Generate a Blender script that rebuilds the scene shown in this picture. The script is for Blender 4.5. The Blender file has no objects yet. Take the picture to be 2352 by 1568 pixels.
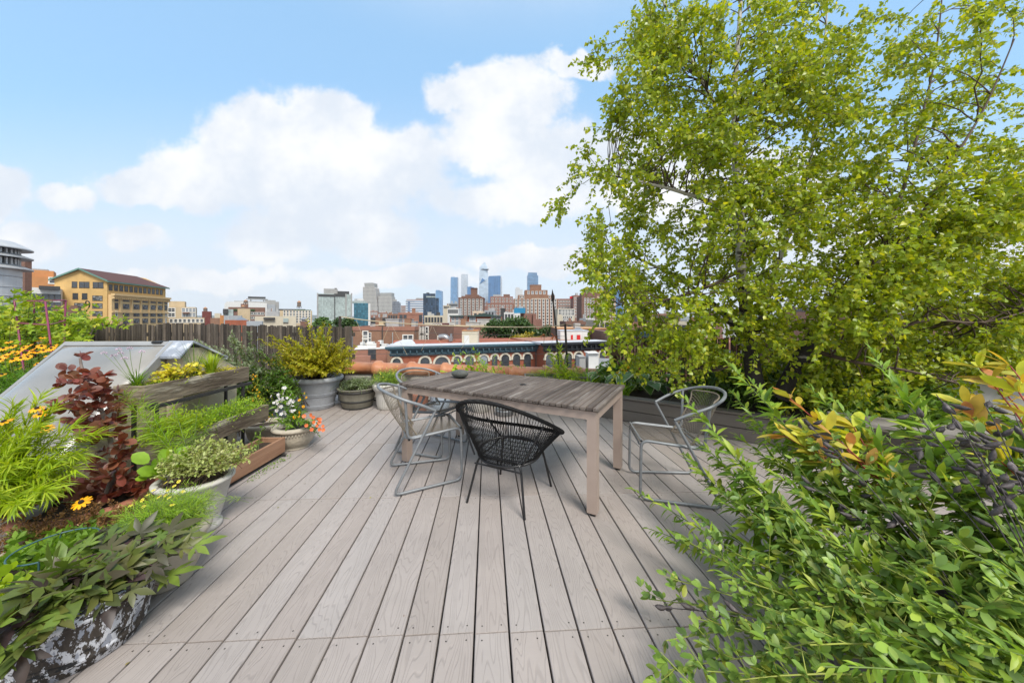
import bpy, math, random
import numpy as np
from mathutils import Vector
sc = bpy.context.scene
col = sc.collection
R = math.radians
# ------------------------------------------------------------------ camera
F, HX, HY, HC = 784.0, 1176.0, 729.2, 1.31      # focal length, principal point and horizon of the photo at 2352 px width; eye height
cam_d = bpy.data.cameras.new('camera'); cam = bpy.data.objects.new('camera', cam_d); col.objects.link(cam)
cam.location = (0, 0, HC); cam.rotation_euler = (R(90), 0, 0)
cam_d.sensor_width = 36; cam_d.lens = 36*F/2352; cam_d.shift_y = (HY-784)/2352
cam_d.clip_start = 0.05; cam_d.clip_end = 30000
sc.camera = cam
# ------------------------------------------------------------------ render / exposure
sc.render.engine = 'CYCLES'
sc.view_settings.view_transform = 'Standard'; sc.view_settings.look = 'None'
sc.view_settings.gamma = 1; sc.view_settings.use_curve_mapping = False
sc.view_settings.exposure = EXPO = 1.52
sc.cycles.use_denoising = True
sc.cycles.max_bounces = 8; sc.cycles.transparent_max_bounces = 6
sc.cycles.diffuse_bounces = 3; sc.cycles.glossy_bounces = 3; sc.cycles.transmission_bounces = 4; sc.cycles.volume_bounces = 0
# ------------------------------------------------------------------ sun
SUN_EL, SUN_AZ = 52, 152          # azimuth measured clockwise from +Y (the view direction): the sun stands behind the camera, to the right
sl = bpy.data.lights.new('sun', 'SUN'); sl.energy = 1.5; sl.angle = R(20); sl.color = (1, .95, .88)
sun = bpy.data.objects.new('sun', sl); col.objects.link(sun)
sd = Vector((math.sin(R(SUN_AZ))*math.cos(R(SUN_EL)), math.cos(R(SUN_AZ))*math.cos(R(SUN_EL)), math.sin(R(SUN_EL))))
sun.rotation_euler = sd.to_track_quat('Z', 'Y').to_euler()
# ------------------------------------------------------------------ world
w = bpy.data.worlds.new('World'); sc.world = w; w.use_nodes = True
def world():
    nt = w.node_tree; N = nt.nodes; L = nt.links; N.clear()
    def nd(t, **k):
        n = N.new(t)
        for a, b in k.items(): setattr(n, a, b)
        return n
    def M(op, a, b=None, c=None, clamp=False):
        n = nd('ShaderNodeMath', operation=op, use_clamp=clamp)
        for i, v in enumerate((a, b, c)):
            if v is None: continue
            if isinstance(v, (int, float)): n.inputs[i].default_value = v
            else: L.new(v, n.inputs[i])
        return n.outputs[0]
    def sstep(x, a, b):
        n = nd('ShaderNodeMapRange', interpolation_type='SMOOTHSTEP'); L.new(x, n.inputs[0])
        n.inputs[1].default_value = a; n.inputs[2].default_value = b; return n.outputs[0]
    def mixc(f, a, b):
        n = nd('ShaderNodeMix', data_type='RGBA')
        if isinstance(f, (int, float)): n.inputs[0].default_value = f
        else: L.new(f, n.inputs[0])
        for i, v in ((6, a), (7, b)):
            if isinstance(v, tuple): n.inputs[i].default_value = (*v, 1)
            else: L.new(v, n.inputs[i])
        return n.outputs[2]
    sky = nd('ShaderNodeTexSky', sky_type='NISHITA', sun_disc=False)
    sky.sun_elevation = R(SUN_EL); sky.sun_rotation = R(SUN_AZ)
    sky.altitude = 20; sky.air_density = 1.0; sky.dust_density = 0.4; sky.ozone_density = 1.5
    tc = nd('ShaderNodeTexCoord'); sp = nd('ShaderNodeSeparateXYZ'); L.new(tc.outputs['Generated'], sp.inputs[0])
    X, Y, Z = sp.outputs
    ay = M('MAXIMUM', M('ABSOLUTE', Y), .12)
    U = M('DIVIDE', X, ay); V = M('DIVIDE', Z, ay)          # clouds lie at infinity: their shapes depend on the direction only
    cv = nd('ShaderNodeCombineXYZ'); L.new(U, cv.inputs[0]); L.new(V, cv.inputs[1])
    def noise(sc_, det, rough, off=0):
        mp = nd('ShaderNodeMapping'); mp.inputs['Location'].default_value = (off, off*.7, off*1.3); L.new(cv.outputs[0], mp.inputs[0])
        n = nd('ShaderNodeTexNoise'); n.inputs['Scale'].default_value = sc_; n.inputs['Detail'].default_value = det
        n.inputs['Roughness'].default_value = rough; L.new(mp.outputs[0], n.inputs['Vector']); return n
    wn = noise(5.5, 5, .6, 3)
    ws = nd('ShaderNodeVectorMath', operation='SUBTRACT'); L.new(wn.outputs['Color'], ws.inputs[0]); ws.inputs[1].default_value = (.5, .5, .5)
    wm = nd('ShaderNodeVectorMath', operation='SCALE'); L.new(ws.outputs[0], wm.inputs[0]); wm.inputs['Scale'].default_value = .16
    wa = nd('ShaderNodeVectorMath', operation='ADD'); L.new(cv.outputs[0], wa.inputs[0]); L.new(wm.outputs[0], wa.inputs[1])
    best = None
    for (cx, cy, rx, ry) in CLOUDS:
        s = nd('ShaderNodeVectorMath', operation='SUBTRACT'); L.new(wa.outputs[0], s.inputs[0]); s.inputs[1].default_value = ((cx-HX)/F, (HY-cy)/F, 0)
        m = nd('ShaderNodeVectorMath', operation='MULTIPLY'); L.new(s.outputs[0], m.inputs[0]); m.inputs[1].default_value = (F/rx, F/ry, 0)
        l = nd('ShaderNodeVectorMath', operation='LENGTH'); L.new(m.outputs[0], l.inputs[0])
        v = M('SUBTRACT', 1.0, l.outputs['Value'])
        if best is None: best = v
        else:
            best = M('SMOOTH_MAX', best, v, .18)
    fine = M('SUBTRACT', noise(11, 9, .62, 7).outputs['Fac'], .5)
    dens = M('ADD', best, M('MULTIPLY', fine, .95))
    mask = sstep(dens, -.14, .27)
    # unseen cloud added overhead and behind the viewer to soften and neutralise the light
    over = M('MULTIPLY', sstep(Z, .60, .85), .75)
    rear = M('MULTIPLY', sstep(Y, .1, -.25), M('SUBTRACT', .95, M('MULTIPLY', noise(1.7, 5, .6, 31).outputs['Fac'], .45)))
    mask = M('MAXIMUM', mask, M('MAXIMUM', over, rear))
    # thin bright veil low over the horizon
    veil = sstep(V, .72, .10)
    veil2 = M('MULTIPLY', veil, M('ADD', .62, M('MULTIPLY', noise(2.6, 6, .6, 21).outputs['Fac'], .5)), clamp=True)
    inner = noise(4.2, 7, .6, 13).outputs['Fac']
    shade = sstep(inner, .36, .66)
    k = 1/SKY
    e = 2**(-EXPO)
    cc = mixc(shade, tuple(x*k*e for x in (.80, .87, .97)), tuple(x*k*e for x in (1.03, 1.04, 1.06)))
    tint = mixc(1.0, sky.outputs[0], SKYTINT); tint.node.blend_type = 'MULTIPLY'
    # summer haze lightens the clear sky evenly
    base = mixc(.75, tint, tuple(x*k*e for x in (.40, .68, 1.0)))
    c1 = mixc(veil2, base, tuple(x*k*e for x in (.82, .89, .98)))
    c2 = mixc(mask, c1, cc)
    bg = nd('ShaderNodeBackground'); L.new(c2, bg.inputs[0]); bg.inputs[1].default_value = SKY
    out = nd('ShaderNodeOutputWorld'); L.new(bg.outputs[0], out.inputs[0])
SKY = .1
SKYTINT = (.95, 1.1, 1.1)
CLOUDS = [(600,330,170,120),(500,400,190,90),(330,430,130,55),(160,450,80,35),(750,290,110,90),(880,370,190,95),(720,420,330,80),
          (1180,235,150,100),(1060,210,90,60),(1150,320,150,70),(1330,150,90,35),(1330,380,200,110),(1180,460,190,60),(1500,380,220,120),
          (620,550,120,70),(860,530,130,70),(720,520,160,60),(-20,450,110,70),(30,560,130,55),(1700,450,260,120),(2150,560,330,110),(450,640,230,28),(900,640,260,30),(1250,600,170,34),(300,545,90,28)]
world()
# ------------------------------------------------------------------ helpers
def P(x, y, Y): return np.array([(x-HX)/F*Y, Y, HC-(y-HY)/F*Y])         # the point at depth Y that the photo shows at (x, y)
def G(x, y, z=0.0):
    Y = F*(HC-z)/(y-HY); return np.array([(x-HX)/F*Y, Y, z])
RG = np.random.default_rng(7)
def wloc(o):
    v = np.zeros(3)
    while o is not None: v += np.array(o.location); o = o.parent
    return v
def link(o, parent=None):
    col.objects.link(o)
    if parent is not None: o.parent = parent
    return o
def mesh(name, V, Fc, mats, parent=None, mi=None, smooth=False, local=False):
    """one mesh object; V is in world coordinates unless local; Fc a list of faces or an (n,k) array"""
    V = np.asarray(V, float)
    if parent is not None and not local: V = V-wloc(parent)
    me = bpy.data.meshes.new(name)
    if isinstance(Fc, np.ndarray):
        n, k = Fc.shape
        me.vertices.add(len(V)); me.vertices.foreach_set('co', V.astype(np.float32).ravel())
        me.loops.add(n*k); me.loops.foreach_set('vertex_index', Fc.astype(np.int32).ravel())
        me.polygons.add(n); me.polygons.foreach_set('loop_start', np.arange(0, n*k, k, dtype=np.int32))
        me.update(calc_edges=True)
    else:
        me.from_pydata(V.tolist(), [], Fc)
    for m in (mats if isinstance(mats, (list, tuple)) else [mats]): me.materials.append(m)
    if mi is not None: me.polygons.foreach_set('material_index', np.asarray(mi, np.int32))
    if smooth: me.polygons.foreach_set('use_smooth', np.ones(len(me.polygons), bool))
    me.validate(); me.update()
    return link(bpy.data.objects.new(name, me), parent)
class MB:
    def __init__(s): s.v = []; s.f = []; s.m = []; s.n = 0
    def add(s, V, Fc, m=0):
        V = np.asarray(V, float); s.v.append(V)
        s.f += [[i+s.n for i in f] for f in (Fc.tolist() if isinstance(Fc, np.ndarray) else Fc)]
        s.m += [m]*len(Fc); s.n += len(V); return s
    def box(s, x0, x1, y0, y1, z0, z1, m=0, rot=0, at=(0, 0, 0), bev=0):
        x0, x1 = min(x0, x1), max(x0, x1); y0, y1 = min(y0, y1), max(y0, y1)
        if bev > 0:
            b = bev; V = []
            for (z, i) in ((z0, b), (z0+b, 0), (z1-b, 0), (z1, b)):
                V += [(x0+i+b*(i == 0)*.0, y0+i, z), (x1-i, y0+i, z), (x1-i, y1-i, z), (x0+i, y1-i, z)]
            Fc = [(3, 2, 1, 0), (12, 13, 14, 15)]
            for k in range(3):
                for j in range(4): Fc.append((k*4+j, k*4+(j+1) % 4, k*4+4+(j+1) % 4, k*4+4+j))
        else:
            V = [(x0,y0,z0),(x1,y0,z0),(x1,y1,z0),(x0,y1,z0),(x0,y0,z1),(x1,y0,z1),(x1,y1,z1),(x0,y1,z1)]
            Fc = [(3,2,1,0),(4,5,6,7),(0,1,5,4),(1,2,6,5),(2,3,7,6),(3,0,4,7)]
        V = np.array(V)
        if rot:
            c, q = math.cos(rot), math.sin(rot); V = np.stack([V[:,0]*c-V[:,1]*q, V[:,0]*q+V[:,1]*c, V[:,2]], 1)
        return s.add(V+np.array(at), Fc, m)
    def lathe(s, prof, c=(0, 0, 0), n=40, m=0, sx=1, sy=1, wob=None):
        k = len(prof); V = []; Fc = []
        for i in range(n):
            a = 2*math.pi*i/n
            for (r, z) in prof:
                rr = r*(wob(a, z) if wob else 1); V.append((c[0]+rr*math.cos(a)*sx, c[1]+rr*math.sin(a)*sy, c[2]+z))
        for i in range(n):
            j = (i+1) % n
            for q in range(k-1): Fc.append((i*k+q, j*k+q, j*k+q+1, i*k+q+1))
        return s.add(V, Fc, m)
    def disc(s, r, z, c=(0, 0, 0), n=40, m=0, sx=1, sy=1):
        V = [(c[0]+r*math.cos(2*math.pi*i/n)*sx, c[1]+r*math.sin(2*math.pi*i/n)*sy, c[2]+z) for i in range(n)]
        return s.add(V, [list(range(n))], m)
    def tube(s, pts, r0, r1=None, sides=6, m=0, closed=False):
        V, Fc = tube_arr(pts, r0, r1, sides, closed); return s.add(V, Fc, m)
    def prism(s, poly, axis, a0, a1, m=0):
        """poly: list of 2-D points extruded along axis 0 (x), 1 (y) or 2 (z)"""
        n = len(poly); V = []
        for a in (a0, a1):
            for p in poly:
                q = list(p); q.insert(axis, a); V.append(q)
        Fc = [list(range(n))[::-1], list(range(n, 2*n))]+[[i, (i+1) % n, n+(i+1) % n, n+i] for i in range(n)]
        return s.add(V, Fc, m)
    def build(s, name, mats, parent=None, smooth=False, local=False):
        return mesh(name, np.concatenate(s.v), s.f, mats, parent, s.m, smooth, local)
def tube_arr(pts, r0, r1=None, sides=6, closed=False):
    p = np.asarray(pts, float); n = len(p)
    if r1 is None: r1 = r0
    rr = np.asarray(r0, float) if np.ndim(r0) else np.linspace(r0, r1, n)
    if closed: t = np.roll(p, -1, 0)-np.roll(p, 1, 0)
    else: t = np.gradient(p, axis=0)
    t /= np.linalg.norm(t, axis=1)[:, None]+1e-12
    u = np.cross(t[0], (0, 0, 1.0)); 
    if np.linalg.norm(u) < .1: u = np.cross(t[0], (1.0, 0, 0))
    us = []
    for i in range(n):
        u = u-t[i]*np.dot(u, t[i]); u = u/(np.linalg.norm(u)+1e-12); us.append(u)
    us = np.array(us); vs = np.cross(t, us)
    a = np.arange(sides)*2*math.pi/sides
    V = (p[:, None]+rr[:, None, None]*(us[:, None]*np.cos(a)[None, :, None]+vs[:, None]*np.sin(a)[None, :, None])).reshape(-1, 3)
    i, j = np.meshgrid(np.arange(n if closed else n-1), np.arange(sides), indexing='ij')
    i2 = (i+1) % n; j2 = (j+1) % sides
    Fc = np.stack([i*sides+j, i*sides+j2, i2*sides+j2, i2*sides+j], -1).reshape(-1, 4)
    return V, Fc
def tubes(name, curves, mat, parent, sides=5):
    Vs, Fs, n = [], [], 0
    for (p, a, b) in curves:
        V, Fc = tube_arr(p, a, b, sides); Vs.append(V); Fs.append(Fc+n); n += len(V)
    return mesh(name, np.concatenate(Vs), np.concatenate(Fs), mat, parent, smooth=True)
def catmull(pts, k=6, closed=False):
    p = np.asarray(pts, float); n = len(p); out = []
    q = (lambda i: p[i % n]) if closed else (lambda i: p[min(max(i, 0), n-1)])
    for i in range(n if closed else n-1):
        a, b, c, d = q(i-1), q(i), q(i+1), q(i+2)
        for t in np.arange(k)/k:
            out.append(.5*((2*b)+(c-a)*t+(2*a-5*b+4*c-d)*t*t+(3*b-a-3*c+d)*t**3))
    if not closed: out.append(p[-1])
    return np.array(out)
def bez(a, b, c, n=8):
    t = np.linspace(0, 1, n)[:, None]; a, b, c = map(np.asarray, (a, b, c)); return (1-t)**2*a+2*t*(1-t)*b+t*t*c
def fillet(pts, r, k=4):
    """polyline with rounded corners"""
    p = [np.asarray(q, float) for q in pts]; out = [p[0]]
    for i in range(1, len(p)-1):
        a, b, c = p[i-1], p[i], p[i+1]; la, lc = np.linalg.norm(a-b), np.linalg.norm(c-b); rr = min(r, la*.45, lc*.45)
        s, e = b+(a-b)/la*rr, b+(c-b)/lc*rr
        out += list(bez(s, b, e, k+1))
    out.append(p[-1]); return np.array(out)
def tag(o, label=None, cat=None, group=None, kind=None):
    if label: o['label'] = label
    if cat: o['category'] = cat
    if group: o['group'] = group
    if kind: o['kind'] = kind
    return o
def empty(name, loc, label=None, cat=None, group=None):
    o = bpy.data.objects.new(name, None); o.location = tuple(float(q) for q in loc); o.empty_display_size = .1; link(o); return tag(o, label, cat, group)
def copy_tree(o, parent=None):
    c = o.copy(); col.objects.link(c); c.parent = parent
    for ch in list(o.children): copy_tree(ch, c)
    return c
# ------------------------------------------------------------------ materials
MATS = {}
def pm(name, c1, c2=None, scale=3, rough=.7, metal=0, bump=0, bscale=None, stretch=(1, 1, 1), spec=.5, detail=5, contrast=(.3, .7), island=0, coat=0, c3=None, c3at=(.55, .6), c3scale=4, trans=0, noise_rough=.6):
    """two-tone noise material; island: share of value that changes per loose piece; c3: patches with edges of their own (peeled paint, stains)"""
    m = bpy.data.materials.new(name); m.use_nodes = True; nt = m.node_tree; N = nt.nodes; L = nt.links
    b = N['Principled BSDF']; b.inputs['Roughness'].default_value = rough; b.inputs['Metallic'].default_value = metal
    b.inputs['Specular IOR Level'].default_value = spec; b.inputs['Coat Weight'].default_value = coat
    c2 = c2 or tuple(x*.75 for x in c1)
    tc = N.new('ShaderNodeTexCoord'); mp = N.new('ShaderNodeMapping'); mp.inputs['Scale'].default_value = stretch; L.new(tc.outputs['Object'], mp.inputs[0])
    vec = mp.outputs[0]
    if island:
        g = N.new('ShaderNodeNewGeometry'); ad = N.new('ShaderNodeVectorMath'); ad.operation = 'MULTIPLY_ADD'
        cb = N.new('ShaderNodeCombineXYZ'); 
        for i in range(3): L.new(g.outputs['Random Per Island'], cb.inputs[i])
        L.new(cb.outputs[0], ad.inputs[0]); ad.inputs[1].default_value = (37, 23, 51); L.new(vec, ad.inputs[2]); vec = ad.outputs[0]
    n = N.new('ShaderNodeTexNoise'); n.inputs['Scale'].default_value = scale; n.inputs['Detail'].default_value = detail; n.inputs['Roughness'].default_value = noise_rough; L.new(vec, n.inputs[0])
    mr = N.new('ShaderNodeMapRange'); L.new(n.outputs[0], mr.inputs[0]); mr.inputs[1].default_value, mr.inputs[2].default_value = contrast
    mx = N.new('ShaderNodeMix'); mx.data_type = 'RGBA'; L.new(mr.outputs[0], mx.inputs[0]); mx.inputs[6].default_value = (*c1, 1); mx.inputs[7].default_value = (*c2, 1)
    out = mx.outputs[2]
    if c3:
        n3 = N.new('ShaderNodeTexNoise'); n3.inputs['Scale'].default_value = c3scale; n3.inputs['Detail'].default_value = 8; n3.inputs['Roughness'].default_value = .65; L.new(vec, n3.inputs[0])
        r3 = N.new('ShaderNodeMapRange'); L.new(n3.outputs[0], r3.inputs[0]); r3.inputs[1].default_value, r3.inputs[2].default_value = c3at
        m3 = N.new('ShaderNodeMix'); m3.data_type = 'RGBA'; L.new(r3.outputs[0], m3.inputs[0]); L.new(out, m3.inputs[6]); m3.inputs[7].default_value = (*c3, 1); out = m3.outputs[2]
    if island:
        hs = N.new('ShaderNodeHueSaturation'); L.new(out, hs.inputs['Color'])
        r = N.new('ShaderNodeMapRange'); L.new(g.outputs['Random Per Island'], r.inputs[0]); r.inputs[3].default_value = 1-island; r.inputs[4].default_value = 1+island
        L.new(r.outputs[0], hs.inputs['Value']); out = hs.outputs[0]
    L.new(out, b.inputs['Base Color'])
    if bump:
        bn = N.new('ShaderNodeTexNoise'); bn.inputs['Scale'].default_value = bscale or scale*4; bn.inputs['Detail'].default_value = 4; L.new(vec, bn.inputs[0])
        bp = N.new('ShaderNodeBump'); bp.inputs['Strength'].default_value = bump; bp.inputs['Distance'].default_value = .01; L.new(bn.outputs[0], bp.inputs['Height']); L.new(bp.outputs[0], b.inputs['Normal'])
    return m
def leafmat(name, cols, rough=.45, trans=.35, spec=.4, tcol=None, vein=0):
    """per-leaf colour from the given list, thin translucent blade"""
    m = bpy.data.materials.new(name); m.use_nodes = True; nt = m.node_tree; N = nt.nodes; L = nt.links
    b = N['Principled BSDF']; b.inputs['Roughness'].default_value = rough; b.inputs['Specular IOR Level'].default_value = spec
    g = N.new('ShaderNodeNewGeometry'); cr = N.new('ShaderNodeValToRGB'); L.new(g.outputs['Random Per Island'], cr.inputs[0])
    el = cr.color_ramp.elements; n = len(cols)
    el[0].position = 0; el[0].color = (*cols[0], 1); el[1].position = 1; el[1].color = (*cols[-1], 1)
    for i in range(1, n-1):
        e = el.new(i/(n-1)); e.color = (*cols[i], 1)
    tc = N.new('ShaderNodeTexCoord'); nz = N.new('ShaderNodeTexNoise'); nz.inputs['Scale'].default_value = 14; L.new(tc.outputs['Object'], nz.inputs[0])
    hs = N.new('ShaderNodeHueSaturation'); L.new(cr.outputs[0], hs.inputs['Color'])
    mr = N.new('ShaderNodeMapRange'); L.new(nz.outputs[0], mr.inputs[0]); mr.inputs[1].default_value = .3; mr.inputs[2].default_value = .7; mr.inputs[3].default_value = .75; mr.inputs[4].default_value = 1.25; L.new(mr.outputs[0], hs.inputs['Value'])
    L.new(hs.outputs[0], b.inputs['Base Color'])
    tr = N.new('ShaderNodeBsdfTranslucent'); tm = N.new('ShaderNodeMix'); tm.data_type = 'RGBA'; tm.blend_type = 'MULTIPLY'; tm.inputs[0].default_value = 1
    L.new(hs.outputs[0], tm.inputs[6]); tm.inputs[7].default_value = (*(tcol or (1.6, 1.5, .5)), 1); L.new(tm.outputs[2], tr.inputs[0])
    ms = N.new('ShaderNodeMixShader'); ms.inputs[0].default_value = trans; L.new(b.outputs[0], ms.inputs[1]); L.new(tr.outputs[0], ms.inputs[2])
    L.new(ms.outputs[0], N['Material Output'].inputs[0])
    return m
def gridmat(name, wall, glass, du, dv, fu=.3, fv=.35, rough=.25, jitter=.25, metal=0):
    """curtain wall: frame lines over panes whose tone varies pane by pane"""
    m = bpy.data.materials.new(name); m.use_nodes = True; nt = m.node_tree; N = nt.nodes; L = nt.links; b = N['Principled BSDF']
    tc = N.new('ShaderNodeTexCoord'); sp = N.new('ShaderNodeSeparateXYZ'); L.new(tc.outputs['Object'], sp.inputs[0])
    def M(op, a, c=None):
        n = N.new('ShaderNodeMath'); n.operation = op
        for i, v in enumerate((a, c)):
            if v is None: continue
            if isinstance(v, (int, float)): n.inputs[i].default_value = v
            else: L.new(v, n.inputs[i])
        return n.outputs[0]
    u = M('DIVIDE', M('ADD', sp.outputs[0], sp.outputs[1]), du); v = M('DIVIDE', sp.outputs[2], dv)
    fr = M('MAXIMUM', M('LESS_THAN', M('FRACT', u), fu), M('LESS_THAN', M('FRACT', v), fv))
    cb = N.new('ShaderNodeCombineXYZ'); L.new(M('FLOOR', u), cb.inputs[0]); L.new(M('FLOOR', v), cb.inputs[1])
    wn = N.new('ShaderNodeTexWhiteNoise'); L.new(cb.outputs[0], wn.inputs[0])
    ln = N.new('ShaderNodeTexNoise'); ln.inputs['Scale'].default_value = .03; L.new(tc.outputs['Object'], ln.inputs[0])
    hs = N.new('ShaderNodeHueSaturation'); hs.inputs['Color'].default_value = (*glass, 1)
    L.new(M('ADD', M('ADD', 1-jitter, M('MULTIPLY', wn.outputs[0], 2*jitter)), M('SUBTRACT', ln.outputs[0], .5)), hs.inputs['Value'])
    mx = N.new('ShaderNodeMix'); mx.data_type = 'RGBA'; L.new(fr, mx.inputs[0]); L.new(hs.outputs[0], mx.inputs[6]); mx.inputs[7].default_value = (*wall, 1)
    L.new(mx.outputs[2], b.inputs['Base Color']); b.inputs['Roughness'].default_value = rough; b.inputs['Metallic'].default_value = metal
    return m
def brickmat(name, c1, c2, mortar=(.35, .3, .27), s=1.0, stain=.25):
    m = bpy.data.materials.new(name); m.use_nodes = True; nt = m.node_tree; N = nt.nodes; L = nt.links; b = N['Principled BSDF']; b.inputs['Roughness'].default_value = .9
    tc = N.new('ShaderNodeTexCoord'); sp = N.new('ShaderNodeSeparateXYZ'); L.new(tc.outputs['Object'], sp.inputs[0])
    ad = N.new('ShaderNodeMath'); L.new(sp.outputs[0], ad.inputs[0]); L.new(sp.outputs[1], ad.inputs[1])
    cb = N.new('ShaderNodeCombineXYZ'); L.new(ad.outputs[0], cb.inputs[0]); L.new(sp.outputs[2], cb.inputs[1])
    bt = N.new('ShaderNodeTexBrick'); bt.inputs['Scale'].default_value = 1/s; L.new(cb.outputs[0], bt.inputs[0])
    bt.inputs['Color1'].default_value = (*c1, 1); bt.inputs['Color2'].default_value = (*c2, 1); bt.inputs['Mortar'].default_value = (*mortar, 1)
    bt.inputs['Brick Width'].default_value = .22; bt.inputs['Row Height'].default_value = .075; bt.inputs['Mortar Size'].default_value = .008
    nz = N.new('ShaderNodeTexNoise'); nz.inputs['Scale'].default_value = .35; nz.inputs['Detail'].default_value = 8; nz.inputs['Roughness'].default_value = .65; L.new(tc.outputs['Object'], nz.inputs[0])
    mr = N.new('ShaderNodeMapRange'); L.new(nz.outputs[0], mr.inputs[0]); mr.inputs[1].default_value = .3; mr.inputs[2].default_value = .7; mr.inputs[3].default_value = 1-stain; mr.inputs[4].default_value = 1+stain
    hs = N.new('ShaderNodeHueSaturation'); L.new(bt.outputs[0], hs.inputs['Color']); L.new(mr.outputs[0], hs.inputs['Value']); L.new(hs.outputs[0], b.inputs['Base Color'])
    return m
# ================================================================== the roof terrace
TH = R(4.1)
def deck_mat():
    m = bpy.data.materials.new('composite_board'); m.use_nodes = True; nt = m.node_tree; N = nt.nodes; L = nt.links; b = N['Principled BSDF']; b.inputs['Roughness'].default_value = .62
    tc = N.new('ShaderNodeTexCoord'); g = N.new('ShaderNodeNewGeometry')
    cb = N.new('ShaderNodeCombineXYZ'); L.new(g.outputs['Random Per Island'], cb.inputs[0]); L.new(g.outputs['Random Per Island'], cb.inputs[1])
    ad = N.new('ShaderNodeVectorMath'); ad.operation = 'MULTIPLY_ADD'; L.new(cb.outputs[0], ad.inputs[0]); ad.inputs[1].default_value = (83, 131, 0); L.new(tc.outputs['Object'], ad.inputs[2])
    mp = N.new('ShaderNodeMapping'); mp.inputs['Scale'].default_value = (1, .11, 1); L.new(ad.outputs[0], mp.inputs[0])
    nz = N.new('ShaderNodeTexNoise'); nz.inputs['Scale'].default_value = 8.5; nz.inputs['Detail'].default_value = 2.2; nz.inputs['Roughness'].default_value = .45; L.new(mp.outputs[0], nz.inputs[0])
    s = N.new('ShaderNodeMath'); s.operation = 'MULTIPLY'; L.new(nz.outputs[0], s.inputs[0]); s.inputs[1].default_value = 30
    fr = N.new('ShaderNodeMath'); fr.operation = 'FRACT'; L.new(s.outputs[0], fr.inputs[0])
    pp = N.new('ShaderNodeMath'); pp.operation = 'PINGPONG'; L.new(fr.outputs[0], pp.inputs[0]); pp.inputs[1].default_value = .5
    mr = N.new('ShaderNodeMapRange'); mr.interpolation_type = 'SMOOTHSTEP'; L.new(pp.outputs[0], mr.inputs[0]); mr.inputs[1].default_value = .02; mr.inputs[2].default_value = .17
    cr = N.new('ShaderNodeValToRGB'); L.new(g.outputs['Random Per Island'], cr.inputs[0]); el = cr.color_ramp.elements
    el[0].color = (.315, .272, .246, 1); el[1].color = (.335, .297, .274, 1)
    for q, c in ((.3, (.34, .30, .276)), (.6, (.30, .258, .23)), (.8, (.342, .308, .288))): e = el.new(q); e.color = (*c, 1)
    dk = N.new('ShaderNodeMix'); dk.data_type = 'RGBA'; dk.blend_type = 'MULTIPLY'; dk.inputs[0].default_value = 1; L.new(cr.outputs[0], dk.inputs[6])
    sc_ = N.new('ShaderNodeMapRange'); L.new(mr.outputs[0], sc_.inputs[0]); sc_.inputs[3].default_value = .90; sc_.inputs[4].default_value = 1.03
    n2 = N.new('ShaderNodeTexNoise'); n2.inputs['Scale'].default_value = 1.1; n2.inputs['Detail'].default_value = 8; n2.inputs['Roughness'].default_value = .7; L.new(tc.outputs['Object'], n2.inputs[0])
    m2 = N.new('ShaderNodeMapRange'); L.new(n2.outputs[0], m2.inputs[0]); m2.inputs[1].default_value = .3; m2.inputs[2].default_value = .7; m2.inputs[3].default_value = .86; m2.inputs[4].default_value = 1.12
    mm = N.new('ShaderNodeMath'); mm.operation = 'MULTIPLY'; L.new(sc_.outputs[0], mm.inputs[0]); L.new(m2.outputs[0], mm.inputs[1])
    L.new(mm.outputs[0], dk.inputs[7]); L.new(dk.outputs[2], b.inputs['Base Color'])
    bp = N.new('ShaderNodeBump'); bp.inputs['Strength'].default_value = .35; bp.inputs['Distance'].default_value = .004; L.new(mr.outputs[0], bp.inputs['Height']); L.new(bp.outputs[0], b.inputs['Normal'])
    return m
m_dark = pm('dark_gap', (.012, .011, .010), rough=1)
m_deck = deck_mat(); m_screw = pm('screw', (.03, .025, .02), rough=.5)
def deck():
    V, Fc, mi = [], [], []; n = 0
    pitch = .145; gap = .0075; b = .004; c, s = math.cos(TH), math.sin(TH)
    joints = [1.425+1.093*k for k in range(-3, 6)]
    for k in range(-42, 48):
        u0 = -.0547+k*pitch+gap/2; u1 = u0+pitch-gap
        for j in range(len(joints)-1):
            uc = (u0+u1)/2; sh = -.037*uc
            v0, v1 = joints[j]+sh+.003, joints[j+1]+sh-.003
            dz = RG.uniform(-.0012, .0012)
            for (z, i) in ((-.024, 0), (-b, 0), (-b*.3, b*.35), (0, b)):
                e = i*.3; V += [(u0+i, v0+e, z+dz), (u1-i, v0+e, z+dz), (u1-i, v1-e, z+dz), (u0+i, v1-e, z+dz)]
            Fc += [[n+12, n+13, n+14, n+15]]; mi += [0]
            for q in range(3):
                for t in range(4): Fc.append([n+q*4+t, n+q*4+(t+1) % 4, n+q*4+4+(t+1) % 4, n+q*4+4+t]); mi.append(0)
            n += 16
            if j < 5 and abs(uc) < 2.6:
                for (uu, vv) in ((u0+.028, v0+.03), (u1-.028, v0+.03), (u0+.028, v1-.03), (u1-.028, v1-.03)):
                    if RG.random() < .75:
                        V += [(uu+.0035*math.cos(a), vv+.0035*math.sin(a), dz+.0006) for a in np.arange(6)*math.pi/3]
                        Fc.append([n+t for t in range(6)]); mi.append(1); n += 6
    o = mesh('deck', np.array(V), Fc, [m_deck, m_screw], None, mi); o.rotation_euler.z = TH
    tag(o, kind='structure')
deck()
m_roof = pm('roof_membrane', (.05, .048, .045), (.10, .095, .09), 1.5, .95)
tag(MB().box(-9, 6.5, -3, 5.7, -18.5, -.05).build('roof', m_roof), kind='structure')
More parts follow.
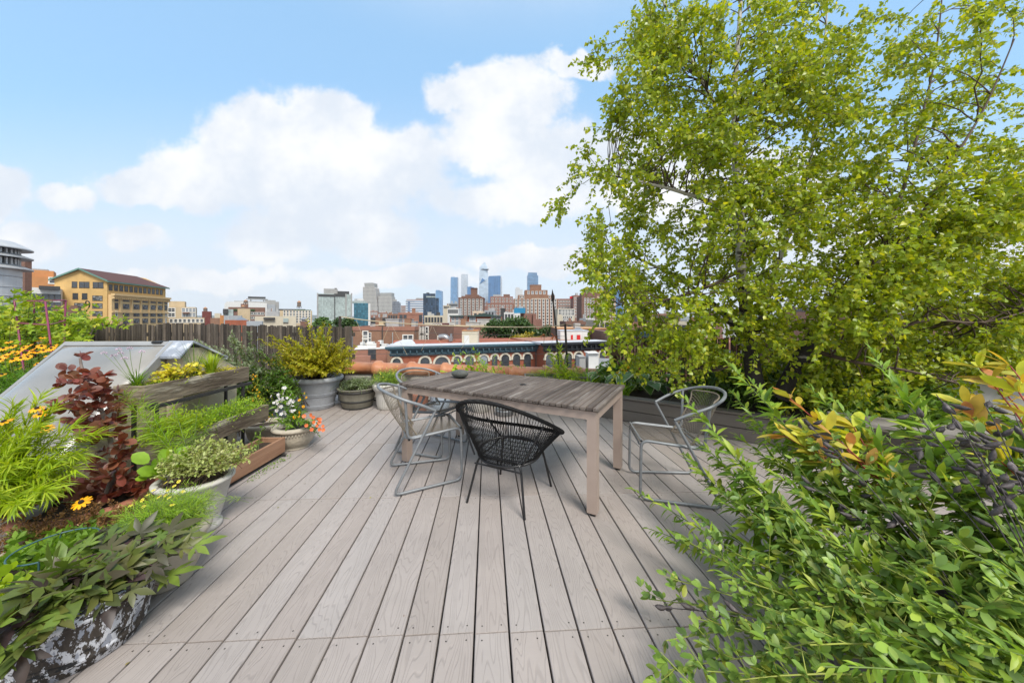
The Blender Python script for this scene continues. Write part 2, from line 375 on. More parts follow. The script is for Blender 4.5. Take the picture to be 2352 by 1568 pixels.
# ---- parapet with terracotta coping
m_stucco = pm('pale_stucco', (.42, .40, .36), (.30, .285, .255), 2.2, .95, bump=.4, bscale=60, contrast=(.25, .75))
m_terra = pm('terracotta_coping', (.47, .20, .095), (.40, .15, .07), 5, .55, bump=.15, bscale=40, c3=(.52, .27, .15), c3at=(.5, .75))
par = empty('parapet_wall', (-.55, 5.4, 0), 'low pale parapet wall capped with humped terracotta coping tiles behind the row of pots', 'wall')
def pz(x): return .60-.028*(x+2.7)
x0, x1 = -2.75, 1.62
MB().add([(x0,5.40,-.05),(x1,5.40,-.05),(x1,5.66,-.05),(x0,5.66,-.05),(x0,5.40,pz(x0)-.17),(x1,5.40,pz(x1)-.17),(x1,5.66,pz(x1)-.17),(x0,5.66,pz(x0)-.17)],
         [(3,2,1,0),(4,5,6,7),(0,1,5,4),(1,2,6,5),(2,3,7,6),(3,0,4,7)]).build('wall', m_stucco, par)
def coping():
    xs = []; b = MB(); L = .545
    k = 0; x = x0
    while x < x1-.05:
        xe = min(x+L, x1)
        cols_ = [(x, .118), (x+.012, .128), (x+.07, .128), (x+.10, .104), (x+.16, .096), (xe, .096)]
        V = []; m = 14
        for (xx, r) in cols_:
            for i in range(m+1):
                a = math.pi*(i/m)
                V.append((xx, 5.53-math.cos(a)*(r+.055), pz(xx)-.10+math.sin(a)**.8*r))
            V.append((xx, 5.53+r+.05, pz(xx)-.17)); V.append((xx, 5.53-r-.05, pz(xx)-.17))
        w_ = m+3; Fc = [[q*w_+i, q*w_+(i+1) % w_, (q+1)*w_+(i+1) % w_, (q+1)*w_+i] for q in range(len(cols_)-1) for i in range(w_)]
        Fc += [[i for i in range(w_)], [(len(cols_)-1)*w_+i for i in range(w_)][::-1]]
        b.add(V, Fc); x += L-.004
    return b.build('coping', m_terra, par, smooth=False)
cp = coping()
for p in cp.data.polygons: p.use_smooth = True
# cable hanging on the coping
m_black = pm('black_rubber', (.015, .015, .016), rough=.5)
tag(MB().tube(catmull([(x, 5.34+.004*math.sin(x*5), pz(x)-.15-.028*abs(math.sin((x+.2)*1.9))) for x in np.arange(-2.7, 1.6, .2)], 4), .008, sides=6).build('cable', m_black), 'black cable sagging along the front of the terracotta coping', 'cable')
tag(MB().tube(catmull([(-2.6,5.30,.02),(-2.3,5.36,.03),(-2.0,5.30,.02),(-1.7,5.34,.03),(-1.3,5.31,.02),(-1.0,5.35,.02)], 6), .014).tube(catmull([(-2.62,5.33,.05),(-2.2,5.31,.06),(-1.9,5.36,.05),(-1.5,5.3,.04)], 6), .012).build('hose', m_black), 'black hose lying at the foot of the pale parapet between the pots', 'hose')
# ---- bamboo screens
m_bamboo = pm('weathered_bamboo', (.095, .077, .06), (.045, .036, .028), 9, .85, stretch=(1, 1, .25), island=.6, bump=.5, bscale=30, c3=(.13, .11, .09), c3at=(.52, .7), c3scale=12)
m_bamboo2 = pm('tan_bamboo', (.16, .10, .055), (.07, .045, .025), 9, .8, stretch=(1, 1, .25), island=.4, bump=.4, bscale=30)
def bamboo(name, label, a, b, za, zb, zbot, mat, r0=.014, seed=1, gapp=.015, post=False):
    a, b = np.array(a), np.array(b); n = int(np.linalg.norm(b-a)/(r0*1.95)); rg = np.random.default_rng(seed)
    root = empty(name, (*(a+b)/2, 0), label, 'fence'); mb = MB(); hz = 0
    for i in range(n):
        t = (i+.5)/n; p = a+(b-a)*t
        if rg.random() < gapp: continue
        r = r0*rg.uniform(.75, 1.15); top = za+(zb-za)*t+hz+rg.uniform(-.016, .016); 
        if rg.random() < .10: hz = rg.uniform(-.014, .014)
        lean = rg.uniform(-.012, .012); off = rg.uniform(-.010, .010)
        zs = [zbot]; 
        z = zbot+rg.uniform(.05, .25)
        while z < top-.05: zs += [z-.006, z, z+.006]; z += rg.uniform(.16, .28)
        zs.append(top); zs = np.array(zs); rr = np.full(len(zs), r); rr[2:-1:3] = r*1.16
        pts = np.stack([p[0]+lean*(zs-zbot), np.full(len(zs), p[1]+off), zs], 1)
        V, Fc = tube_arr(pts, rr, None, 6); mb.add(V, Fc)
        mb.add(V[-6:], [[0, 1, 2, 3, 4, 5]])
    mb.build('cane_screen', mat, root)
    return root
f1 = bamboo('bamboo_fence', 'dark weathered bamboo cane fence with ragged top along the back of the terrace', (-8.1, 5.62), (-2.62, 5.36), 1.235, 1.165, .1, m_bamboo, .0215, 3, .008)
MB().box(-8.1, -2.62, 5.66, 5.70, .62, .70).box(-8.1, -2.62, 5.66, 5.70, 1.0, 1.06).box(-2.66,-2.58,5.42,5.50,-.05,1.17).build('rail', m_bamboo, f1)
f2 = bamboo('bamboo_screen', 'brown split bamboo screen half hidden by birch leaves beside the terracotta coping', (1.66, 5.32), (6.4, 4.2), 1.02, .98, .05, m_bamboo2, .0145, 5, .05)
MB().box(1.55, 1.64, 5.30, 5.37, -.05, 1.06).build('post', m_bamboo2, f2)
MB().box(1.45, 1.66, 5.26, 5.29, .72, .80).build('bracket', m_bamboo2, f2)
# ---- retaining wall of the raised bed
m_comp = pm('brown_composite', (.17, .148, .128), (.135, .117, .10), 4, .7, stretch=(.3, .3, 3), island=.08, bump=.2, bscale=60)
m_soil = pm('soil', (.035, .024, .016), (.06, .042, .028), 8, 1, bump=1, bscale=40)
A = np.array([.18, 5.18]); B = np.array([4.6, 2.09]); dAB = (B-A)/np.linalg.norm(B-A); LAB = np.linalg.norm(B-A); ang = math.atan2(dAB[1], dAB[0]); nA = np.array([-dAB[1], dAB[0]])
bed = empty('raised_bed', (*(A+B)/2, 0), 'long raised garden bed faced with three grey brown composite boards under the birch', 'planter')
mb = MB()
for k in range(2): mb.box(0, LAB, 0, .025, .004+k*.137, .134+k*.137, rot=ang, at=(*A, 0), bev=.004)
mb.build('facing_board', m_comp, bed)
MB().box(-.01, LAB, -.022, .12, .279, .304, rot=ang, at=(*A, 0), bev=.004).build('cap_board', m_comp, bed)
MB().box(0, LAB, .030, .034, -.04, .278, rot=ang, at=(*A, 0)).build('backing', m_dark, bed)
MB().box(.01, LAB, .121, 1.7, -.04, .265, rot=ang, at=(*A, 0)).build('soil', m_soil, bed)
# white wall & rails beyond the bed, right
m_white = pm('white_paint', (.66, .64, .60), (.52, .50, .46), 2, .8, c3=(.40, .37, .33), c3at=(.62, .7))
wr = empty('white_wall', (5.9, 3.6, 0), 'low whitewashed wall showing under the birch leaves at the end of the terrace', 'wall')
MB().box(0, 4.2, 0, .2, -.05, .62, rot=R(-38), at=(3.9, 4.45, 0)).build('wall', m_white, wr)
m_greywood = pm('grey_weathered_wood', (.27, .245, .22), (.15, .135, .12), 6, .85, stretch=(.5, .5, 4), island=.2, bump=.5, bscale=40)
MB().box(0, 4.2, -.06, .26, .625, .68, rot=R(-38), at=(3.9, 4.45, 0)).build('cap', m_greywood, wr)
bn = empty('timber_bench', (3.3, 2.7, 0), 'weathered grey timber bench slats half buried in leaves beside the raised bed', 'bench')
for k, (dy, z) in enumerate(((0, .44), (.11, .44), (.22, .44))):
    MB().box(0, 1.9, dy, dy+.10, z-.03, z, rot=ang, at=(2.75, 2.92, 0), bev=.004).build('slat', m_greywood, bn)
for q in (.1, 1.0, 1.8):
    MB().box(q-.04, q+.04, .05, .25, 0, .408, rot=ang, at=(2.75, 2.92, 0)).build('leg', m_greywood, bn)
# ---- skylight bulkhead
m_cream = pm('cream_stucco', (.50, .44, .31), (.40, .34, .22), 2.5, .95, bump=.6, bscale=50, contrast=(.3, .7), c3=(.30, .27, .2), c3at=(.62, .72))
m_alu = pm('skylight_frame', (.36, .36, .35), (.27, .27, .265), 5, .5, metal=.3)
def acrylic():
    m = bpy.data.materials.new('milky_acrylic'); m.use_nodes = True; nt = m.node_tree; N = nt.nodes; L = nt.links; b = N['Principled BSDF']
    tc = N.new('ShaderNodeTexCoord'); n = N.new('ShaderNodeTexNoise'); n.inputs['Scale'].default_value = 1.6; n.inputs['Detail'].default_value = 3; L.new(tc.outputs['Object'], n.inputs[0])
    cr = N.new('ShaderNodeValToRGB'); cr.color_ramp.elements[0].color = (.20, .195, .18, 1); cr.color_ramp.elements[1].color = (.33, .31, .28, 1); cr.color_ramp.elements[0].position = .35; cr.color_ramp.elements[1].position = .65
    L.new(n.outputs[0], cr.inputs[0]); L.new(cr.outputs[0], b.inputs['Base Color']); b.inputs['Roughness'].default_value = .22; b.inputs['Coat Weight'].default_value = .25; b.inputs['Coat Roughness'].default_value = .05
    w_ = N.new('ShaderNodeTexNoise'); w_.inputs['Scale'].default_value = 1.1; L.new(tc.outputs['Object'], w_.inputs[0])
    bp = N.new('ShaderNodeBump'); bp.inputs['Strength'].default_value = .5; bp.inputs['Distance'].default_value = .08; L.new(w_.outputs[0], bp.inputs['Height']); L.new(bp.outputs[0], b.inputs['Normal']); L.new(bp.outputs[0], b.inputs['Coat Normal'])
    return m
m_acr = acrylic()
sky_r = empty('skylight', (-3.4, 2.6, 0), 'sloping milky skylight dome in an aluminium frame on a cream stucco hatch', 'skylight')
xl, xr = -3.90, -2.97
def zs_(y): return 1.06-(2.98-y)*1.0
MB().prism([(2.10,-.05),(2.10,zs_(2.10)-.03),(2.98,zs_(2.98)-.03),(3.02,1.0),(3.50,.86),(3.50,-.05)], 0, xl+.02, xr).build('stucco_box', m_cream, sky_r)
def slope_box(b, x0, x1, y0, y1, t0, t1):
    V = []
    for (y, t) in ((y0, t0), (y1, t0), (y1, t1), (y0, t1)):
        for x in (x0, x1): V.append((x, y-t*.707, zs_(y)+t*.707))
    b.add(V, [(0,2,3,1),(4,5,7,6),(0,1,7,6)[:3]+(6,), (2,4,5,3),(0,6,4,2),(1,3,5,7)]) if False else b.add(V, [(0,1,3,2),(2,3,5,4),(4,5,7,6),(6,7,1,0),(0,2,4,6),(1,7,5,3)])
b = MB(); slope_box(b, xl, xl+.03, 2.02, 3.0, -.03, .03); slope_box(b, xr-.015, xr+.012, 2.02, 3.0, -.03, .03); slope_box(b, xl+.03, xr-.03, 2.02, 2.05, -.03, .03); slope_box(b, xl+.03, xr-.03, 2.97, 3.0, -.03, .03)
b.build('frame', m_alu, sky_r)
def dome():
    nx, ny = 28, 28; V = []
    for i in range(nx+1):
        for j in range(ny+1):
            u, v = i/nx, j/ny
            h = (1-(2*u-1)**6)*(1-(2*v-1)**6); hh = .02+.075*max(h, 0)**.5*(.55+.45*(1-(2*u-1)**2)*(1-(2*v-1)**2))
            y = 2.05+v*.92; V.append((xl+.03+u*(xr-xl-.045), y-hh*.707, zs_(y)+hh*.707))
    Fc = [[i*(ny+1)+j, (i+1)*(ny+1)+j, (i+1)*(ny+1)+j+1, i*(ny+1)+j+1] for i in range(nx) for j in range(ny)]
    return mesh('dome', V, Fc, m_acr, sky_r, smooth=True)
dome()
MB().box(-3.12, -3.04, 2.95, 3.01, 1.085, 1.105, bev=.006).build('latch', m_black, sky_r)
m_lead = pm('lead_flashing', (.36, .39, .44), (.20, .22, .26), 4, .5, metal=.2, c3=(.60, .62, .64), c3at=(.52, .62), c3scale=7)
MB().add([(-3.02,3.02,1.075),(xr+.04,3.02,1.06),(xr+.05,3.5,.90),(-3.8,3.5,.90),(-3.8,3.02,1.075),
          (-3.02,3.02,1.06),(xr+.04,3.02,1.045),(xr+.05,3.5,.885),(-3.8,3.5,.885),(-3.8,3.02,1.06)],
         [(0,1,2,3,4),(9,8,7,6,5),(0,5,6,1),(1,6,7,2),(2,7,8,3),(3,8,9,4),(4,9,5,0)]).build('flashing', m_lead, sky_r)
MB().prism([(2.92,-.05),(2.92,.97),(2.985,1.05),(3.10,1.04),(3.49,.8),(3.49,-.05)], 0, -2.955, -2.815).build('stucco_gable', m_cream, sky_r)
MB().prism([(2.865,.985),(2.99,1.108),(3.35,.93),(3.35,.915),(2.99,1.09),(2.865,.965)], 0, -3.0, -2.785).build('ridge_cap', m_lead, sky_r)
m_twig = pm('birch_twig', (.11, .075, .05), (.06, .04, .028), 8, .8)
# ================================================================== plants
def tmpl(prof, fold=.25, droop=.15, twist=0):
    V, Fc, prev = [], [], None
    for (x, w_) in prof:
        m = len(V); z = -droop*x*x; V.append((x, 0, z))
        if w_ > 0:
            V += [(x-.02*w_, w_, z+fold*w_), (x-.02*w_, -w_, z+fold*w_)]; cur = (m, m+1, m+2)
        else: cur = (m, None, None)
        if prev:
            a, al, ar = prev; b_, bl, br = cur
            for (p, q, flip) in ((al, bl, 0), (ar, br, 1)):
                ts = []
                if p is not None and q is not None: ts = [(a, b_, q), (a, q, p)]
                elif q is not None: ts = [(a, b_, q)]
                elif p is not None: ts = [(a, b_, p)]
                Fc += [t[::-1] if flip else t for t in ts]
        prev = cur
    return np.array(V, float), np.array(Fc, int)
T_BIRCH = tmpl([(0,0),(.06,.26),(.25,.38),(.55,.27),(.82,.08),(1,0)], .22, .12)
T_OVAL = tmpl([(0,0),(.2,.13),(.5,.23),(.78,.19),(.94,.08),(1,0)], .18, .1)
T_ROUND = tmpl([(0,0),(.12,.20),(.4,.36),(.7,.36),(.92,.18),(1,0)], .15, .12)
T_LANCE = tmpl([(0,0),(.15,.06),(.4,.10),(.7,.075),(1,0)], .3, .35)
T_NEEDLE = tmpl([(0,0),(.3,.028),(.7,.022),(1,0)], .3, .25)
T_BLADE = tmpl([(0,.02),(.2,.03),(.45,.032),(.7,.026),(.88,.014),(1,0)], .4, .0)
T_SMALL = tmpl([(0,0),(.5,.28),(1,0)], .25, .1)
T_SHRUB = tmpl([(0,0),(.25,.2),(.6,.2),(1,0)], .2, .15)
def star(lobes, w0=.10):
    """a lobed blade: (angle, length, half width) for each lobe"""
    Vs, Fs, n = [], [], 0
    for (a, l, w_) in lobes:
        V, Fc = tmpl([(0, 0), (.2, w_*.55), (.5, w_), (.78, w_*.55), (1, 0)], .2, .2); V = V*np.array([l, 1, l]); c, s = math.cos(R(a)), math.sin(R(a))
        x = V[:, 0]*c-V[:, 1]*s+.12; y = V[:, 0]*s+V[:, 1]*c; V = np.stack([x, y, V[:, 2]], 1); Vs.append(V); Fs.append(Fc+n); n += len(V)
    return np.concatenate(Vs), np.concatenate(Fs)
T_POTATO = star([(0,.92,.165),(50,.74,.12),(-50,.74,.12),(103,.50,.10),(-103,.50,.10)])
T_TRI = star([(0,.85,.2),(62,.75,.19),(-62,.75,.19)])
def weld(t):                                   # lobes share the leaf's base so that a leaf is one island
    V, Fc = t; V = V.copy(); key = {}; idx = []
    for i, v in enumerate(V):
        k = tuple(np.round(v, 3)); idx.append(key.setdefault(k, i))
    return V, np.array([[idx[i] for i in f] for f in Fc])
T_POTATO = weld(T_POTATO); T_TRI = weld(T_TRI)
def unit(v): return v/(np.linalg.norm(v, axis=-1, keepdims=True)+1e-9)
def rdir(n, rg): return unit(rg.normal(size=(n, 3)))
def leaves(name, t, pos, ax, nr, size, mat, parent, wide=1.0):
    tv, tf = t; pos = np.asarray(pos, float); n = len(pos); ax = unit(np.asarray(ax, float)); sd = unit(np.cross(nr, ax)); nn = np.cross(ax, sd)
    size = np.broadcast_to(size, (n,))
    V = pos[:, None]+size[:, None, None]*(tv[None, :, 0, None]*ax[:, None]+tv[None, :, 1, None]*wide*sd[:, None]+tv[None, :, 2, None]*nn[:, None])
    Fc = tf[None]+np.arange(n)[:, None, None]*len(tv)
    return mesh(name, V.reshape(-1, 3), Fc.reshape(-1, 3), mat, parent)
def along(curves, spacing, t0=0, t1=1, rg=RG, jit=.5):
    Ps, Ts, Q = [], [], []
    for c in curves:
        p = np.asarray(c[0]); d = np.linalg.norm(np.diff(p, axis=0), axis=1); s = np.concatenate([[0], np.cumsum(d)]); Lc = s[-1]
        q = np.arange(t0*Lc, t1*Lc, spacing); q = q+rg.uniform(-jit, jit, len(q))*spacing; q = np.clip(q, 0, Lc*.9999)
        if not len(q): continue
        i = np.clip(np.searchsorted(s, q, 'right')-1, 0, len(p)-2); f = ((q-s[i])/(d[i]+1e-9))[:, None]
        Ps.append(p[i]*(1-f)+p[i+1]*f); Ts.append(unit(p[i+1]-p[i])); Q.append(q/Lc)
    return np.concatenate(Ps), np.concatenate(Ts), np.concatenate(Q)
def splay(T, ang, rg, az=None):
    n = len(T); a = rdir(n, rg) if az is None else az
    per = unit(a-T*np.sum(a*T, 1, keepdims=True)); ang = np.broadcast_to(ang, (n,))[:, None]
    return np.cos(ang)*T+np.sin(ang)*per
def stems_to(base, tips, rg, bend=.25, r0=.004, r1=.0015, br=.05, n=8, up=1.0):
    out = []
    for t in tips:
        b = np.asarray(base, float)+np.array([rg.normal()*br, rg.normal()*br, 0]); t = np.asarray(t, float); m = b*.55+t*.45; L_ = np.linalg.norm(t-b)
        m = m+np.array([0, 0, bend*L_*up])-np.array([(t-b)[0], (t-b)[1], 0])*bend*.6+rg.normal(size=3)*.03*L_
        out.append((bez(b, m, t, n), r0, r1))
    return out
UP = np.array([0, 0, 1.0])
def upish(n, rg, k=.5): return unit(UP[None]+rg.normal(size=(n, 3))*k)
def bush(name, label, cat, loc, tips, leafargs, stemmat, rg, group=None, r0=.004, r1=.0012, br=.05, bend=.2, base_t=.15, lname='leaves'):
    """leafargs: (template, spacing, size, size jitter, angle, material, wide)"""
    root = empty(name, loc, label, cat, group)
    cv = stems_to(loc, tips, rg, bend, r0, r1, br)
    tubes('stems', cv, stemmat, root, 4)
    t, sp_, sz, jt, an, mat = leafargs[:6]; wide = leafargs[6] if len(leafargs) > 6 else 1
    p, T, q = along(cv, sp_, base_t, 1.0, rg); n = len(p)
    ax = splay(T, an*rg.uniform(.7, 1.25, n), rg)
    leaves(lname, t, p, ax, upish(n, rg), sz*rg.uniform(1-jt, 1+jt, n), mat, root, wide)
    return root, cv
def tipcloud(c, rad, n, rg, up=.3):
    """points on the upper part of an ellipsoid"""
    d = rdir(n, rg); d[:, 2] = np.abs(d[:, 2])*(1-up)+up*rg.random(n); return np.asarray(c)+d*np.asarray(rad)*rg.uniform(.75, 1.05, (n, 1))
GS = leafmat('green_stem', [(.10,.16,.03),(.14,.20,.05)], trans=.0)
YS = leafmat('yellow_stem', [(.30,.33,.06),(.22,.27,.05)], trans=.0)
BS = pm('brown_twig', (.10, .06, .035), (.06, .04, .025), 10, .9)
RS = pm('red_twig', (.32, .045, .03), (.22, .03, .02), 10, .6)
# ---------------------------------------------------------------- flowers
def petals(n, l, w_, up=.15, two=False):
    t = tmpl([(0.12,.0),(.4,w_*.8),(.75,w_),(.95,w_*.6),(1,0)], .1, up)
    Vs, Fs, k = [], [], 0
    for i in range(n):
        a = 2*math.pi*i/n; V, Fc = t; c, s = math.cos(a), math.sin(a); Vs.append(np.stack([(V[:,0]*c-V[:,1]*s)*l, (V[:,0]*s+V[:,1]*c)*l, V[:,2]*l], 1)); Fs.append(Fc+k); k += len(V)
    return np.concatenate(Vs), np.concatenate(Fs)
def cone(r, h, n=10): 
    b = MB(); b.lathe([(r, -h*.1), (r*1.02, h*.3), (r*.75, h*.8), (0.0001, h)], n=n); return np.concatenate(b.v), b.f
def flowermesh(name, np_, l, w_, mp, mc, cr, chh, up=.15):
    b = MB(); V, Fc = petals(np_, l, w_, up); b.add(V, Fc, 0); V, Fc = cone(cr, chh); b.add(V, Fc, 1)
    o = b.build(name, [mp, mc], None, local=True); me = o.data; bpy.data.objects.remove(o); return me
m_or = leafmat('orange_yellow_petal', [(.85,.36,.008),(.95,.48,.01),(.80,.30,.008)], trans=.25, tcol=(1,1,1))
m_ye = leafmat('yellow_petal', [(.85,.72,.05),(.90,.80,.12)], trans=.3, tcol=(1,1,1))
m_wh = leafmat('white_petal', [(.80,.80,.78),(.75,.72,.76)], trans=.3, tcol=(1,1,1))
m_co = leafmat('coral_petal', [(.85,.16,.05),(.90,.24,.09)], trans=.3, tcol=(1,1,1))
m_pk = leafmat('pale_pink_petal', [(.70,.58,.64),(.62,.50,.58)], trans=.3, tcol=(1,1,1))
m_eye = pm('dark_cone', (.025, .012, .006), rough=.9)
m_eyey = pm('yellow_centre', (.5, .30, .02), rough=.9)
FL = dict(rud=flowermesh('rudbeckia', 11, .032, .17, m_or, m_eye, .009, .011), cor=flowermesh('coreopsis', 7, .013, .22, m_ye, m_eyey, .003, .002),
          mar=flowermesh('marigold', 9, .014, .30, m_or, m_eyey, .006, .007, -.1), wht=flowermesh('white_bloom', 5, .016, .36, m_wh, m_eyey, .003, .003), cal=flowermesh('coral_bloom', 6, .017, .42, m_co, m_eyey, .003, .002, -.15))
def flowers(root, kind, pts, rg, s=1.0, face=(0, -.35, .9), jit=.5, name='flower'):
    wl = wloc(root)
    for p in pts:
        o = bpy.data.objects.new(name, FL[kind]); link(o, root); o.location = tuple(np.asarray(p)-wl)
        d = Vector(np.asarray(face)+rg.normal(size=3)*jit*.5); o.rotation_euler = d.to_track_quat('Z', 'Y').to_euler(); k = s*rg.uniform(.8, 1.2); o.scale = (k, k, k)
# ---------------------------------------------------------------- foliage colours
L_birch = leafmat('birch_leaf', [(0.223,0.311,0.013),(0.300,0.385,0.016),(0.155,0.246,0.013),(0.401,0.471,0.023),(0.245,0.331,0.014),(0.189,0.278,0.013),(0.535,0.534,0.037),(0.267,0.353,0.016)], rough=.36, trans=.42, tcol=(1.5,1.35,.4), spec=.5)
L_dark = leafmat('deep_green_leaf', [(0.053,0.115,0.016),(0.075,0.149,0.018),(0.105,0.189,0.023)], trans=.3)
L_mid = leafmat('mid_green_leaf', [(0.105,0.203,0.018),(0.150,0.270,0.027),(0.210,0.338,0.036)], trans=.35)
L_bright = leafmat('bright_green_leaf', [(0.240,0.405,0.027),(0.330,0.513,0.036),(0.180,0.324,0.027),(0.450,0.567,0.045)], trans=.4)
L_lime = leafmat('lime_leaf', [(.30,.42,.015),(.38,.50,.02),(.22,.34,.02),(.48,.54,.04)], trans=.4)
L_gold = leafmat('golden_leaf', [(.62,.58,.05),(.70,.62,.06),(.48,.50,.05),(.75,.55,.05)], trans=.4)
L_olive = leafmat('golden_olive_leaf', [(0.345,0.345,0.015),(0.414,0.391,0.020),(0.230,0.276,0.015),(0.483,0.414,0.030),(0.299,0.253,0.020)], trans=.35)
L_blue = leafmat('blue_green_leaf', [(0.115,0.207,0.035),(0.161,0.273,0.045),(0.218,0.328,0.040),(0.069,0.137,0.028),(0.287,0.382,0.050),(0.138,0.229,0.065),(0.184,0.294,0.040),(0.103,0.186,0.030),(0.230,0.328,0.040),(0.057,0.121,0.025),(0.345,0.371,0.050)], trans=.2, rough=.42)
L_gold2 = leafmat('willow_green_leaf', [(0.172,0.297,0.035),(0.233,0.370,0.045),(0.121,0.226,0.030),(0.304,0.421,0.050),(0.405,0.451,0.060)], trans=.35)
L_purple = leafmat('smoke_bush_leaf', [(.17,.05,.033),(.21,.08,.038),(.14,.045,.033),(.24,.065,.05),(.17,.09,.04),(.19,.065,.045)], trans=.3, tcol=(1.8,.9,.6), rough=.4)
L_potato = leafmat('sweet_potato_leaf', [(0.100,0.161,0.027),(0.130,0.196,0.032),(0.170,0.241,0.036),(0.050,0.029,0.032),(0.090,0.149,0.027),(0.130,0.138,0.032),(0.040,0.023,0.027),(0.120,0.184,0.027)], trans=.25, rough=.42)
L_vine = leafmat('vine_leaf', [(.30,.42,.02),(.20,.32,.02),(.10,.20,.015),(.40,.46,.03),(.26,.38,.02),(.50,.48,.05)], trans=.35)
L_sage = leafmat('sage_leaf', [(.20,.26,.14),(.26,.31,.18),(.16,.21,.11)], trans=.25)
L_vari = leafmat('variegated_leaf', [(.42,.46,.16),(.30,.38,.10),(.52,.52,.24),(.24,.32,.07)], trans=.35)
L_brown = leafmat('dry_plume', [(.26,.13,.045),(.20,.10,.035),(.32,.18,.06)], trans=.2, tcol=(1.2,1,.8))
L_redye = leafmat('turning_leaf', [(.58,.60,.05),(.50,.56,.04),(.62,.42,.06),(.42,.52,.05),(.58,.24,.12),(.66,.62,.08)], trans=.35, tcol=(1.3,1.1,.6))
L_hosta = leafmat('hosta_leaf', [(0.090,0.189,0.032),(0.120,0.230,0.041),(0.075,0.155,0.027)], trans=.25)
L_pink = leafmat('pinkish_seed_head', [(.42,.34,.30),(.36,.28,.25)], trans=.2)
# ================================================================== furniture
m_slat = pm('weathered_teak', (.165, .135, .115), (.065, .05, .042), 7, .85, stretch=(1, .16, 1), island=.12, bump=.9, bscale=30, c3=(.27, .245, .22), c3at=(.55, .75), c3scale=9, contrast=(.3, .65))
m_taupe = pm('taupe_metal', (.40, .315, .265), (.36, .28, .235), 6, .5, metal=.15)
m_foot = pm('black_plastic', (.02, .02, .02), rough=.6)
def table():
    L_, W_ = 1.81, .885; a = R(151.1)-math.pi
    t = empty('outdoor_table', (0, 0, 0), 'long outdoor dining table of weathered grey slats on a taupe metal frame', 'table')
    n = 42; pitch = L_/n; b = MB(); rg = np.random.default_rng(4)
    for i in range(n):
        x = -L_/2+i*pitch; e = rg.uniform(-.006, .006, 2); z = rg.uniform(0, .003)
        if i == n//2: x += .003
        # worn plank: ends slightly rounded, sides a little uneven
        xs0, xs1 = x+.0025+rg.uniform(0, .001), x+pitch-.0025-rg.uniform(0, .001)
        b.box(xs0, xs1, -W_/2+e[0], W_/2+e[1], .694+z, .721+z, bev=.005)
    b.build('tabletop', m_slat, t, local=True)
    b = MB(); h0, h1 = .635, .692; o = .02
    for s in (-1, 1):
        b.box(-L_/2+o+.066, L_/2-o-.066, s*(W_/2-o)-.015*(1+s), s*(W_/2-o)+.015*(1-s), h0, h1-.001)
        b.box(s*(L_/2-o)-.015*(1+s), s*(L_/2-o)+.015*(1-s), -W_/2+o+.066, W_/2-o-.066, h0, h1-.001)
    b.box(-.02, .02, -W_/2+.055, W_/2-.055, .65, .6915)
    b.build('apron', m_taupe, t, local=True)
    for sx in (-1, 1):
        for sy in (-1, 1):
            cx, cy = sx*(L_/2-o-.033), sy*(W_/2-o-.033)
            lg = MB().box(cx-.033, cx+.033, cy-.033, cy+.033, .016, h1, bev=.003).build('leg', m_taupe, t, local=True)
            MB().lathe([(.0,0),(.022,0),(.024,.006),(.014,.0155),(0,.0155)], (cx, cy, 0), 14).build('foot', m_foot, lg, local=True)
    MB().lathe([(.017,.0),(.025,.0),(.025,.004),(.017,.004)], (.12, .02, .7235), 20, sx=1.25).build('umbrella_hole_ring', m_foot, t, local=True)
    t.location = (-.0175, 3.028, 0); t.rotation_euler.z = a
    return t
table()
m_stone = pm('river_stone', (.10, .105, .095), (.06, .065, .058), 22, .75, bump=.3, bscale=120, c3=(.15, .15, .14), c3at=(.6, .7), c3scale=70)
def stone():
    b = MB(); b.lathe([(0,-.04),(.03,-.038),(.06,-.026),(.078,-.004),(.074,.014),(.055,.03),(.03,.038),(.008,.041),(.008,.03),(0,.03)], (0,0,0), 36, sx=1.05, sy=.78, wob=lambda a, z: 1+.13*math.cos(a+.5)+.04*math.cos(2*a))
    o = b.build('stone_oil_lamp', m_stone, None, smooth=True, local=True)
    p = P(1058, 862, 3.32); o.location = (p[0], p[1], .722+.041); o.rotation_euler.z = 2.9
    tag(o, 'smooth grey egg shaped stone with a small hole resting on the slatted table', 'stone')
stone()
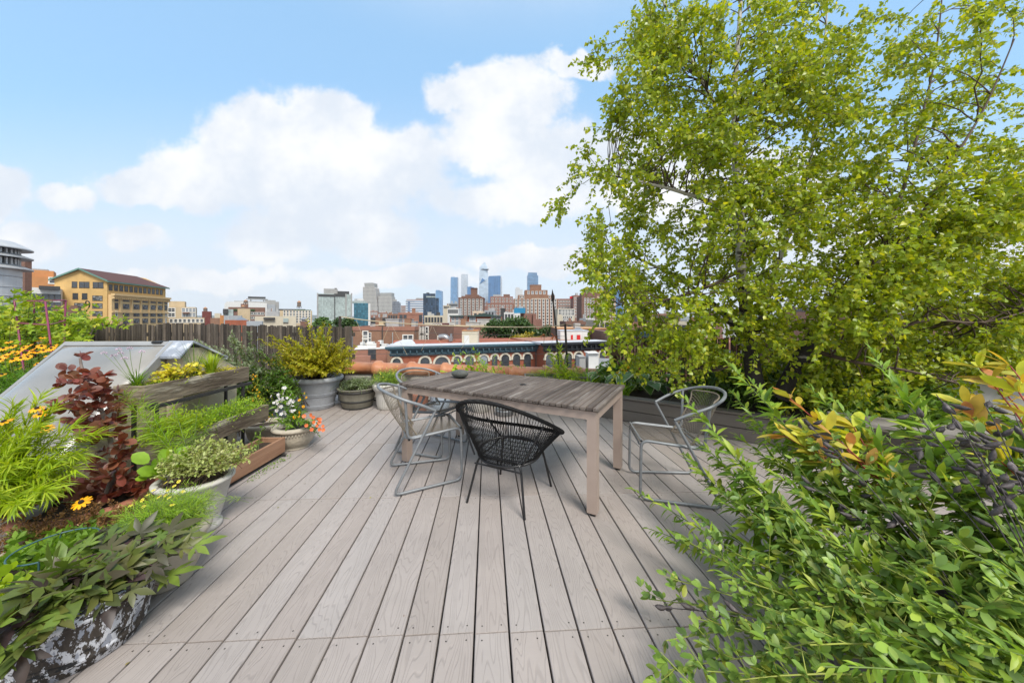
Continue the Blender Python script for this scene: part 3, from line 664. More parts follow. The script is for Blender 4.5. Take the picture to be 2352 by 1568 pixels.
# ---- grey wire mesh armchair: one of its kind, then copied
m_gsteel = pm('grey_painted_steel', (.235, .25, .26), (.19, .20, .21), 14, .45, metal=.25, c3=(.33, .33, .32), c3at=(.62, .7), c3scale=25)
m_wire = pm('expanded_metal', (.26, .22, .165), (.18, .15, .11), 10, .5, metal=.2, c3=(.22, .12, .06), c3at=(.6, .7), c3scale=14)
def mesh_chair():
    r = empty('wire_armchair', (0, 0, 0))
    def side(s):
        p = [(.05, s*.262, .597), (-.255, s*.272, .016), (.27, s*.215, .016), (.262, s*.215, .432), (-.15, s*.236, .395), (-.172, s*.276, .70)]
        return fillet(p, .055, 5)
    for s in (-1, 1): MB().tube(side(s), .0105, sides=8).build('side_frame', m_gsteel, r, smooth=True, local=True)
    ar = catmull([(.05,-.262,.597),(-.06,-.285,.655),(-.17,-.285,.70),(-.27,-.225,.74),(-.335,-.115,.762),(-.352,0,.768),(-.335,.115,.762),(-.27,.225,.74),(-.17,.285,.70),(-.06,.285,.655),(.05,.262,.597)], 6)
    MB().tube(ar, .0115, sides=8).build('armrest', m_gsteel, r, smooth=True, local=True)
    MB().tube([(.262, -.215, .425), (.262, .215, .425)], .009, sides=6).tube([(-.14, -.232, .39), (-.14, .232, .39)], .009, sides=6).build('cross_bar', m_gsteel, r, smooth=True, local=True)
    def Bk(u, v): return ((-.325+.10*u*u)+.165*v**1.4, .205*u*(1-.06*v), .735-.02*u*u-.335*v)
    def St(u, v):  # u across, v back to front
        return (-.16+.43*v, .205*u, .398+.03*v-.028*(1-u*u)*math.sin(math.pi*min(v*1.05, 1))-(.03*((v-.93)/.07)**2 if v > .93 else 0))
    def lattice(S, nu, nv, name, rr=.0011):
        b = MB(); n = nu+nv
        for sgn in (1, -1):
            for k in range(-nv, nu):
                pts = []
                for q in range(nv*2+1):
                    v = q/(nv*2); u = (k+v*nv)/nu if sgn > 0 else 1-(k+v*nv)/nu
                    if -1e-6 <= u <= 1+1e-6: pts.append(S(2*u-1, v))
                if len(pts) >= 2: b.tube(pts, rr, sides=3)
        return b.build(name, m_wire, r, local=True)
    lattice(St, 17, 19, 'seat_mesh'); lattice(Bk, 18, 15, 'back_mesh')
    def rim(S): return catmull([S(u, 0) for u in np.linspace(-1, 1, 7)]+[S(1, v) for v in np.linspace(.15, .9, 5)]+[S(u, 1) for u in np.linspace(1, -1, 7)]+[S(-1, v) for v in np.linspace(.9, .15, 5)], 3, True)
    MB().tube(rim(St), .006, sides=6, closed=True).build('seat_rim', m_gsteel, r, smooth=True, local=True)
    MB().tube(rim(Bk), .006, sides=6, closed=True).build('back_rim', m_wire, r, smooth=True, local=True)
    return r
ch = mesh_chair(); g_ = 'grey wire mesh armchairs round the table'
def place(o, x, y, deg, label, cat, group=None):
    o.location = (x, y, .0); o.rotation_euler.z = R(deg); tag(o, label, cat, group)
ch2 = copy_tree(ch); ch3 = copy_tree(ch)
place(ch, -.735, 2.835, 23, 'grey wire mesh armchair with sled base standing beside the black cord chair', 'armchair', g_)
place(ch2, -.80, 3.46, -25, 'grey wire mesh armchair tucked behind the far corner of the table near the pots', 'armchair', g_)
place(ch3, 1.22, 2.62, 171, 'grey wire mesh armchair standing alone near the raised bed, half behind green stems', 'armchair', g_)
# ---- round cord chair
m_cord = pm('black_cord', (.006, .006, .0065), (.010, .010, .010), 30, .6, spec=.25)
m_bsteel = pm('black_steel', (.014, .014, .015), rough=.35)
def cord_chair():
    r = empty('cord_chair', (0, 0, 0))                       # local +y is the front
    def outer(a):
        s = math.sin(a); return (.385*math.cos(a), .375*s-.01, .54-.185*s+.045*s*s)
    def inner(a):
        s = math.sin(a); return (.235*math.cos(a), .20*s-.02, .335+.035*s)
    A_ = np.linspace(0, 2*math.pi, 96, endpoint=False)
    MB().tube([outer(a) for a in A_], .0125, sides=10, closed=True).build('hoop', m_cord, r, smooth=True, local=True)
    b = MB()
    # cord wound round the hoop
    pts = []
    for a in np.linspace(0, 2*math.pi, 1600):
        o_ = np.array(outer(a)); q = a*260
        rad = np.array([math.cos(a), math.sin(a), 0])
        pts.append(o_+.0135*(rad*math.cos(q)+np.array([0, 0, 1])*math.sin(q)))
    b.tube(pts, .003, sides=3)
    n = 118
    for k in range(n):
        a = 2*math.pi*k/n; a2 = a+.10*math.sin(2*a)
        p0, p1 = np.array(outer(a)), np.array(inner(a2)); b.tube([p0, (p0+p1)/2+np.array([0, 0, -.006]), p1], .0026, sides=4)
    b.build('back_cords', m_cord, r, local=True)
    b = MB()
    for k in range(16):                                      # seat: cords strung across the lower ring, sagging
        t = (k+.5)/16*2-1; a0, a1 = math.acos(t), -math.acos(t); p0, p1 = np.array(inner(a0)), np.array(inner(a1)); m_ = (p0+p1)/2; m_[2] -= .03*(1-t*t)
        b.tube(bez(p0, m_, p1, 5), .0027, sides=4)
    for k in range(9):
        t = (k+.5)/9*2-1; a0 = math.asin(t); p0, p1 = np.array(inner(a0)), np.array(inner(math.pi-a0)); m_ = (p0+p1)/2; m_[2] -= .035*(1-t*t)
        b.tube(bez(p0, m_, p1, 5), .0027, sides=4)
    b.build('seat_cords', m_cord, r, local=True)
    MB().tube([inner(a) for a in A_[::2]], .009, sides=8, closed=True).build('seat_ring', m_bsteel, r, smooth=True, local=True)
    for s, z, fy in ((-1, .325, -.215), (1, .352, .235)):
        b = MB(); b.tube(fillet([(-.225, fy+s*.02, .0), (-.165, fy-s*.045, z), (.165, fy-s*.045, z), (.225, fy+s*.02, .0)], .06, 6), .0085, sides=8)
        if s < 0: b.tube([(-.185, fy-.0+.02, z-.05), (.185, fy+.02, z-.05)], .006, sides=6)
        b.build('leg_frame', m_bsteel, r, smooth=True, local=True)
    for s in (-1, 1):
        MB().tube([(s*.17, -.17, .325), (s*.19, 0, .30), (s*.17, .19, .352)], .007, sides=6).build('side_stretcher', m_bsteel, r, smooth=True, local=True)
        MB().tube([(s*.19, .20, .34), (s*.31, .17, .49)], .007, sides=6).build('hoop_support', m_bsteel, r, smooth=True, local=True)
        MB().tube([(s*.19, -.19, .33), (s*.33, -.17, .60)], .007, sides=6).build('hoop_support', m_bsteel, r, smooth=True, local=True)
    return r
cc = cord_chair(); place(cc, -.012, 2.525, -27, 'round black cord chair with thin black legs pulled up to the table', 'chair')
# ================================================================== pots and planters
m_rgrey = pm('grey_resin', (.40, .42, .45), (.34, .355, .38), 40, .55, bump=.1, bscale=90)
m_cstone = pm('cream_cast_stone', (.50, .45, .37), (.36, .315, .24), 3.5, .85, bump=.5, bscale=45, c3=(.24, .22, .18), c3at=(.56, .72), c3scale=6)
m_wstone = pm('white_cast_stone', (.55, .53, .49), (.42, .40, .36), 3, .85, bump=.4, bscale=50, c3=(.28, .26, .22), c3at=(.6, .72), c3scale=9)
m_tpot = pm('terracotta_pot', (.36, .145, .09), (.28, .105, .065), 6, .75, bump=.2, bscale=40, c3=(.40, .26, .19), c3at=(.58, .7))
m_band = pm('dark_band', (.045, .042, .038), (.03, .03, .028), 8, .6)
m_barrel = pm('olive_grey_stave', (.235, .22, .175), (.165, .155, .12), 10, .75, stretch=(1, 1, .2), bump=.3)
m_slate = pm('slate_blue_planter', (.16, .19, .22), (.13, .155, .18), 12, .6)
m_lblue = pm('light_blue_pot', (.42, .50, .58), (.38, .46, .54), 5, .5)
m_galv = pm('galvanised', (.35, .36, .37), (.25, .26, .27), 12, .4, metal=.7)
def pot(name, label, cat, c, prof, mat, inner=.86, soil=-.03, n=48, sx=1, sy=1, wob=None, rot=0, thick=.018):
    """prof: (radius, height) from the foot to the rim"""
    r = empty(name, (c[0], c[1], c[2] if len(c) > 2 else 0), label, cat)
    R1, H = prof[-1]; ri = R1-thick-.008
    b = MB(); b.lathe([(0, .001)]+prof+[(R1-thick, H+.002), (ri, H-.02), (ri*.96, H+soil-.03)], (0, 0, 0), n, 0, sx, sy, wob)
    b.build('pot', mat, r, smooth=True, local=True)
    MB().disc(ri*.985, H+soil-.01, n=n, sx=sx, sy=sy).build('soil', m_soil, r, local=True)
    return r
def ring(parent, R_, z, rt, mat, name='band', n=48, sx=1, sy=1, hz=None):
    hz = hz or rt
    MB().lathe([(R_-rt*.4, z-hz), (R_+rt*.6, z-hz*.8), (R_+rt, z), (R_+rt*.6, z+hz*.8), (R_-rt*.4, z+hz)], (0, 0, 0), n, 0, sx, sy).build(name, mat, parent, smooth=True, local=True)
# big grey resin pot
C1 = (-2.84, 5.0)
p = pot('resin_pot', 'big light grey resin pot with thick rolled rim and ribbed bands holding the golden shrub', 'pot', C1,
        [(.205,0),(.215,.012),(.222,.10),(.262,.25),(.292,.375),(.296,.385),(.325,.392),(.338,.41),(.338,.44),(.325,.455)], m_rgrey, thick=.03, soil=-.06)
for z, r_ in ((.045, .219), (.06, .221), (.195, .25), (.21, .254), (.225, .258)): ring(p, r_, z, .006, m_rgrey, 'rib')
# round resin half barrel
C2 = (-2.27, 5.02)
p = pot('barrel_pot', 'olive grey half barrel pot with dark hoops full of pale herbs by the parapet', 'pot', C2,
        [(.185,0),(.20,.01),(.235,.15),(.262,.27),(.272,.275),(.275,.29)], m_barrel, wob=lambda a, z: 1+.006*(abs((a*11/math.pi) % 1-.5) < .45))
for z, r_, h in ((.245, .257, .018), (.115, .226, .018), (.02, .199, .02)): ring(p, r_, z, .007, m_band, 'hoop', hz=h)
# white fluted pot
C3 = (-1.80, 4.95)
p = pot('fluted_pot', 'white fluted classical pot holding a ball of fine green foliage behind the left armchair', 'pot', C3,
        [(.135,0),(.142,.01),(.15,.06),(.165,.22),(.17,.24),(.18,.26),(.195,.275),(.205,.30),(.21,.34),(.20,.36)], m_wstone, wob=lambda a, z: 1+(.018*math.cos(a*34) if .02 < z < .23 else 0), n=136)
# terracotta, blue, white and galvanised pots seen under the table
pot('terracotta_planter', 'red terracotta pot with raised pattern glimpsed through the chair mesh under the table', 'pot', (-1.32, 4.82), [(.11,0),(.115,.01),(.14,.20),(.155,.235),(.16,.27)], m_tpot, wob=lambda a, z: 1+(.02*math.sin(a*14+z*60) if .03 < z < .2 else 0), n=96)
pot('pale_blue_pot', 'pale blue grey smooth pot standing under the far end of the table', 'pot', (-1.02, 4.85), [(.12,0),(.125,.01),(.15,.22),(.155,.25)], m_lblue)
pot('stone_bowl_pot', 'small cream pot seen through the cords of the black chair', 'pot', (-.44, 4.78), [(.10,0),(.105,.01),(.14,.09),(.155,.16),(.16,.20)], m_wstone)
p = pot('metal_bucket', 'low galvanised pan on the deck seen through the cords of the black chair', 'bucket', (-.10, 4.62), [(.115,0),(.12,.005),(.13,.06),(.135,.075)], m_galv)
# slate blue square planter
def square_planter(name, label, c, w_, h, mat, rot=0, taper=.8, l=None, parts='planter_box'):
    l = l or w_; r = empty(name, (*c, 0), label, 'planter'); b = MB(); t = .015
    V = []
    for (s, z) in ((taper, 0), (1, h), (1, h), (1, h-.05)):
        k = len(V)//4; o = t if k >= 2 else 0
        V += [(sx*(l/2*s-o), sy*(w_/2*s-o), z) for sx, sy in ((-1,-1),(1,-1),(1,1),(-1,1))]
    Fc = [(3,2,1,0)]+[(q*4+i, q*4+(i+1) % 4, q*4+4+(i+1) % 4, q*4+4+i) for q in range(3) for i in range(4)]
    o = b.add(V, Fc).box(-l/2-.008, l/2+.008, -w_/2-.008, -w_/2, h-.022, h+.001).box(-l/2-.008, l/2+.008, w_/2, w_/2+.008, h-.022, h+.001).build(parts, mat, r, local=True)
    MB().box(-l/2+t, l/2-t, -w_/2+t, w_/2-t, h-.08, h-.035).build('soil', m_soil, r, local=True); r.rotation_euler.z = rot
    return r
square_planter('square_planter', 'slate blue square planter behind the white and orange flowers', (-3.0, 4.28), .27, .40, m_slate, R(4), l=.30)
square_planter('trough_planter', 'grey wooden trough of low juniper green behind the table near the coping', (.66, 4.98), .26, .47, m_greywood, R(-2), .96, l=.95)
# flower urn with a beaded collar
CU = (-2.20, 3.47)
p = pot('stone_urn', 'cream stone urn with beaded collar holding white and orange flowers at the planter end', 'pot', CU,
        [(.125,0),(.13,.012),(.12,.022),(.128,.03),(.155,.06),(.172,.10),(.178,.145),(.18,.17),(.188,.178),(.205,.188),(.21,.20),(.205,.213),(.195,.22)], m_cstone, thick=.03)
b = MB()
for k in range(44):
    a = k*2*math.pi/44; b.box(-.005, .005, -.006, .006, -.011, .011, rot=a, at=(.187*math.cos(a), .187*math.sin(a), .164))
b.build('beading', m_cstone, p, local=True)
pot('stone_planter', 'weathered cream stone pot in the shade under the tiered planter boxes', 'pot', (-2.62, 3.62), [(.11,0),(.12,.015),(.15,.07),(.165,.14),(.19,.16),(.19,.19),(.18,.20)], m_cstone)
# ---- row of pots along the left
P3 = (-1.97, 2.12)
p = pot('tall_stone_pot', 'tall flared white stone pot holding cream variegated herbs next to the wooden planter', 'pot', P3,
        [(.122,0),(.127,.012),(.125,.03),(.112,.045),(.128,.10),(.150,.20),(.172,.29),(.186,.303),(.186,.316),(.175,.322)], m_wstone, thick=.02, sx=1.1, sy=1.0)
P2 = (-1.72, 1.70)
p = pot('round_stone_pot', 'round cream stone pot with thick rim holding thread leaved yellow coreopsis', 'pot', P2,
        [(.098,0),(.102,.012),(.10,.03),(.122,.07),(.142,.13),(.15,.19),(.156,.215),(.170,.225),(.175,.242),(.170,.256),(.158,.264)], m_cstone, thick=.03)
P4 = (-2.56, 2.08)
p = pot('terracotta_bowl', 'wide terracotta bowl with rolled rim around the foot of the purple smoke bush', 'pot', P4,
        [(.18,0),(.19,.01),(.24,.10),(.285,.17),(.305,.18),(.31,.20),(.30,.215),(.285,.22)], m_tpot, thick=.022)
p = pot('white_bowl', 'white bowl planter under the lime green needle leaved clump', 'pot', (-2.92, 1.90), [(.15,0),(.16,.01),(.20,.12),(.225,.20),(.235,.22),(.23,.235)], m_wstone)
p = pot('low_stone_pot', 'low grey pot buried under astilbe and strawberry leaves beside the terracotta bowl', 'pot', (-2.18, 1.56), [(.19,0),(.20,.01),(.24,.10),(.26,.17),(.26,.19)], m_cstone)
# painted half barrel (peeling white paint over dark wood)
def peel():
    m = bpy.data.materials.new('peeling_paint'); m.use_nodes = True; nt = m.node_tree; N = nt.nodes; L = nt.links; b = N['Principled BSDF']; b.inputs['Roughness'].default_value = .8
    tc = N.new('ShaderNodeTexCoord')
    def nz(s, st, d=8, r=.65):
        mp = N.new('ShaderNodeMapping'); mp.inputs['Scale'].default_value = st; L.new(tc.outputs['Object'], mp.inputs[0])
        n = N.new('ShaderNodeTexNoise'); n.inputs['Scale'].default_value = s; n.inputs['Detail'].default_value = d; n.inputs['Roughness'].default_value = r; L.new(mp.outputs[0], n.inputs[0]); return n.outputs[0]
    def ramp(x, a, c): r = N.new('ShaderNodeMapRange'); L.new(x, r.inputs[0]); r.inputs[1].default_value = a; r.inputs[2].default_value = c; return r.outputs[0]
    def mix(f, a, c):
        x = N.new('ShaderNodeMix'); x.data_type = 'RGBA'; L.new(f, x.inputs[0])
        for i, v in ((6, a), (7, c)):
            if isinstance(v, tuple): x.inputs[i].default_value = (*v, 1)
            else: L.new(v, x.inputs[i])
        return x.outputs[2]
    wood = mix(ramp(nz(50, (1, 1, .12)), .3, .7), (.07, .055, .042), (.022, .018, .015))
    c = mix(ramp(nz(24, (1, 1, .42), 10, .72), .50, .515), wood, (.58, .59, .62))
    c = mix(ramp(nz(26, (1, 1, .5)), .56, .58), c, (.30, .32, .37))
    c = mix(ramp(nz(13, (1, 1, 2.8)), .575, .59), c, (.012, .012, .012))
    L.new(c, b.inputs['Base Color'])
    bp = N.new('ShaderNodeBump'); bp.inputs['Strength'].default_value = .7; bp.inputs['Distance'].default_value = .004; L.new(nz(24, (1, 1, .42), 10, .72), bp.inputs['Height']); L.new(bp.outputs[0], b.inputs['Normal'])
    return m
m_peel = peel(); CB = (-1.735, 1.37)
p = pot('half_barrel', 'old wooden half barrel with peeling white paint and dark hoops under the sweet potato vine', 'planter', CB,
        [(.168,0),(.174,.004),(.192,.06),(.208,.13),(.218,.20),(.221,.24)], m_peel, n=96, wob=lambda a, z: 1+.008*math.cos(a*20) if abs((a*10/math.pi) % 1-.5) > .46 else 1)
for z, r_ in ((.205, .219), (.05, .189)): ring(p, r_, z, .005, m_peel, 'hoop', hz=.013)
# ---- tiered wooden planter boxes
m_oldwood = pm('grey_old_plank', (.25, .205, .14), (.085, .062, .04), 5.5, .9, stretch=(.25, .25, 1.6), island=.1, bump=.9, bscale=30, c3=(.40, .36, .28), c3at=(.53, .62), c3scale=5, contrast=(.38, .62))
m_redwood = pm('reddish_plank', (.36, .205, .125), (.24, .125, .07), 5, .7, stretch=(.25, .25, 3.2), bump=.4, bscale=22, contrast=(.35, .6))
def wood_box(label, x0, x1, y0, y1, z0, z1, mat):
    r = empty('wooden_planter', ((x0+x1)/2, (y0+y1)/2, z0), label, 'planter', 'tiered wooden planter boxes'); t = .022
    MB().box(x1-t, x1, y0, y1, z0, z1, bev=.003).box(x0, x0+t, y0, y1, z0, z1, bev=.003).build('long_board', mat, r)
    MB().box(x0+t, x1-t, y0, y0+t, z0+.002, z1-.002, bev=.003).build('end_board', mat, r); MB().box(x0+t, x1-t, y1-t, y1, z0+.002, z1-.002, bev=.003).build('end_board', mat, r)
    MB().box(x0+t, x1-t, y0+t, y1-t, z0+.012, z1-.045).build('soil', m_soil, r)
    return r
wood_box('topmost weathered grey plank planter box filled with yellow green groundcover', -2.77, -2.55, 2.37, 3.31, .70, .835, m_oldwood)
wood_box('middle weathered plank planter box overflowing with small trailing greens', -2.57, -2.36, 2.32, 3.31, .33, .47, m_oldwood)
wood_box('lowest reddish plank planter box just above the deck beside the stone urn', -2.38, -2.16, 2.50, 3.25, .035, .175, m_redwood)
m_iron = pm('dark_iron', (.03, .032, .035), (.05, .045, .04), 10, .6, metal=.4)
st = empty('planter_stand', (-2.5, 2.8, 0), 'dark iron stand carrying the tiered wooden planter boxes', 'stand')
for y in (2.42, 3.2):
    MB().box(-2.70, -2.682, y, y+.02, 0, .688).box(-2.54, -2.522, y, y+.02, 0, .688).build('post', m_iron, st)
    MB().box(-2.78, -2.54, y, y+.03, .688, .6985).box(-2.58, -2.35, y+.031, y+.06, .316, .3285).box(-2.66, -2.13, y+.005, y+.025, .012, .024).build('bracket', m_iron, st)
MB().box(-2.56, -2.52, 2.38, 3.31, .665, .687).build('rail', m_iron, st)
# wire plant hoop
m_green_wire = pm('green_coated_wire', (.05, .12, .13), rough=.4)
hp = empty('plant_hoop', (-2.0, 1.5, .2), 'green coated wire plant support ring standing over the strawberry leaves', 'plant support')
cx, cy, cz = P(128, 1252, 1.50)
MB().tube([(cx+.125*math.cos(a), cy+.125*math.sin(a), cz) for a in np.linspace(-.3, 5.3, 40)], .0035, sides=6).build('ring', m_green_wire, hp, smooth=True)
for a in (-.3, 2.4, 5.3): MB().tube([(cx+.125*math.cos(a), cy+.125*math.sin(a), cz), (cx+.12*math.cos(a), cy+.12*math.sin(a), .12)], .0035, sides=6).build('leg', m_green_wire, hp, smooth=True)
# ================================================================== the city
GZ = -19.0
m_city = pm('city_ground', (.10, .09, .085), (.06, .055, .052), .05, .95)
tag(MB().box(-6000, 6000, 5.8, 9000, GZ-1, GZ).build('ground', m_city), kind='structure')
m_water = pm('river_water', (.10, .22, .27), (.08, .18, .23), .02, .2)
tag(MB().box(-1500, -200, 800, 2600, GZ+.01, GZ+.35).build('river', m_water), kind='structure')
m_hill = pm('wooded_hill', (.10, .13, .12), (.17, .18, .18), .02, 1, c3=(.32, .31, .30), c3at=(.6, .68), c3scale=.05)
def hills():
    V, Fc = [], []; n = 160
    for i in range(n+1):
        x = -4200+8400*i/n; h = 26+10*math.sin(i*.21)+6*math.sin(i*.83+1)+4*math.sin(i*2.1); V += [(x, 3000, GZ), (x, 3080, GZ+19+h*.55), (x, 3300, GZ+19+h), (x, 4200, GZ)]
    for i in range(n):
        for q in range(3): Fc.append([i*4+q, i*4+4+q, i*4+5+q, i*4+1+q])
    tag(mesh('hills', V, Fc, m_hill, None, smooth=True), kind='structure')
hills()
m_wf = pm('window_frame', (.78, .76, .70), (.68, .66, .60), 1, .7); m_wfd = pm('dark_window_frame', (.06, .055, .05), rough=.6)
m_gl = pm('window_glass', (.025, .03, .037), (.08, .09, .10), .6, .12, spec=.8); m_gl2 = pm('pale_window_glass', (.30, .33, .36), (.14, .16, .18), .5, .15)
def winmesh(name, w_, h, frame, glass, bars=1, arch=False, t=.12, cross=True):
    b = MB(); d = .10; f = t
    b.box(-w_/2, w_/2, -.02, .05, 0, h, 1)
    b.box(-w_/2-f, -w_/2, -.06, .0, -f, h+f, 0); b.box(w_/2, w_/2+f, -.06, 0, -f, h+f, 0); b.box(-w_/2-f*1.3, w_/2+f*1.3, -.10, -.001, -f*1.4, -.001, 0); b.box(-w_/2, w_/2, -.06, -.001, h, h+f, 0)
    if cross: b.box(-w_/2, w_/2, -.05, -.021, h*.48, h*.53, 0)
    for k in range(1, bars): x = -w_/2+w_*k/bars; b.box(x-.05, x+.05, -.055, -.022, .001, h-.001, 0)
    o = b.build(name, [frame, glass], None, local=True); me = o.data; bpy.data.objects.remove(o); return me
m_gl3 = pm('mixed_window_glass', (.05,.055,.06), (.30,.31,.31), 1.1, .15, contrast=(.42,.6))
WM = dict(small=winmesh('win_s', .95, 1.5, m_wf, m_gl, t=.22), wide=winmesh('win_w', 2.0, 1.5, m_wf, m_gl, 2, t=.22), dark=winmesh('win_d', 1.1, 1.7, m_wfd, m_gl, 1), dwide=winmesh('win_dw', 2.4, 1.45, m_wfd, m_gl3, 3, t=.08), light=winmesh('win_l', 1.1, 1.6, m_wf, m_gl2, 1), slim=winmesh('win_sl', .6, 1.5, m_wf, m_gl))
def addwin(root, kind, pts, rz=0, name='window', s=1):
    for (x, y, z) in pts:
        o = bpy.data.objects.new(name, WM[kind]); link(o, root); o.location = (x, y, z); o.rotation_euler.z = rz; o.scale = (s, s, s)
class Bld:
    """a building standing on the ground; x0, x1, top are read at depth Y in photo terms"""
    def __init__(s, name, label, x0, x1, yt, Y, dep, mat, rot=0, cat='building', group=None, base=None):
        s.Y = Y; s.k = Y/F; s.xc = (x0+x1)/2
        if rot == 0 and s.xc < 1000 or s.xc > 1420: rot = -math.atan((s.xc-HX)/F)*.92      # street fronts turned toward the terrace
        s.kx = s.k*math.cos(rot) if abs(s.xc-HX) > 150 else s.k; s.w = (x1-x0)*s.kx; X = (s.xc-HX)*s.k; s.h = HC-(yt-HY)*s.k-GZ
        s.r = empty(name, (X, Y, GZ), label, cat, group); s.dep = dep; s.mat = mat; s.rot = rot
        s.wall = MB().box(-s.w/2, s.w/2, 0, dep, 0, s.h).build('wall', mat, s.r, local=True); s.r.rotation_euler.z = rot
    def X(s, x): return (x-s.xc)*s.kx
    def Z(s, y): return HC-(y-HY)*s.k-GZ
    def part(s, name, x0, x1, y0, y1, mat, d0=0, d1=None, kids=None):
        """a box from photo x0..x1 and heights y0 (top)..y1 (bottom), between depths d0 and d1 behind the front"""
        return MB().box(s.X(x0), s.X(x1), d0, s.dep if d1 is None else d1, s.Z(y1), s.Z(y0)).build(name, mat, s.r, local=True)
    def parapet(s, mat, h=.9, o=.25): 
        b = MB(); w_, d, z = s.w/2+o, s.dep+o, s.h
        b.box(-w_, w_, -o, -.002, z-.6, z+h).box(-w_, w_, s.dep+.002, d, z-.6, z+h).box(-w_, -s.w/2-.002, 0, s.dep, z-.6, z+h).box(s.w/2+.002, w_, 0, s.dep, z-.6, z+h); return b.build('parapet', mat, s.r, local=True)
    def wins(s, kind, x0, x1, n, ytop, ybot, rows, y=-.03, sc=1, skip=(), name='window'):
        """n columns between photo x0 and x1, rows between photo heights"""
        pts = []
        for i in range(n):
            for j in range(rows):
                if (i, j) in skip: continue
                pts.append((s.X(x0+(x1-x0)*(i+.5)/n), y, s.Z(ytop+(ybot-ytop)*(j+.8)/rows)))
        addwin(s.r, kind, pts, 0, name, sc); return s
    def sidewins(s, kind, side, n, ytop, ybot, rows, sc=1):
        x = side*(s.w/2+.03); pts = [(x, s.dep*(i+.5)/n, s.Z(ytop+(ybot-ytop)*(j+.8)/rows)) for i in range(n) for j in range(rows)]; addwin(s.r, kind, pts, side*math.pi/2, 'window', sc); return s
    def roofbits(s, seed, n=4, mat=None):
        rg = np.random.default_rng(seed)
        for i in range(n):
            x = rg.uniform(-.4, .4)*s.w; y = rg.uniform(.15, .8)*s.dep; a = rg.uniform(.04, .12)*s.w; h = rg.uniform(1, 3.2)*(.5+s.k); MB().box(x-a, x+a, y-a, y+a, s.h, s.h+h).box(x-a*1.08, x+a*1.08, y-a*1.08, y+a*1.08, s.h+h+.001, s.h+h*1.08).build('roof_unit', mat or (m_unit if rg.random() < .6 else m_brown), s.r, local=True)
m_unit = pm('roof_unit_grey', (.42, .42, .41), (.30, .30, .30), .8, .7)
m_brown = brickmat('brown_brick', (.27, .135, .08), (.22, .11, .065), mortar=(.26,.18,.13), stain=.2)
m_brown2 = brickmat('dark_brown_brick', (.19, .095, .065), (.155, .078, .053), mortar=(.19,.125,.10), stain=.2)
m_red = brickmat('red_brick', (.33, .085, .04), (.27, .068, .032), mortar=(.30,.14,.09), stain=.2)
m_redp = brickmat('pinkish_red_brick', (.32, .14, .095), (.27, .12, .08), mortar=(.30,.18,.13), stain=.15)
m_pinkb = brickmat('dusty_pink_brick', (.26, .125, .09), (.22, .105, .078), mortar=(.26,.16,.13), stain=.15)
m_tan = brickmat('tan_brick', (.50, .385, .235), (.46, .35, .21), mortar=(.48,.40,.28), stain=.12)
m_yel = brickmat('yellow_brick', (.58, .37, .13), (.53, .33, .11), mortar=(.54,.37,.17), stain=.14)
m_yels = pm('yellow_stone', (.66, .46, .23), (.58, .40, .19), 1.5, .85)
m_org = brickmat('orange_brick', (.50, .21, .07), (.45, .185, .06), mortar=(.45,.26,.13), stain=.12)
m_creamw = pm('cream_render', (.56, .50, .38), (.48, .43, .33), .6, .85); m_whitew = pm('white_render', (.66, .65, .62), (.52, .52, .50), 1.2, .85, c3=(.40,.39,.36), c3at=(.6,.75))
m_maroon = pm('maroon_brick', (.16, .045, .035), (.13, .035, .03), 2, .9); m_greyw = pm('grey_panel', (.34, .36, .38), (.28, .30, .32), .5, .6)
m_tealc = pm('teal_cornice', (.055, .11, .14), (.04, .085, .11), 3, .55, c3=(.09, .15, .18), c3at=(.55, .75)); m_blackc = pm('charcoal_cornice', (.035, .04, .05), (.025, .028, .035), 3, .5)
m_lime = pm('limestone_arch', (.62, .56, .45), (.50, .45, .36), 3, .85); m_tile = pm('maroon_roof_tile', (.105, .045, .038), (.08, .034, .03), 3, .8, bump=.4); m_verd = pm('verdigris', (.12, .24, .19), (.09, .19, .15), 3, .6)
m_roofw = pm('silver_roof', (.55, .57, .60), (.45, .47, .50), .5, .5); m_dkroof = pm('dark_roof', (.06, .06, .06), rough=.9); m_redd = pm('red_door', (.62, .02, .02), rough=.4); m_blue = pm('blue_tarp', (.02, .22, .40), (.02, .19, .35), .4, .5)
def watertower(name, label, x0, x1, yt, ym, yb, Y, parent=None, legs=True):
    k = Y/F; X = ((x0+x1)/2-HX)*k; r_ = (x1-x0)*k/2; z = lambda y: HC-(y-HY)*k
    root = empty(name, (X, Y, z(yb)), label, 'water tower'); h1 = z(ym)-z(yb)
    leg = h1*.3 if legs else 0
    b = MB(); b.lathe([(0,leg),(r_,leg),(r_*.97,h1),(0,h1)], n=20); b.build('tank', m_twd, root, local=True)
    MB().lathe([(r_*1.12,h1),(0.01,z(yt)-z(yb)),(0.0,z(yt)-z(yb))], n=20).build('roof', m_cone, root, local=True)
    if legs:
        b = MB()
        for sx in (-1, 1):
            for sy in (-1, 1): b.box(sx*r_*.7-.1*r_, sx*r_*.7+.1*r_, sy*r_*.7-.1*r_, sy*r_*.7+.1*r_, 0, leg)
        b.box(-r_, r_, -r_, r_, leg*.9, leg*.999); b.build('legs', m_dkroof, root, local=True)
    return root
m_twd = pm('tank_wood', (.20, .15, .12), (.13, .10, .08), 2, .9, stretch=(3, 3, .3)); m_cone = pm('copper_cone', (.42, .22, .11), (.36, .18, .09), 2, .7)
AB = 'apartment_building'; OB = 'office_building'; GT = 'glass_tower'; BB = 'brick_building'
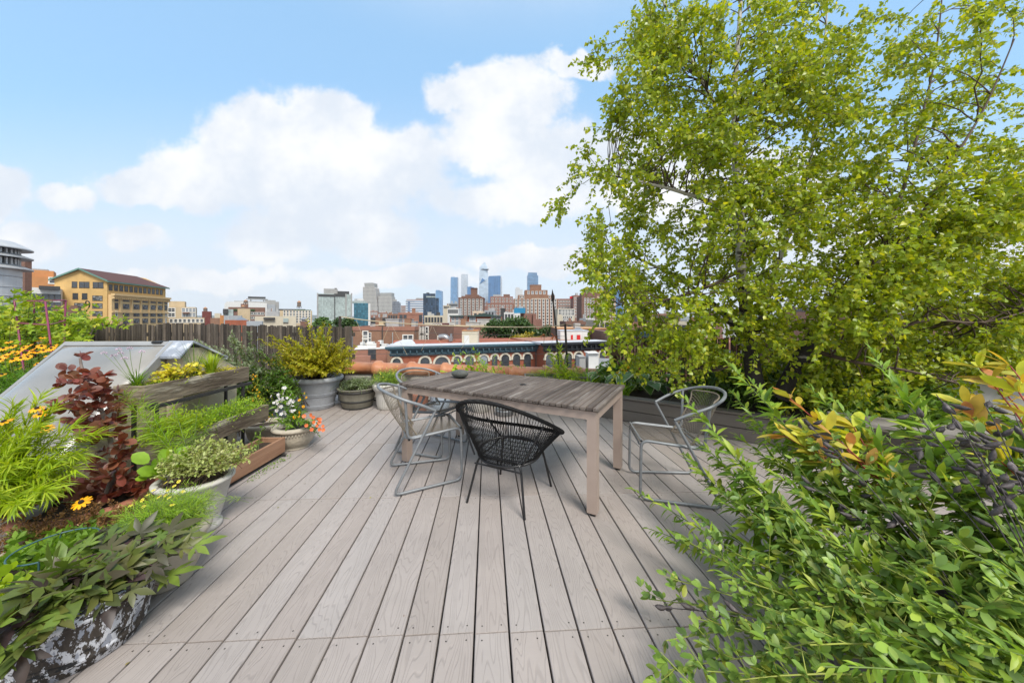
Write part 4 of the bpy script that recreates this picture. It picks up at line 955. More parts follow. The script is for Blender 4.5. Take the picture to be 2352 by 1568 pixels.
# ---- far skyline, west to north
g_std = gridmat('pale_green_glass', (.36,.38,.37), (.33,.40,.38), 1.9, 3.0, .10, .16, .3, .22)
s = Bld(OB, 'broad pale grey green glass slab building with a darker top floor above the left trees', 731, 808, 675, 560, 18, g_std)
m_conc = pm('grey_concrete', (.33,.325,.31), (.27,.265,.25), .2, .8)
s.part('edge_fin', 729.5, 732.5, 674, 760, m_conc, -1, 0); s.part('edge_fin', 768, 770, 674, 760, m_dkroof, -1, 0); s.part('edge_fin', 793, 796, 674, 760, m_conc, -1, 0); s.part('edge_fin', 806, 809, 672, 760, m_conc, -1, 0); s.part('top_band', 732.6, 767.8, 676.5, 681.5, m_dkroof, -.6, 0); s.part('top_band', 770.2, 792.8, 674.5, 681, m_dkroof, -.6, 0); s.part('penthouse', 744, 775, 663, 675, m_conc, 4, 14); s.part('penthouse_screen', 775.2, 802, 668, 674.8, m_dkroof, 2, 14); s.part('chimney', 768, 773, 661, 663, m_dkroof, 5, 9)
g_teal = gridmat('teal_glass', (.03,.09,.12), (.035,.13,.18), 2.2, 3.4, .12, .14, .12, .35)
s = Bld(OB, 'low dark teal glass office block with a white end wall beside the pale slab', 813, 846, 696, 480, 22, g_teal); s.part('end_wall', 845.7, 850.5, 697, 760, m_whitew, -1, 20); s.part('upper_floors', 808.5, 842, 691, 696, g_std, 4, 20); s.part('roof_plant', 814, 820, 686, 691, m_unit, 6, 12)
s = Bld(OB, 'white balconied block peeking over the teal glass office', 821, 835, 686, 700, 14, m_whitew); s.wins('light', 821, 835, 4, 689, 697, 2)
g_trav = gridmat('travertine_grid', (.48,.445,.40), (.10,.10,.11), 3.6, 4.0, .42, .36, .5, .3)
def tower(name, label, poly, Y, dep, mat, crown=None, cmat=None, bx=None):
    """poly: photo outline of the front face; extruded backward"""
    k = Y/F; xs = [p[0] for p in poly]; xc = (min(xs)+max(xs))/2; root = empty(name, ((xc-HX)*k, Y, GZ), label, 'skyscraper'); pts = [((x-xc)*k, HC-(y-HY)*k-GZ) for x, y in poly]
    MB().prism(pts, 1, 0, dep).build('shaft', mat, root, local=True)
    if crown: MB().prism([((x-xc)*k, HC-(y-HY)*k-GZ) for x, y in crown], 1, dep*.1, dep*.9).build('crown', cmat, root, local=True)
    return root, k, xc
tower('skyscraper', 'taller of two pale stone gridded towers, widening to one side below a flat grey crown', [(833,770),(868,770),(868,708),(862,662),(859,659),(833.5,659)], 1000, 30, g_trav, [(836.5,658.9),(859,658.9),(858.5,650),(854,649),(835.5,649.7)], m_conc)
tower('skyscraper', 'shorter of two pale stone gridded towers with its grid leaning to the side', [(873,770),(901,770),(901,700),(899.5,681),(868.5,681),(868.5,700)], 1000, 30, g_trav, [(872,680.9),(898.5,680.9),(898.5,672),(871.5,672.5)], m_conc)
g_loft = gridmat('grey_loft_grid', (.22,.235,.26), (.09,.11,.14), 3, 3.8, .3, .3, .4, .3)
s = Bld(OB, 'slate grey gridded loft block with a stepped roof beside the leaning tower', 901, 920, 695, 760, 20, g_loft); s.part('upper_block', 903, 917, 692, 695, g_loft, 3, 18); s.part('roof_plant', 902, 911, 687.5, 692, m_conc, 5, 16)
s = Bld(AB, 'small dusty pink apartment block between the grey loft and the striped white office', 921, 932, 702, 800, 20, m_pinkb); s.wins('light', 921, 932, 4, 704, 722, 5, sc=1.3)
g_strip = gridmat('white_striped_glass', (.60,.61,.62), (.13,.20,.30), 60, 4.2, .0, .52, .3, .3)
s = Bld(OB, 'wide office building with white and blue horizontal window bands', 932, 973, 689, 620, 25, g_strip); s.part('penthouse', 955, 972, 684, 689, m_conc, 4, 18); s.part('roof_edge', 934, 971, 687.6, 688.9, m_maroon, 1, 22); s.part('glass_bay', 937, 942, 691, 730, gridmat('bay', (.25,.30,.38), (.14,.20,.30), 2, 4, .1, .1), -1, 0)
g_navy = gridmat('navy_glass', (.025,.04,.06), (.03,.055,.095), 2.6, 3.6, .1, .1, .1, .45)
s = Bld(GT, 'dark navy glass tower with a lower step on one side', 972, 1000, 674, 540, 22, g_navy, cat='skyscraper'); s.part('lower_step', 1000.1, 1008, 684, 770, g_navy, 2, 20); s.part('podium', 1003, 1011, 717, 770, m_dkroof, -3, 1.9); s.part('pale_glass_band', 979, 999, 680, 683, g_std, -.4, 0); s.part('roof_rail', 979, 986, 671.5, 674, m_dkroof, 4, 12)  # one band of pale green glass set across the navy front
g_sky = gridmat('sky_blue_glass', (.20,.30,.42), (.13,.25,.42), 3, 4, .22, .12, .1, .25); g_sky2 = gridmat('deep_blue_glass', (.10,.19,.32), (.07,.17,.34), 3.2, 60, .3, .0, .1, .25); g_gry = gridmat('silver_glass', (.52,.55,.58), (.36,.40,.45), 3.4, 4, .35, .3, .25, .25)
tower(GT, 'slim blue glass tower rising just behind the navy tower', [(1000.5,770),(1014.5,770),(1014.5,668),(1008,668),(1008,666),(1002.5,666),(1000.5,668)], 1500, 30, g_sky)
tower(GT, 'first tall slender blue glass tower standing apart in the skyline', [(1033.8,770),(1051,770),(1050,636.5),(1044,637),(1044,635.8),(1035.5,636),(1035,638)], 2100, 45, g_sky)
tower(GT, 'slender silver white tower between the blue tower and the brown brick block', [(1059,770),(1073,770),(1073,629.5),(1059.2,629.5)], 2200, 38, g_gry)
tower(GT, 'small deep blue tower half hidden behind the brick stair tower', [(1073.2,770),(1089,770),(1089,660),(1084,659),(1082,657.5),(1077,658.5),(1073.2,658.5)], 2000, 38, g_sky2)
# faceted observation tower
def peak():
    Y = 2300; k = Y/F; xc = 1112; root = empty('observation_tower', ((xc-HX)*k, Y, GZ), 'tallest faceted glass skyscraper with pointed top and a jutting observation deck', 'skyscraper')
    q = lambda x, y, d: ((x-xc)*k, d, HC-(y-HY)*k-GZ)
    g_pk = gridmat('pale_faceted_glass', (.50,.57,.63), (.40,.49,.58), 60, 8.0, .0, .35, .12, .12)
    V = [q(1097,770,0), q(1126.5,770,0), q(1126.5,770,60), q(1097,770,60), q(1101.3,613,4), q(1119.5,613,4), q(1119.5,619,40), q(1101.5,619,40), q(1113.3,600.6,10)]
    mesh('shaft', V, [(0,1,5,4),(1,2,6,5),(2,3,7,6),(3,0,4,7),(4,5,8),(5,6,8),(6,7,8),(7,4,8),(3,2,1,0)], g_pk, root, local=True)
    V = [q(1101.8,652,-1), q(1107.5,638.5,-1), q(1114.5,644,-1), q(1107.5,648,-1)]; V2 = [(x, 3.9, z) for x, y, z in V]
    mesh('dark_facet', V+V2, [(0,1,2,3),(7,6,5,4),(0,4,5,1),(1,5,6,2),(2,6,7,3),(3,7,4,0)], g_sky2, root, local=True)
    V = [q(1106,617.4,2), q(1123.6,618.4,-12), q(1119,620.4,2), q(1104.5,619.6,2), q(1106,617.4,22), q(1122,618.4,22), q(1119,620.4,22), q(1104.5,619.6,22)]
    mesh('observation_deck', V, [(0,1,2,3),(7,6,5,4),(0,4,5,1),(1,5,6,2),(2,6,7,3),(3,7,4,0)], g_loft, root, local=True)
peak()
tower(GT, 'broad deep blue glass tower with ribbed front right of the pointed tower', [(1122.5,770),(1149.5,770),(1149.5,633),(1123,634),(1121.5,637),(1121.5,700)], 2150, 55, g_sky2); tower(GT, 'thin pale sliver tower against the flank of the ribbed blue tower', [(1149.7,770),(1153,770),(1153,640),(1151,633.5),(1149.7,633.5)], 2160, 50, g_gry)
tower(GT, 'blue glass tower with stepped crown above the big brown brick block', [(1210.8,770),(1236.3,770),(1236.3,633),(1233.8,632),(1233.5,626),(1213.2,625.8),(1213,632),(1211,633)], 1800, 50, gridmat('steel_blue_glass', (.17,.26,.38), (.14,.24,.38), 60, 4.5, .0, .25, .12, .2))
tower('skyscraper', 'small white gridded tower between the blue tower and the brick blocks', [(1183.5,770),(1200.5,770),(1200.5,664.5),(1194,664),(1193,660),(1184.5,660),(1183.5,664)], 1300, 30, gridmat('white_grid', (.62,.62,.61), (.30,.33,.37), 4, 4, .5, .45, .5, .2))
t_, k_, xc_ = tower('spired_skyscraper', 'faint pale art deco tower with a thin spire behind the birch leaves', [(1377,770),(1393,770),(1393,690),(1390,660),(1388,655),(1386.5,648),(1384,648),(1382,655),(1380,660),(1377,690)], 2400, 40, m_conc); MB().tube([((1385.3-xc_)*k_, 20, HC-(648-HY)*k_-GZ), ((1385.3-xc_)*k_, 20, HC-(626-HY)*k_-GZ)], 3, .4, 6).build('spire', m_conc, t_, local=True)
tower(GT, 'pale blue glass tower seen through the birch at the frame side', [(2285,790),(2325,790),(2325,625),(2285,618)], 1500, 40, g_sky); tower(GT, 'wide dim blue glass block seen through gaps in the birch', [(1400,770),(1432,770),(1432,663),(1400,660)], 1500, 40, g_sky2)
tower(GT, 'faint silver tower far behind the right side of the birch crown', [(2180,790),(2205,790),(2205,668),(2180,668)], 1700, 40, g_gry)
# ---- middle distance
s = Bld(AB, 'red brown brick apartment block with a square chimney tower on top', 1053, 1110, 684, 330, 20, m_brown2); s.part('setback', 1059, 1104, 679.5, 684, m_brown2, 2, 18); s.part('penthouse', 1067, 1098, 676, 679.4, m_brown2, 4, 16); s.part('stair_tower', 1079.5, 1094, 661, 676, m_brown2, 6, 12); s.part('tower_cap', 1079, 1094.5, 659.8, 660.9, m_brown2, 5.5, 12.5); s.wins('wide', 1055, 1110, 6, 686, 727, 7, sc=1.0); s.parapet(m_brown2, .5)
s = Bld(AB, 'long dusty red brick apartment block in front of the pointed tower', 1117, 1180, 696, 440, 20, m_pinkb); s.part('setback', 1126, 1178, 680.5, 696, m_pinkb, 3, 18); s.part('roof_plant', 1132, 1150, 676, 680.4, m_unit, 5, 12); s.part('dark_tank', 1156, 1171, 675, 680.4, m_brown2, 6, 14); s.wins('wide', 1119, 1178, 7, 698, 732, 5, sc=1.1); s.wins('wide', 1127, 1177, 6, 682, 695, 2, 2.9, 1.1)
s = Bld(AB, 'largest brown brick apartment block, stepped like a ziggurat to a square tower', 1179, 1281, 686, 250, 22, m_brown); s.part('second_tier', 1190, 1275, 677, 686, m_brown, 2, 20); s.part('third_tier', 1206, 1259, 665, 677, m_brown, 4, 18); s.part('top_tower', 1219, 1245, 653.5, 665, m_brown, 6, 14); s.part('tower_cap', 1218.5, 1245.5, 652, 653.4, m_brown, 5.8, 14.2); s.part('band', 1222, 1258, 685, 686.6, m_lime, -.2, 0); s.part('flagpole', 1226.5, 1227, 648, 652, m_dkroof, 8, 8.2)
s.wins('small', 1181, 1280, 11, 687.5, 752, 9, sc=1.15); s.wins('light', 1210, 1256, 5, 668, 676, 1, 3.9, 1.3); s.wins('small', 1193, 1205, 2, 679, 685, 1, 1.9); s.wins('small', 1260, 1273, 2, 679, 685, 1, 1.9)
s = Bld(AB, 'wide faded pink brick housing block behind the brown ziggurat', 1281, 1322, 686, 450, 20, m_pinkb); s.wins('wide', 1282, 1321, 6, 688, 716, 4, sc=1.25); s = Bld(AB, 'slightly taller faded pink brick block with a white tank on its roof', 1317, 1336, 678, 420, 20, m_pinkb); s.part('roof_tank', 1324, 1329, 672, 678, m_unit, 5, 9); s.part('red_hut', 1311, 1317, 680, 685, m_redd, 5, 9); s.wins('small', 1318, 1335, 4, 680, 730, 7, sc=1.2)
s = Bld(AB, 'dark brown brick tower block with rows of small white windows beside the cream one', 1336, 1371, 679, 290, 22, m_brown2); s.part('penthouse', 1342, 1371, 670, 679, m_brown2, 3, 20); s.wins('small', 1341, 1366, 4, 684, 740, 9, sc=1.0); s.part('roof_garden', 1347, 1372, 661, 669, pm('roof_shrubs', (.06,.10,.03), (.03,.06,.02), 3, 1), 4, 9)
s = Bld(AB, 'cream brick tower block half covered by the birch leaves', 1371, 1414, 680, 292, 22, m_tan); s.wins('small', 1373, 1412, 6, 683, 740, 8); s.part('penthouse', 1371.5, 1412, 668.5, 679.9, m_brown2, 3, 20); s.wins('wide', 1380, 1411, 4, 671, 678, 1, 2.9)
s = Bld(BB, 'low cream office block with a roof tree before the pink housing block', 1281, 1320, 709, 200, 16, m_creamw); s.wins('wide', 1284, 1318, 5, 711, 725, 2, sc=1.0); s = Bld(BB, 'small cream warehouse with a flat cornice left of the dark brown tower', 1290, 1315, 725.5, 170, 14, m_creamw); s.wins('small', 1293, 1314, 5, 728, 740, 2, sc=.9); s = Bld(BB, 'narrow cream blank wall next to the brown ziggurat', 1280, 1290, 722, 168, 14, m_creamw)
s = Bld(BB, 'blank brown brick gable wall with a tall chimney behind the green tree', 1195, 1228, 720, 118, 16, m_pinkb); s.part('chimney', 1224, 1232, 720.5, 762, m_pinkb, -.8, -.01); s = Bld(BB, 'sloping shouldered brown brick wall right of the tall chimney', 1228.5, 1246, 733, 119, 16, m_pinkb)
s = Bld('rooftop_house', 'small white rooftop room carrying a bright blue tarpaulin box', 1181, 1195, 719.2, 112, 8, m_whitew); s.part('blue_box', 1181, 1207, 707, 719, m_blue, .5, 7.5); s.part('water_tank', 1191, 1201, 703, 706.9, m_unit, 2, 6)
s = Bld(BB, 'red brick row with a dark green pedimented cornice and white lintels', 1034, 1151, 727, 150, 16, m_red)
MB().prism([(s.X(1034)-.2, s.Z(727)), (s.X(1151)+.2, s.Z(727)), (s.X(1151)+.2, s.Z(724.4)), (s.X(1136), s.Z(724.2)), (s.X(1112), s.Z(719)), (s.X(1088), s.Z(724.2)), (s.X(1034)-.2, s.Z(724.4))], 1, -.9, -.02).build('cornice', pm('green_cornice', (.035,.07,.06), rough=.6), s.r, local=True)
s.wins('light', 1036, 1064, 3, 729, 748, 2, sc=1.1); s.wins('light', 1078, 1092, 2, 729, 748, 2, sc=1.1); s.wins('light', 1128, 1150, 3, 729, 748, 2, sc=1.1); s.part('gap_wall', 1066, 1074, 725, 770, m_brown2, -1.0, -.03)
s = Bld(BB, 'plain orange red brick factory block with a few dark windows', 915, 971, 719.5, 150, 16, m_redp); s.wins('dark', 917, 935, 2, 724, 732, 1); s.wins('dark', 962, 970, 1, 724, 740, 2); s.parapet(m_redp, .3, .1); s.roofbits(5, 3)
s = Bld(BB, 'long low brown brick rooftop with a stout chimney beside the left trees', 812, 951, 752.5, 72, 14, m_brown, R(2)); s.part('chimney', 843, 854, 730.5, 752.4, m_brown, 5, 6.5); s.part('chimney', 855, 866, 738, 752.4, m_tan, 4, 5.2); s.wins('small', 835, 845, 1, 766, 790, 2, sc=.9); s.wins('slim', 845, 855, 1, 766, 790, 2, sc=.7); s.part('stone_band', 844, 872, 746.5, 748, m_lime, 3, 3.9); s.part('pipe', 902, 903.5, 763, 795, m_unit, -.4, -.2); s.part('pipe', 878.5, 880, 750, 795, m_dkroof, -.4, -.2); s.wins('small', 925, 948, 2, 764, 790, 1, sc=.9); s.parapet(m_redp, .25, .1); s.roofbits(11, 7)
s = Bld(BB, 'brown brick tenement with fire escapes and white framed windows', 951, 985, 749, 76, 14, m_brown2, R(-14)); s.wins('small', 953, 984, 4, 753, 785, 2, sc=.95); MB().box(-.5, 1.8, -.9, -.1, s.h-4, s.h-3.9).box(-.5, 1.8, -.9, -.1, s.h-7, s.h-6.9).box(-.5,-.42,-.9,-.82,s.h-7,s.h-3).box(1.7,1.78,-.9,-.82,s.h-7,s.h-3).build('fire_escape', m_dkroof, s.r, local=True)
s = Bld(BB, 'flat brown brick party wall behind the cream stair hut', 1017, 1156, 749, 92, 12, m_tan if False else m_pinkb); s.part('roof_edge', 1017, 1156, 747.8, 748.9, m_tan, -.1, 12.2); s.part('shaft', 1010, 1016.6, 757, 790, m_unit, 0, 2); s.roofbits(12, 5)
s = Bld(BB, 'dark red building with a maroon tree on the roof', 988, 1016, 743, 108, 12, m_maroon); s.wins('small', 990, 1014, 4, 745, 765, 2, sc=.8)
for (lab, x0, x1, yt, Y, m_) in (('low brick roofs packed between the teal glass office and the factory block', 851, 868, 715, 330, m_pinkb), ('white topped brick store below the leaning tower', 868, 890, 719, 300, m_pinkb), ('long dark shed roof under the pair of stone towers', 852, 890, 731, 200, m_dkroof), ('tan brick shop row beyond the factory block', 890, 914, 722, 240, m_brown),
     ('wide cream building with a pale roof before the navy tower', 975, 1018, 726, 190, m_creamw), ('white block below the slender blue tower', 1028, 1053, 709, 260, m_whitew), ('ivory gridded office at the foot of the slender blue tower', 1018, 1032, 702, 420, m_creamw), ('grey brick block tucked behind the white block', 1031, 1052, 697, 430, m_greyw), ('small white roof hut on the pedimented row', 1086, 1108, 716, 160, m_creamw), ('hazy pink blocks right of the pointed tower base', 1110, 1119, 697, 520, m_pinkb),
     ('low grey sheds below the dusty red block', 1113, 1136, 714, 210, m_greyw), ('dark roof tank house below the dusty red block', 1150, 1160, 709, 230, m_dkroof), ('pale roof clutter beside the blue tarpaulin', 1158, 1181, 719, 190, m_whitew), ('brown roofs beyond the white rooftop hut', 1300, 1345, 741, 110, m_brown2), ('peach stucco building at the foot of the dark brown tower', 1346, 1366, 733, 150, m_whitew), ('tan long building under the cream tower', 1366, 1432, 737, 120, m_creamw),
     ('brown brick terrace beyond the birch trunk', 1440, 1560, 722, 160, m_brown), ('cream block seen in the gap under the birch limb', 1540, 1640, 742, 110, m_creamw), ('pink brick block between the two birch trunks', 1600, 1720, 720, 210, m_pinkb), ('white low house behind the birch trunks', 1660, 1780, 752, 80, m_whitew), ('brown apartment block behind the leaning birch trunk', 1800, 1960, 705, 260, m_brown2), ('faint red brick row behind the right branches', 1960, 2120, 722, 190, m_redp), ('red brick school like block behind the right branches', 2120, 2290, 690, 240, m_pinkb), ('grey block at the frame edge behind the branches', 2290, 2420, 722, 170, m_greyw)):
    s = Bld(BB, lab, x0, x1, yt, Y, 14, m_); 
    if Y > 85 and m_ is not m_dkroof: s.wins('light' if m_ is m_pinkb else 'dark', x0+1, x1-1, max(2, int((x1-x0)/(600/Y*2.1))), yt+1200/Y/4, yt+1200/Y/4+5000/Y/2, 2, sc=.9)
    s.roofbits(int(x0), 3); s.parapet(m_, .4, .1)
# ---- near street: two brownstone rows with bracketed cornices
def row(label, x0, x1, y0, y1, Y0, Y1, mat, cmat, arches, dep=14, yb=31):
    """a facade from (x0, Y0) to (x1, Y1) in photo x and depth; roof height from y0"""
    a = np.array([(x0-HX)/F*Y0, Y0]); c = np.array([(x1-HX)/F*Y1, Y1]); L_ = np.linalg.norm(c-a); ag = math.atan2(c[1]-a[1], c[0]-a[0]); zr = HC-(y0-HY)/F*Y0
    root = empty('brownstone_row', (a[0], a[1], GZ), label, 'building'); root.rotation_euler.z = ag; H = zr-GZ
    MB().box(0, L_, 0, dep, 0, H-.05).build('wall', mat, root, local=True)
    b = MB(); b.box(-.9, L_+.5, -.95, -.35, H-0.246, H).box(-.8, L_+.42, -.80, -.30, H-0.396, H-0.247).box(-.55, L_+.25, -.60, -.002, H-0.546, H-0.397).box(-.3, L_+.1, -.28, -.003, H-0.986, H-0.546).box(-.4, L_+.15, -.40, -.002, H-1.126, H-0.986).box(-.3, L_+.1, -.25, -.001, H-1.320, H-1.127)
    n = int(L_/.82)
    for i in range(n+1): x = -.2+i*(L_+.3)/n; b.box(x-.08, x+.08, -.72, -.29, H-0.898, H-0.547)
    for i in range(n*3): x = -.2+i*(L_+.3)/(n*3); b.box(x-.05, x+.05, -.37, -.281, H-0.976, H-0.880)
    b.build('cornice', cmat, root, local=True)
    MB().box(-.7, L_+.3, -.34, 3.2, H-.27, H+.03).build('roof', m_roofw, root, local=True)
    dirv = np.array([math.cos(ag), math.sin(ag)])
    for (x, w_, h, kind) in arches:
        r_ = (x-HX)/F; t = (r_*a[1]-a[0])/(dirv[0]-r_*dirv[1]); zt = H-1.32-.30; rr = w_/2; zs = zt-rr*.95
        fr = MB(); nn = 12
        ring_o = [(t+(rr+.26)*math.cos(math.pi*i/nn), zs+(rr*.95+.26)*math.sin(math.pi*i/nn)) for i in range(nn+1)]; ring_i = [(t+rr*math.cos(math.pi*i/nn), zs+rr*.95*math.sin(math.pi*i/nn)) for i in range(nn+1)]
        ring_o = [(t+rr+.34, zs-.28), (t+rr+.34, zs-.02)]+ring_o+[(t-rr-.34, zs-.02), (t-rr-.34, zs-.28)]; ring_i = [(t+rr, zs-.28), (t+rr, zs-.02)]+ring_i+[(t-rr, zs-.02), (t-rr, zs-.28)]
        V = []; m = len(ring_o)
        for d in (-.16, .0):
            for p in ring_o: V.append((p[0], d, p[1]))
            for p in ring_i: V.append((p[0], d, p[1]))
        Fs = [];
        for i in range(m-1): Fs += [(i, i+1, m+i+1, m+i), (i+1, i, 2*m+i, 2*m+i+1), (m+i, m+i+1, 3*m+i+1, 3*m+i)]
        Fs += [(0, m, 3*m, 2*m), (m-1, 2*m-1, 4*m-1, 3*m-1)[::-1]]
        fr.add(V, Fs); wf = fr.build('window', m_lime, root, local=True)
        poly = [(t+rr, zs-h), (t-rr, zs-h)]+[(t-rr*math.cos(math.pi*i/nn), zs+rr*.95*math.sin(math.pi*i/nn)) for i in range(nn+1)]
        MB().prism(poly, 1, -.03, .03).build('pane', m_gl2 if kind == 2 else m_gl, wf, local=True)
        b = MB(); b.box(t-rr, t-rr+.09, -.07, -.031, zs-h, zs).box(t+rr-.09, t+rr, -.07, -.031, zs-h, zs).box(t-rr+.09, t+rr-.09, -.07, -.031, zs-h*.42-.04, zs-h*.42+.04)
        if kind == 1: b.box(t-.24, t-.16, -.08, -.032, zs-h, zs+.35).box(t+.16, t+.24, -.08, -.032, zs-h, zs+.35)
        b.build('frame', m_wfd, wf, local=True)
    return root, H, a, ag
r1, H1, a1, ag1 = row('red brick row with teal bracketed cornice and cream arched windows across the street', 901, 1229, 795.5, 0, 46, 52.5, m_red, m_tealc, [(911,1.05,1.9,0),(976,1.25,1.9,0),(1014.6,1.9,1.9,1),(1049.6,1.0,1.9,0),(1078,1.25,1.9,0),(1110.7,1.25,1.9,2),(1136,.85,1.9,0),(1160,1.25,1.9,0),(1186,1.15,1.9,0),(1211,1.15,1.9,0)])
# things on its roof
def onroof(x, y, Y, name, label, cat): return empty(name, P(x, y, Y), label, cat)
def pbox(b, x0, x1, yt, yb, Y, d): k = Y/F; return b.box((x0-HX)*k, (x1-HX)*k, Y, Y+d, HC-(yb-HY)*k, HC-(yt-HY)*k)
t = onroof(1079, 790, 52, 'stair_hut', 'cream rooftop stair hut with an orange cap and a white door', 'rooftop hut'); pbox(MB(), 1061, 1097, 760, 800, 52, 2.5).build('wall', m_creamw, t); pbox(MB(), 1060.6, 1097.5, 758.6, 759.9, 51.9, 2.7).build('cap', m_org, t); pbox(MB(), 1066, 1078, 770, 792, 51.94, .05).build('door', m_whitew, t); k = 53.5/F; MB().lathe([(.5,0),(.5,.25),(.15,.4),(.15,.55),(.45,.6),(.0,.8)], P(1079.5, 759, 53.2), 14).build('vent', m_galv, t)
sh = P(913, 792, 49); t = empty('skylight_hip', (sh[0], sh[1], sh[2]-.5), 'white hipped roof lantern at the near end of the teal corniced row', 'roof lantern'); k = 49/F
q = lambda x, y, Y: P(x, y, Y); MB().add([q(890,796,48), q(957,792.5,50), q(957,790,58), q(895,790,58), q(926,779.5,52), q(946,779.5,53)], [(0,1,5,4),(1,2,5),(2,3,4,5),(3,0,4),(3,2,1,0)]).build('hip', m_roofw, t)
t = onroof(1090, 786, 57, 'parapet_row', 'low orange brick parapet running behind the white roof', 'wall'); pbox(MB(), 950, 1060, 781, 792, 57, .4).build('wall', m_redp, t); pbox(MB(), 1098, 1240, 781, 792, 57, .4).build('wall', m_redp, t); pbox(MB(), 1016, 1045, 779, 791, 56, .4).build('pier', m_redp, t)
t = onroof(1012, 785, 58, 'duct', 'grey bent roof duct with a white hood beside the cream stair hut', 'duct'); MB().tube(catmull([P(1009,775,58),P(1020,774,58),P(1026,777,58),P(1028,784,58)],4), .55, sides=10).build('pipe', m_galv, t, smooth=True); pbox(MB(), 1004, 1010, 771, 781, 58, 1).build('hood', m_whitew, t)
t = onroof(1035, 780, 55, 'vent_stack', 'square metal vent stack between duct and stair hut', 'vent'); pbox(MB(), 1034, 1038, 766, 784, 55, .4).build('stack', m_galv, t); pbox(MB(), 1031, 1039, 773, 784, 54.5, .6).build('box', m_galv, t)
r2, H2, a2, ag2 = row('red brick row with black bracketed cornice and cream arched windows beyond the tiger lilies', 1252, 1393, 787, 0, 50, 54, m_red, m_blackc, [(1262,1.3,1.9,0),(1281.5,1.3,1.9,0),(1304,1.3,1.9,0),(1328,1.3,1.9,0),(1361,1.7,1.9,1),(1382.5,1.1,1.9,0)])
s = Bld('party_wall', 'bare brown brick party wall between the two corniced rows', 1229, 1250, 789, 52.6, 10, m_brown2, cat='wall')
t = onroof(1318, 783, 58, 'rooftop_house', 'white painted rooftop house with two bright red doors', 'rooftop hut'); pbox(MB(), 1287, 1352, 760, 792, 58, 4).build('wall', m_whitew, t); pbox(MB(), 1311.5, 1316, 769, 784, 57.94, .05).build('door', m_redd, t); pbox(MB(), 1325, 1333, 769, 784, 57.94, .05).build('door', m_redd, t); pbox(MB(), 1286.5, 1352.5, 758.8, 759.9, 57.9, 4.2).build('coping', m_roofw, t)
MB().add([P(1313,760,60),P(1341,760,60),P(1341,758,63),P(1313,758,63),P(1324,752.5,61),P(1333,752.5,61)], [(0,1,5,4),(1,2,5),(2,3,4,5),(3,0,4)]).build('roof_lantern', m_galv, t)
s = Bld(BB, 'brown brick building with orange coping behind the red door hut', 1281, 1409, 755.5, 66, 12, m_brown2); s.part('coping', 1280.5, 1409.5, 754, 755.4, m_org, -.1, 12.1); s.part('vent', 1325, 1338, 743, 754, m_unit, 2, 4)
s = Bld(BB, 'brown brick wall rising at the end of the black corniced row', 1395, 1412, 762, 55, 12, m_brown2)
s = Bld(BB, 'building edge with a blue grey metal cornice just above the bamboo screen', 1408, 1530, 775, 32, 8, m_brown2); s.part('cornice', 1405, 1532, 761, 775, m_tealc, -.5, -.01); s.part('cornice_lip', 1404, 1534, 760, 763, m_tealc, -.8, -.51)
s = Bld(BB, 'salmon painted brick building below the golden shrub', 815, 890, 802, 55, 4, m_redp); s.wins('dark', 847, 862, 1, 812, 826, 1, sc=.9); s.part('coping', 815, 891, 800.5, 801.9, m_whitew, -.1, 8); s.part('chimney', 864, 872, 787, 802, m_redp, 2, 3.2)
t = onroof(850, 800, 52, 'roof_clutter', 'jumble of white painted parapets and vents on the salmon roof', 'parapet')
for (x0, x1, yt, yb) in ((827,833,786,800),(842,856,785,800),(856,864,789,800),(872,888,790,800),(868,876,782,800)): pbox(MB(), x0, x1, yt, yb, 60, 1).build('block', m_whitew, t)
s = Bld(BB, 'low angled brick parapet just past the end of the bamboo fence', 789, 849, 818, 30, .5, m_redp, R(14))
t = onroof(1365, 830, 16, 'white_chimney', 'white painted chimney and sloping white parapet next door beyond the coping', 'chimney'); pbox(MB(), 1352, 1375, 812, 850, 17, .7).build('stack', m_whitew, t); pbox(MB(), 1350.5, 1376.5, 810.5, 811.9, 16.9, .9).build('cap', m_whitew, t); MB().add([P(1375,822,17.5),P(1408,823,17),P(1408,860,17),P(1375,860,17.5),P(1375,822,20),P(1410,823,20),P(1410,860,20),P(1375,860,20)], [(0,1,2,3),(4,5,1,0),(5,6,2,1),(7,6,5,4)]).build('slope', m_roofw, t)
t = onroof(1338, 830, 17, 'grey_chimney', 'grey block chimney beside the white painted one', 'chimney'); pbox(MB(), 1331, 1345, 820, 850, 17, .9).build('stack', m_conc, t); pbox(MB(), 1330.5, 1345.5, 819, 819.9, 16.95, 1).build('cap', m_conc, t)
for (lab, x0, x1, yt, Y, m_) in (('grey garage like building under the right birch branches', 2060, 2200, 800, 40, m_greyw), ('red shed wall among yellow vines at the frame edge', 2290, 2420, 812, 36, m_redp), ('long brick row with tree lined roof under the right branches', 2080, 2420, 768, 60, m_pinkb), ('white walled house seen through the lowest branches', 1900, 2060, 790, 44, m_whitew), ('brown house behind the bamboo screen', 1540, 1760, 790, 38, m_redp)):
    s = Bld(BB, lab, x0, x1, yt, Y, 10, m_); s.wins('light', x0+6, x1-6, max(3, int((x1-x0)/30)), yt+6, yt+30, 1, sc=.8); s.parapet(m_, .2, .1)
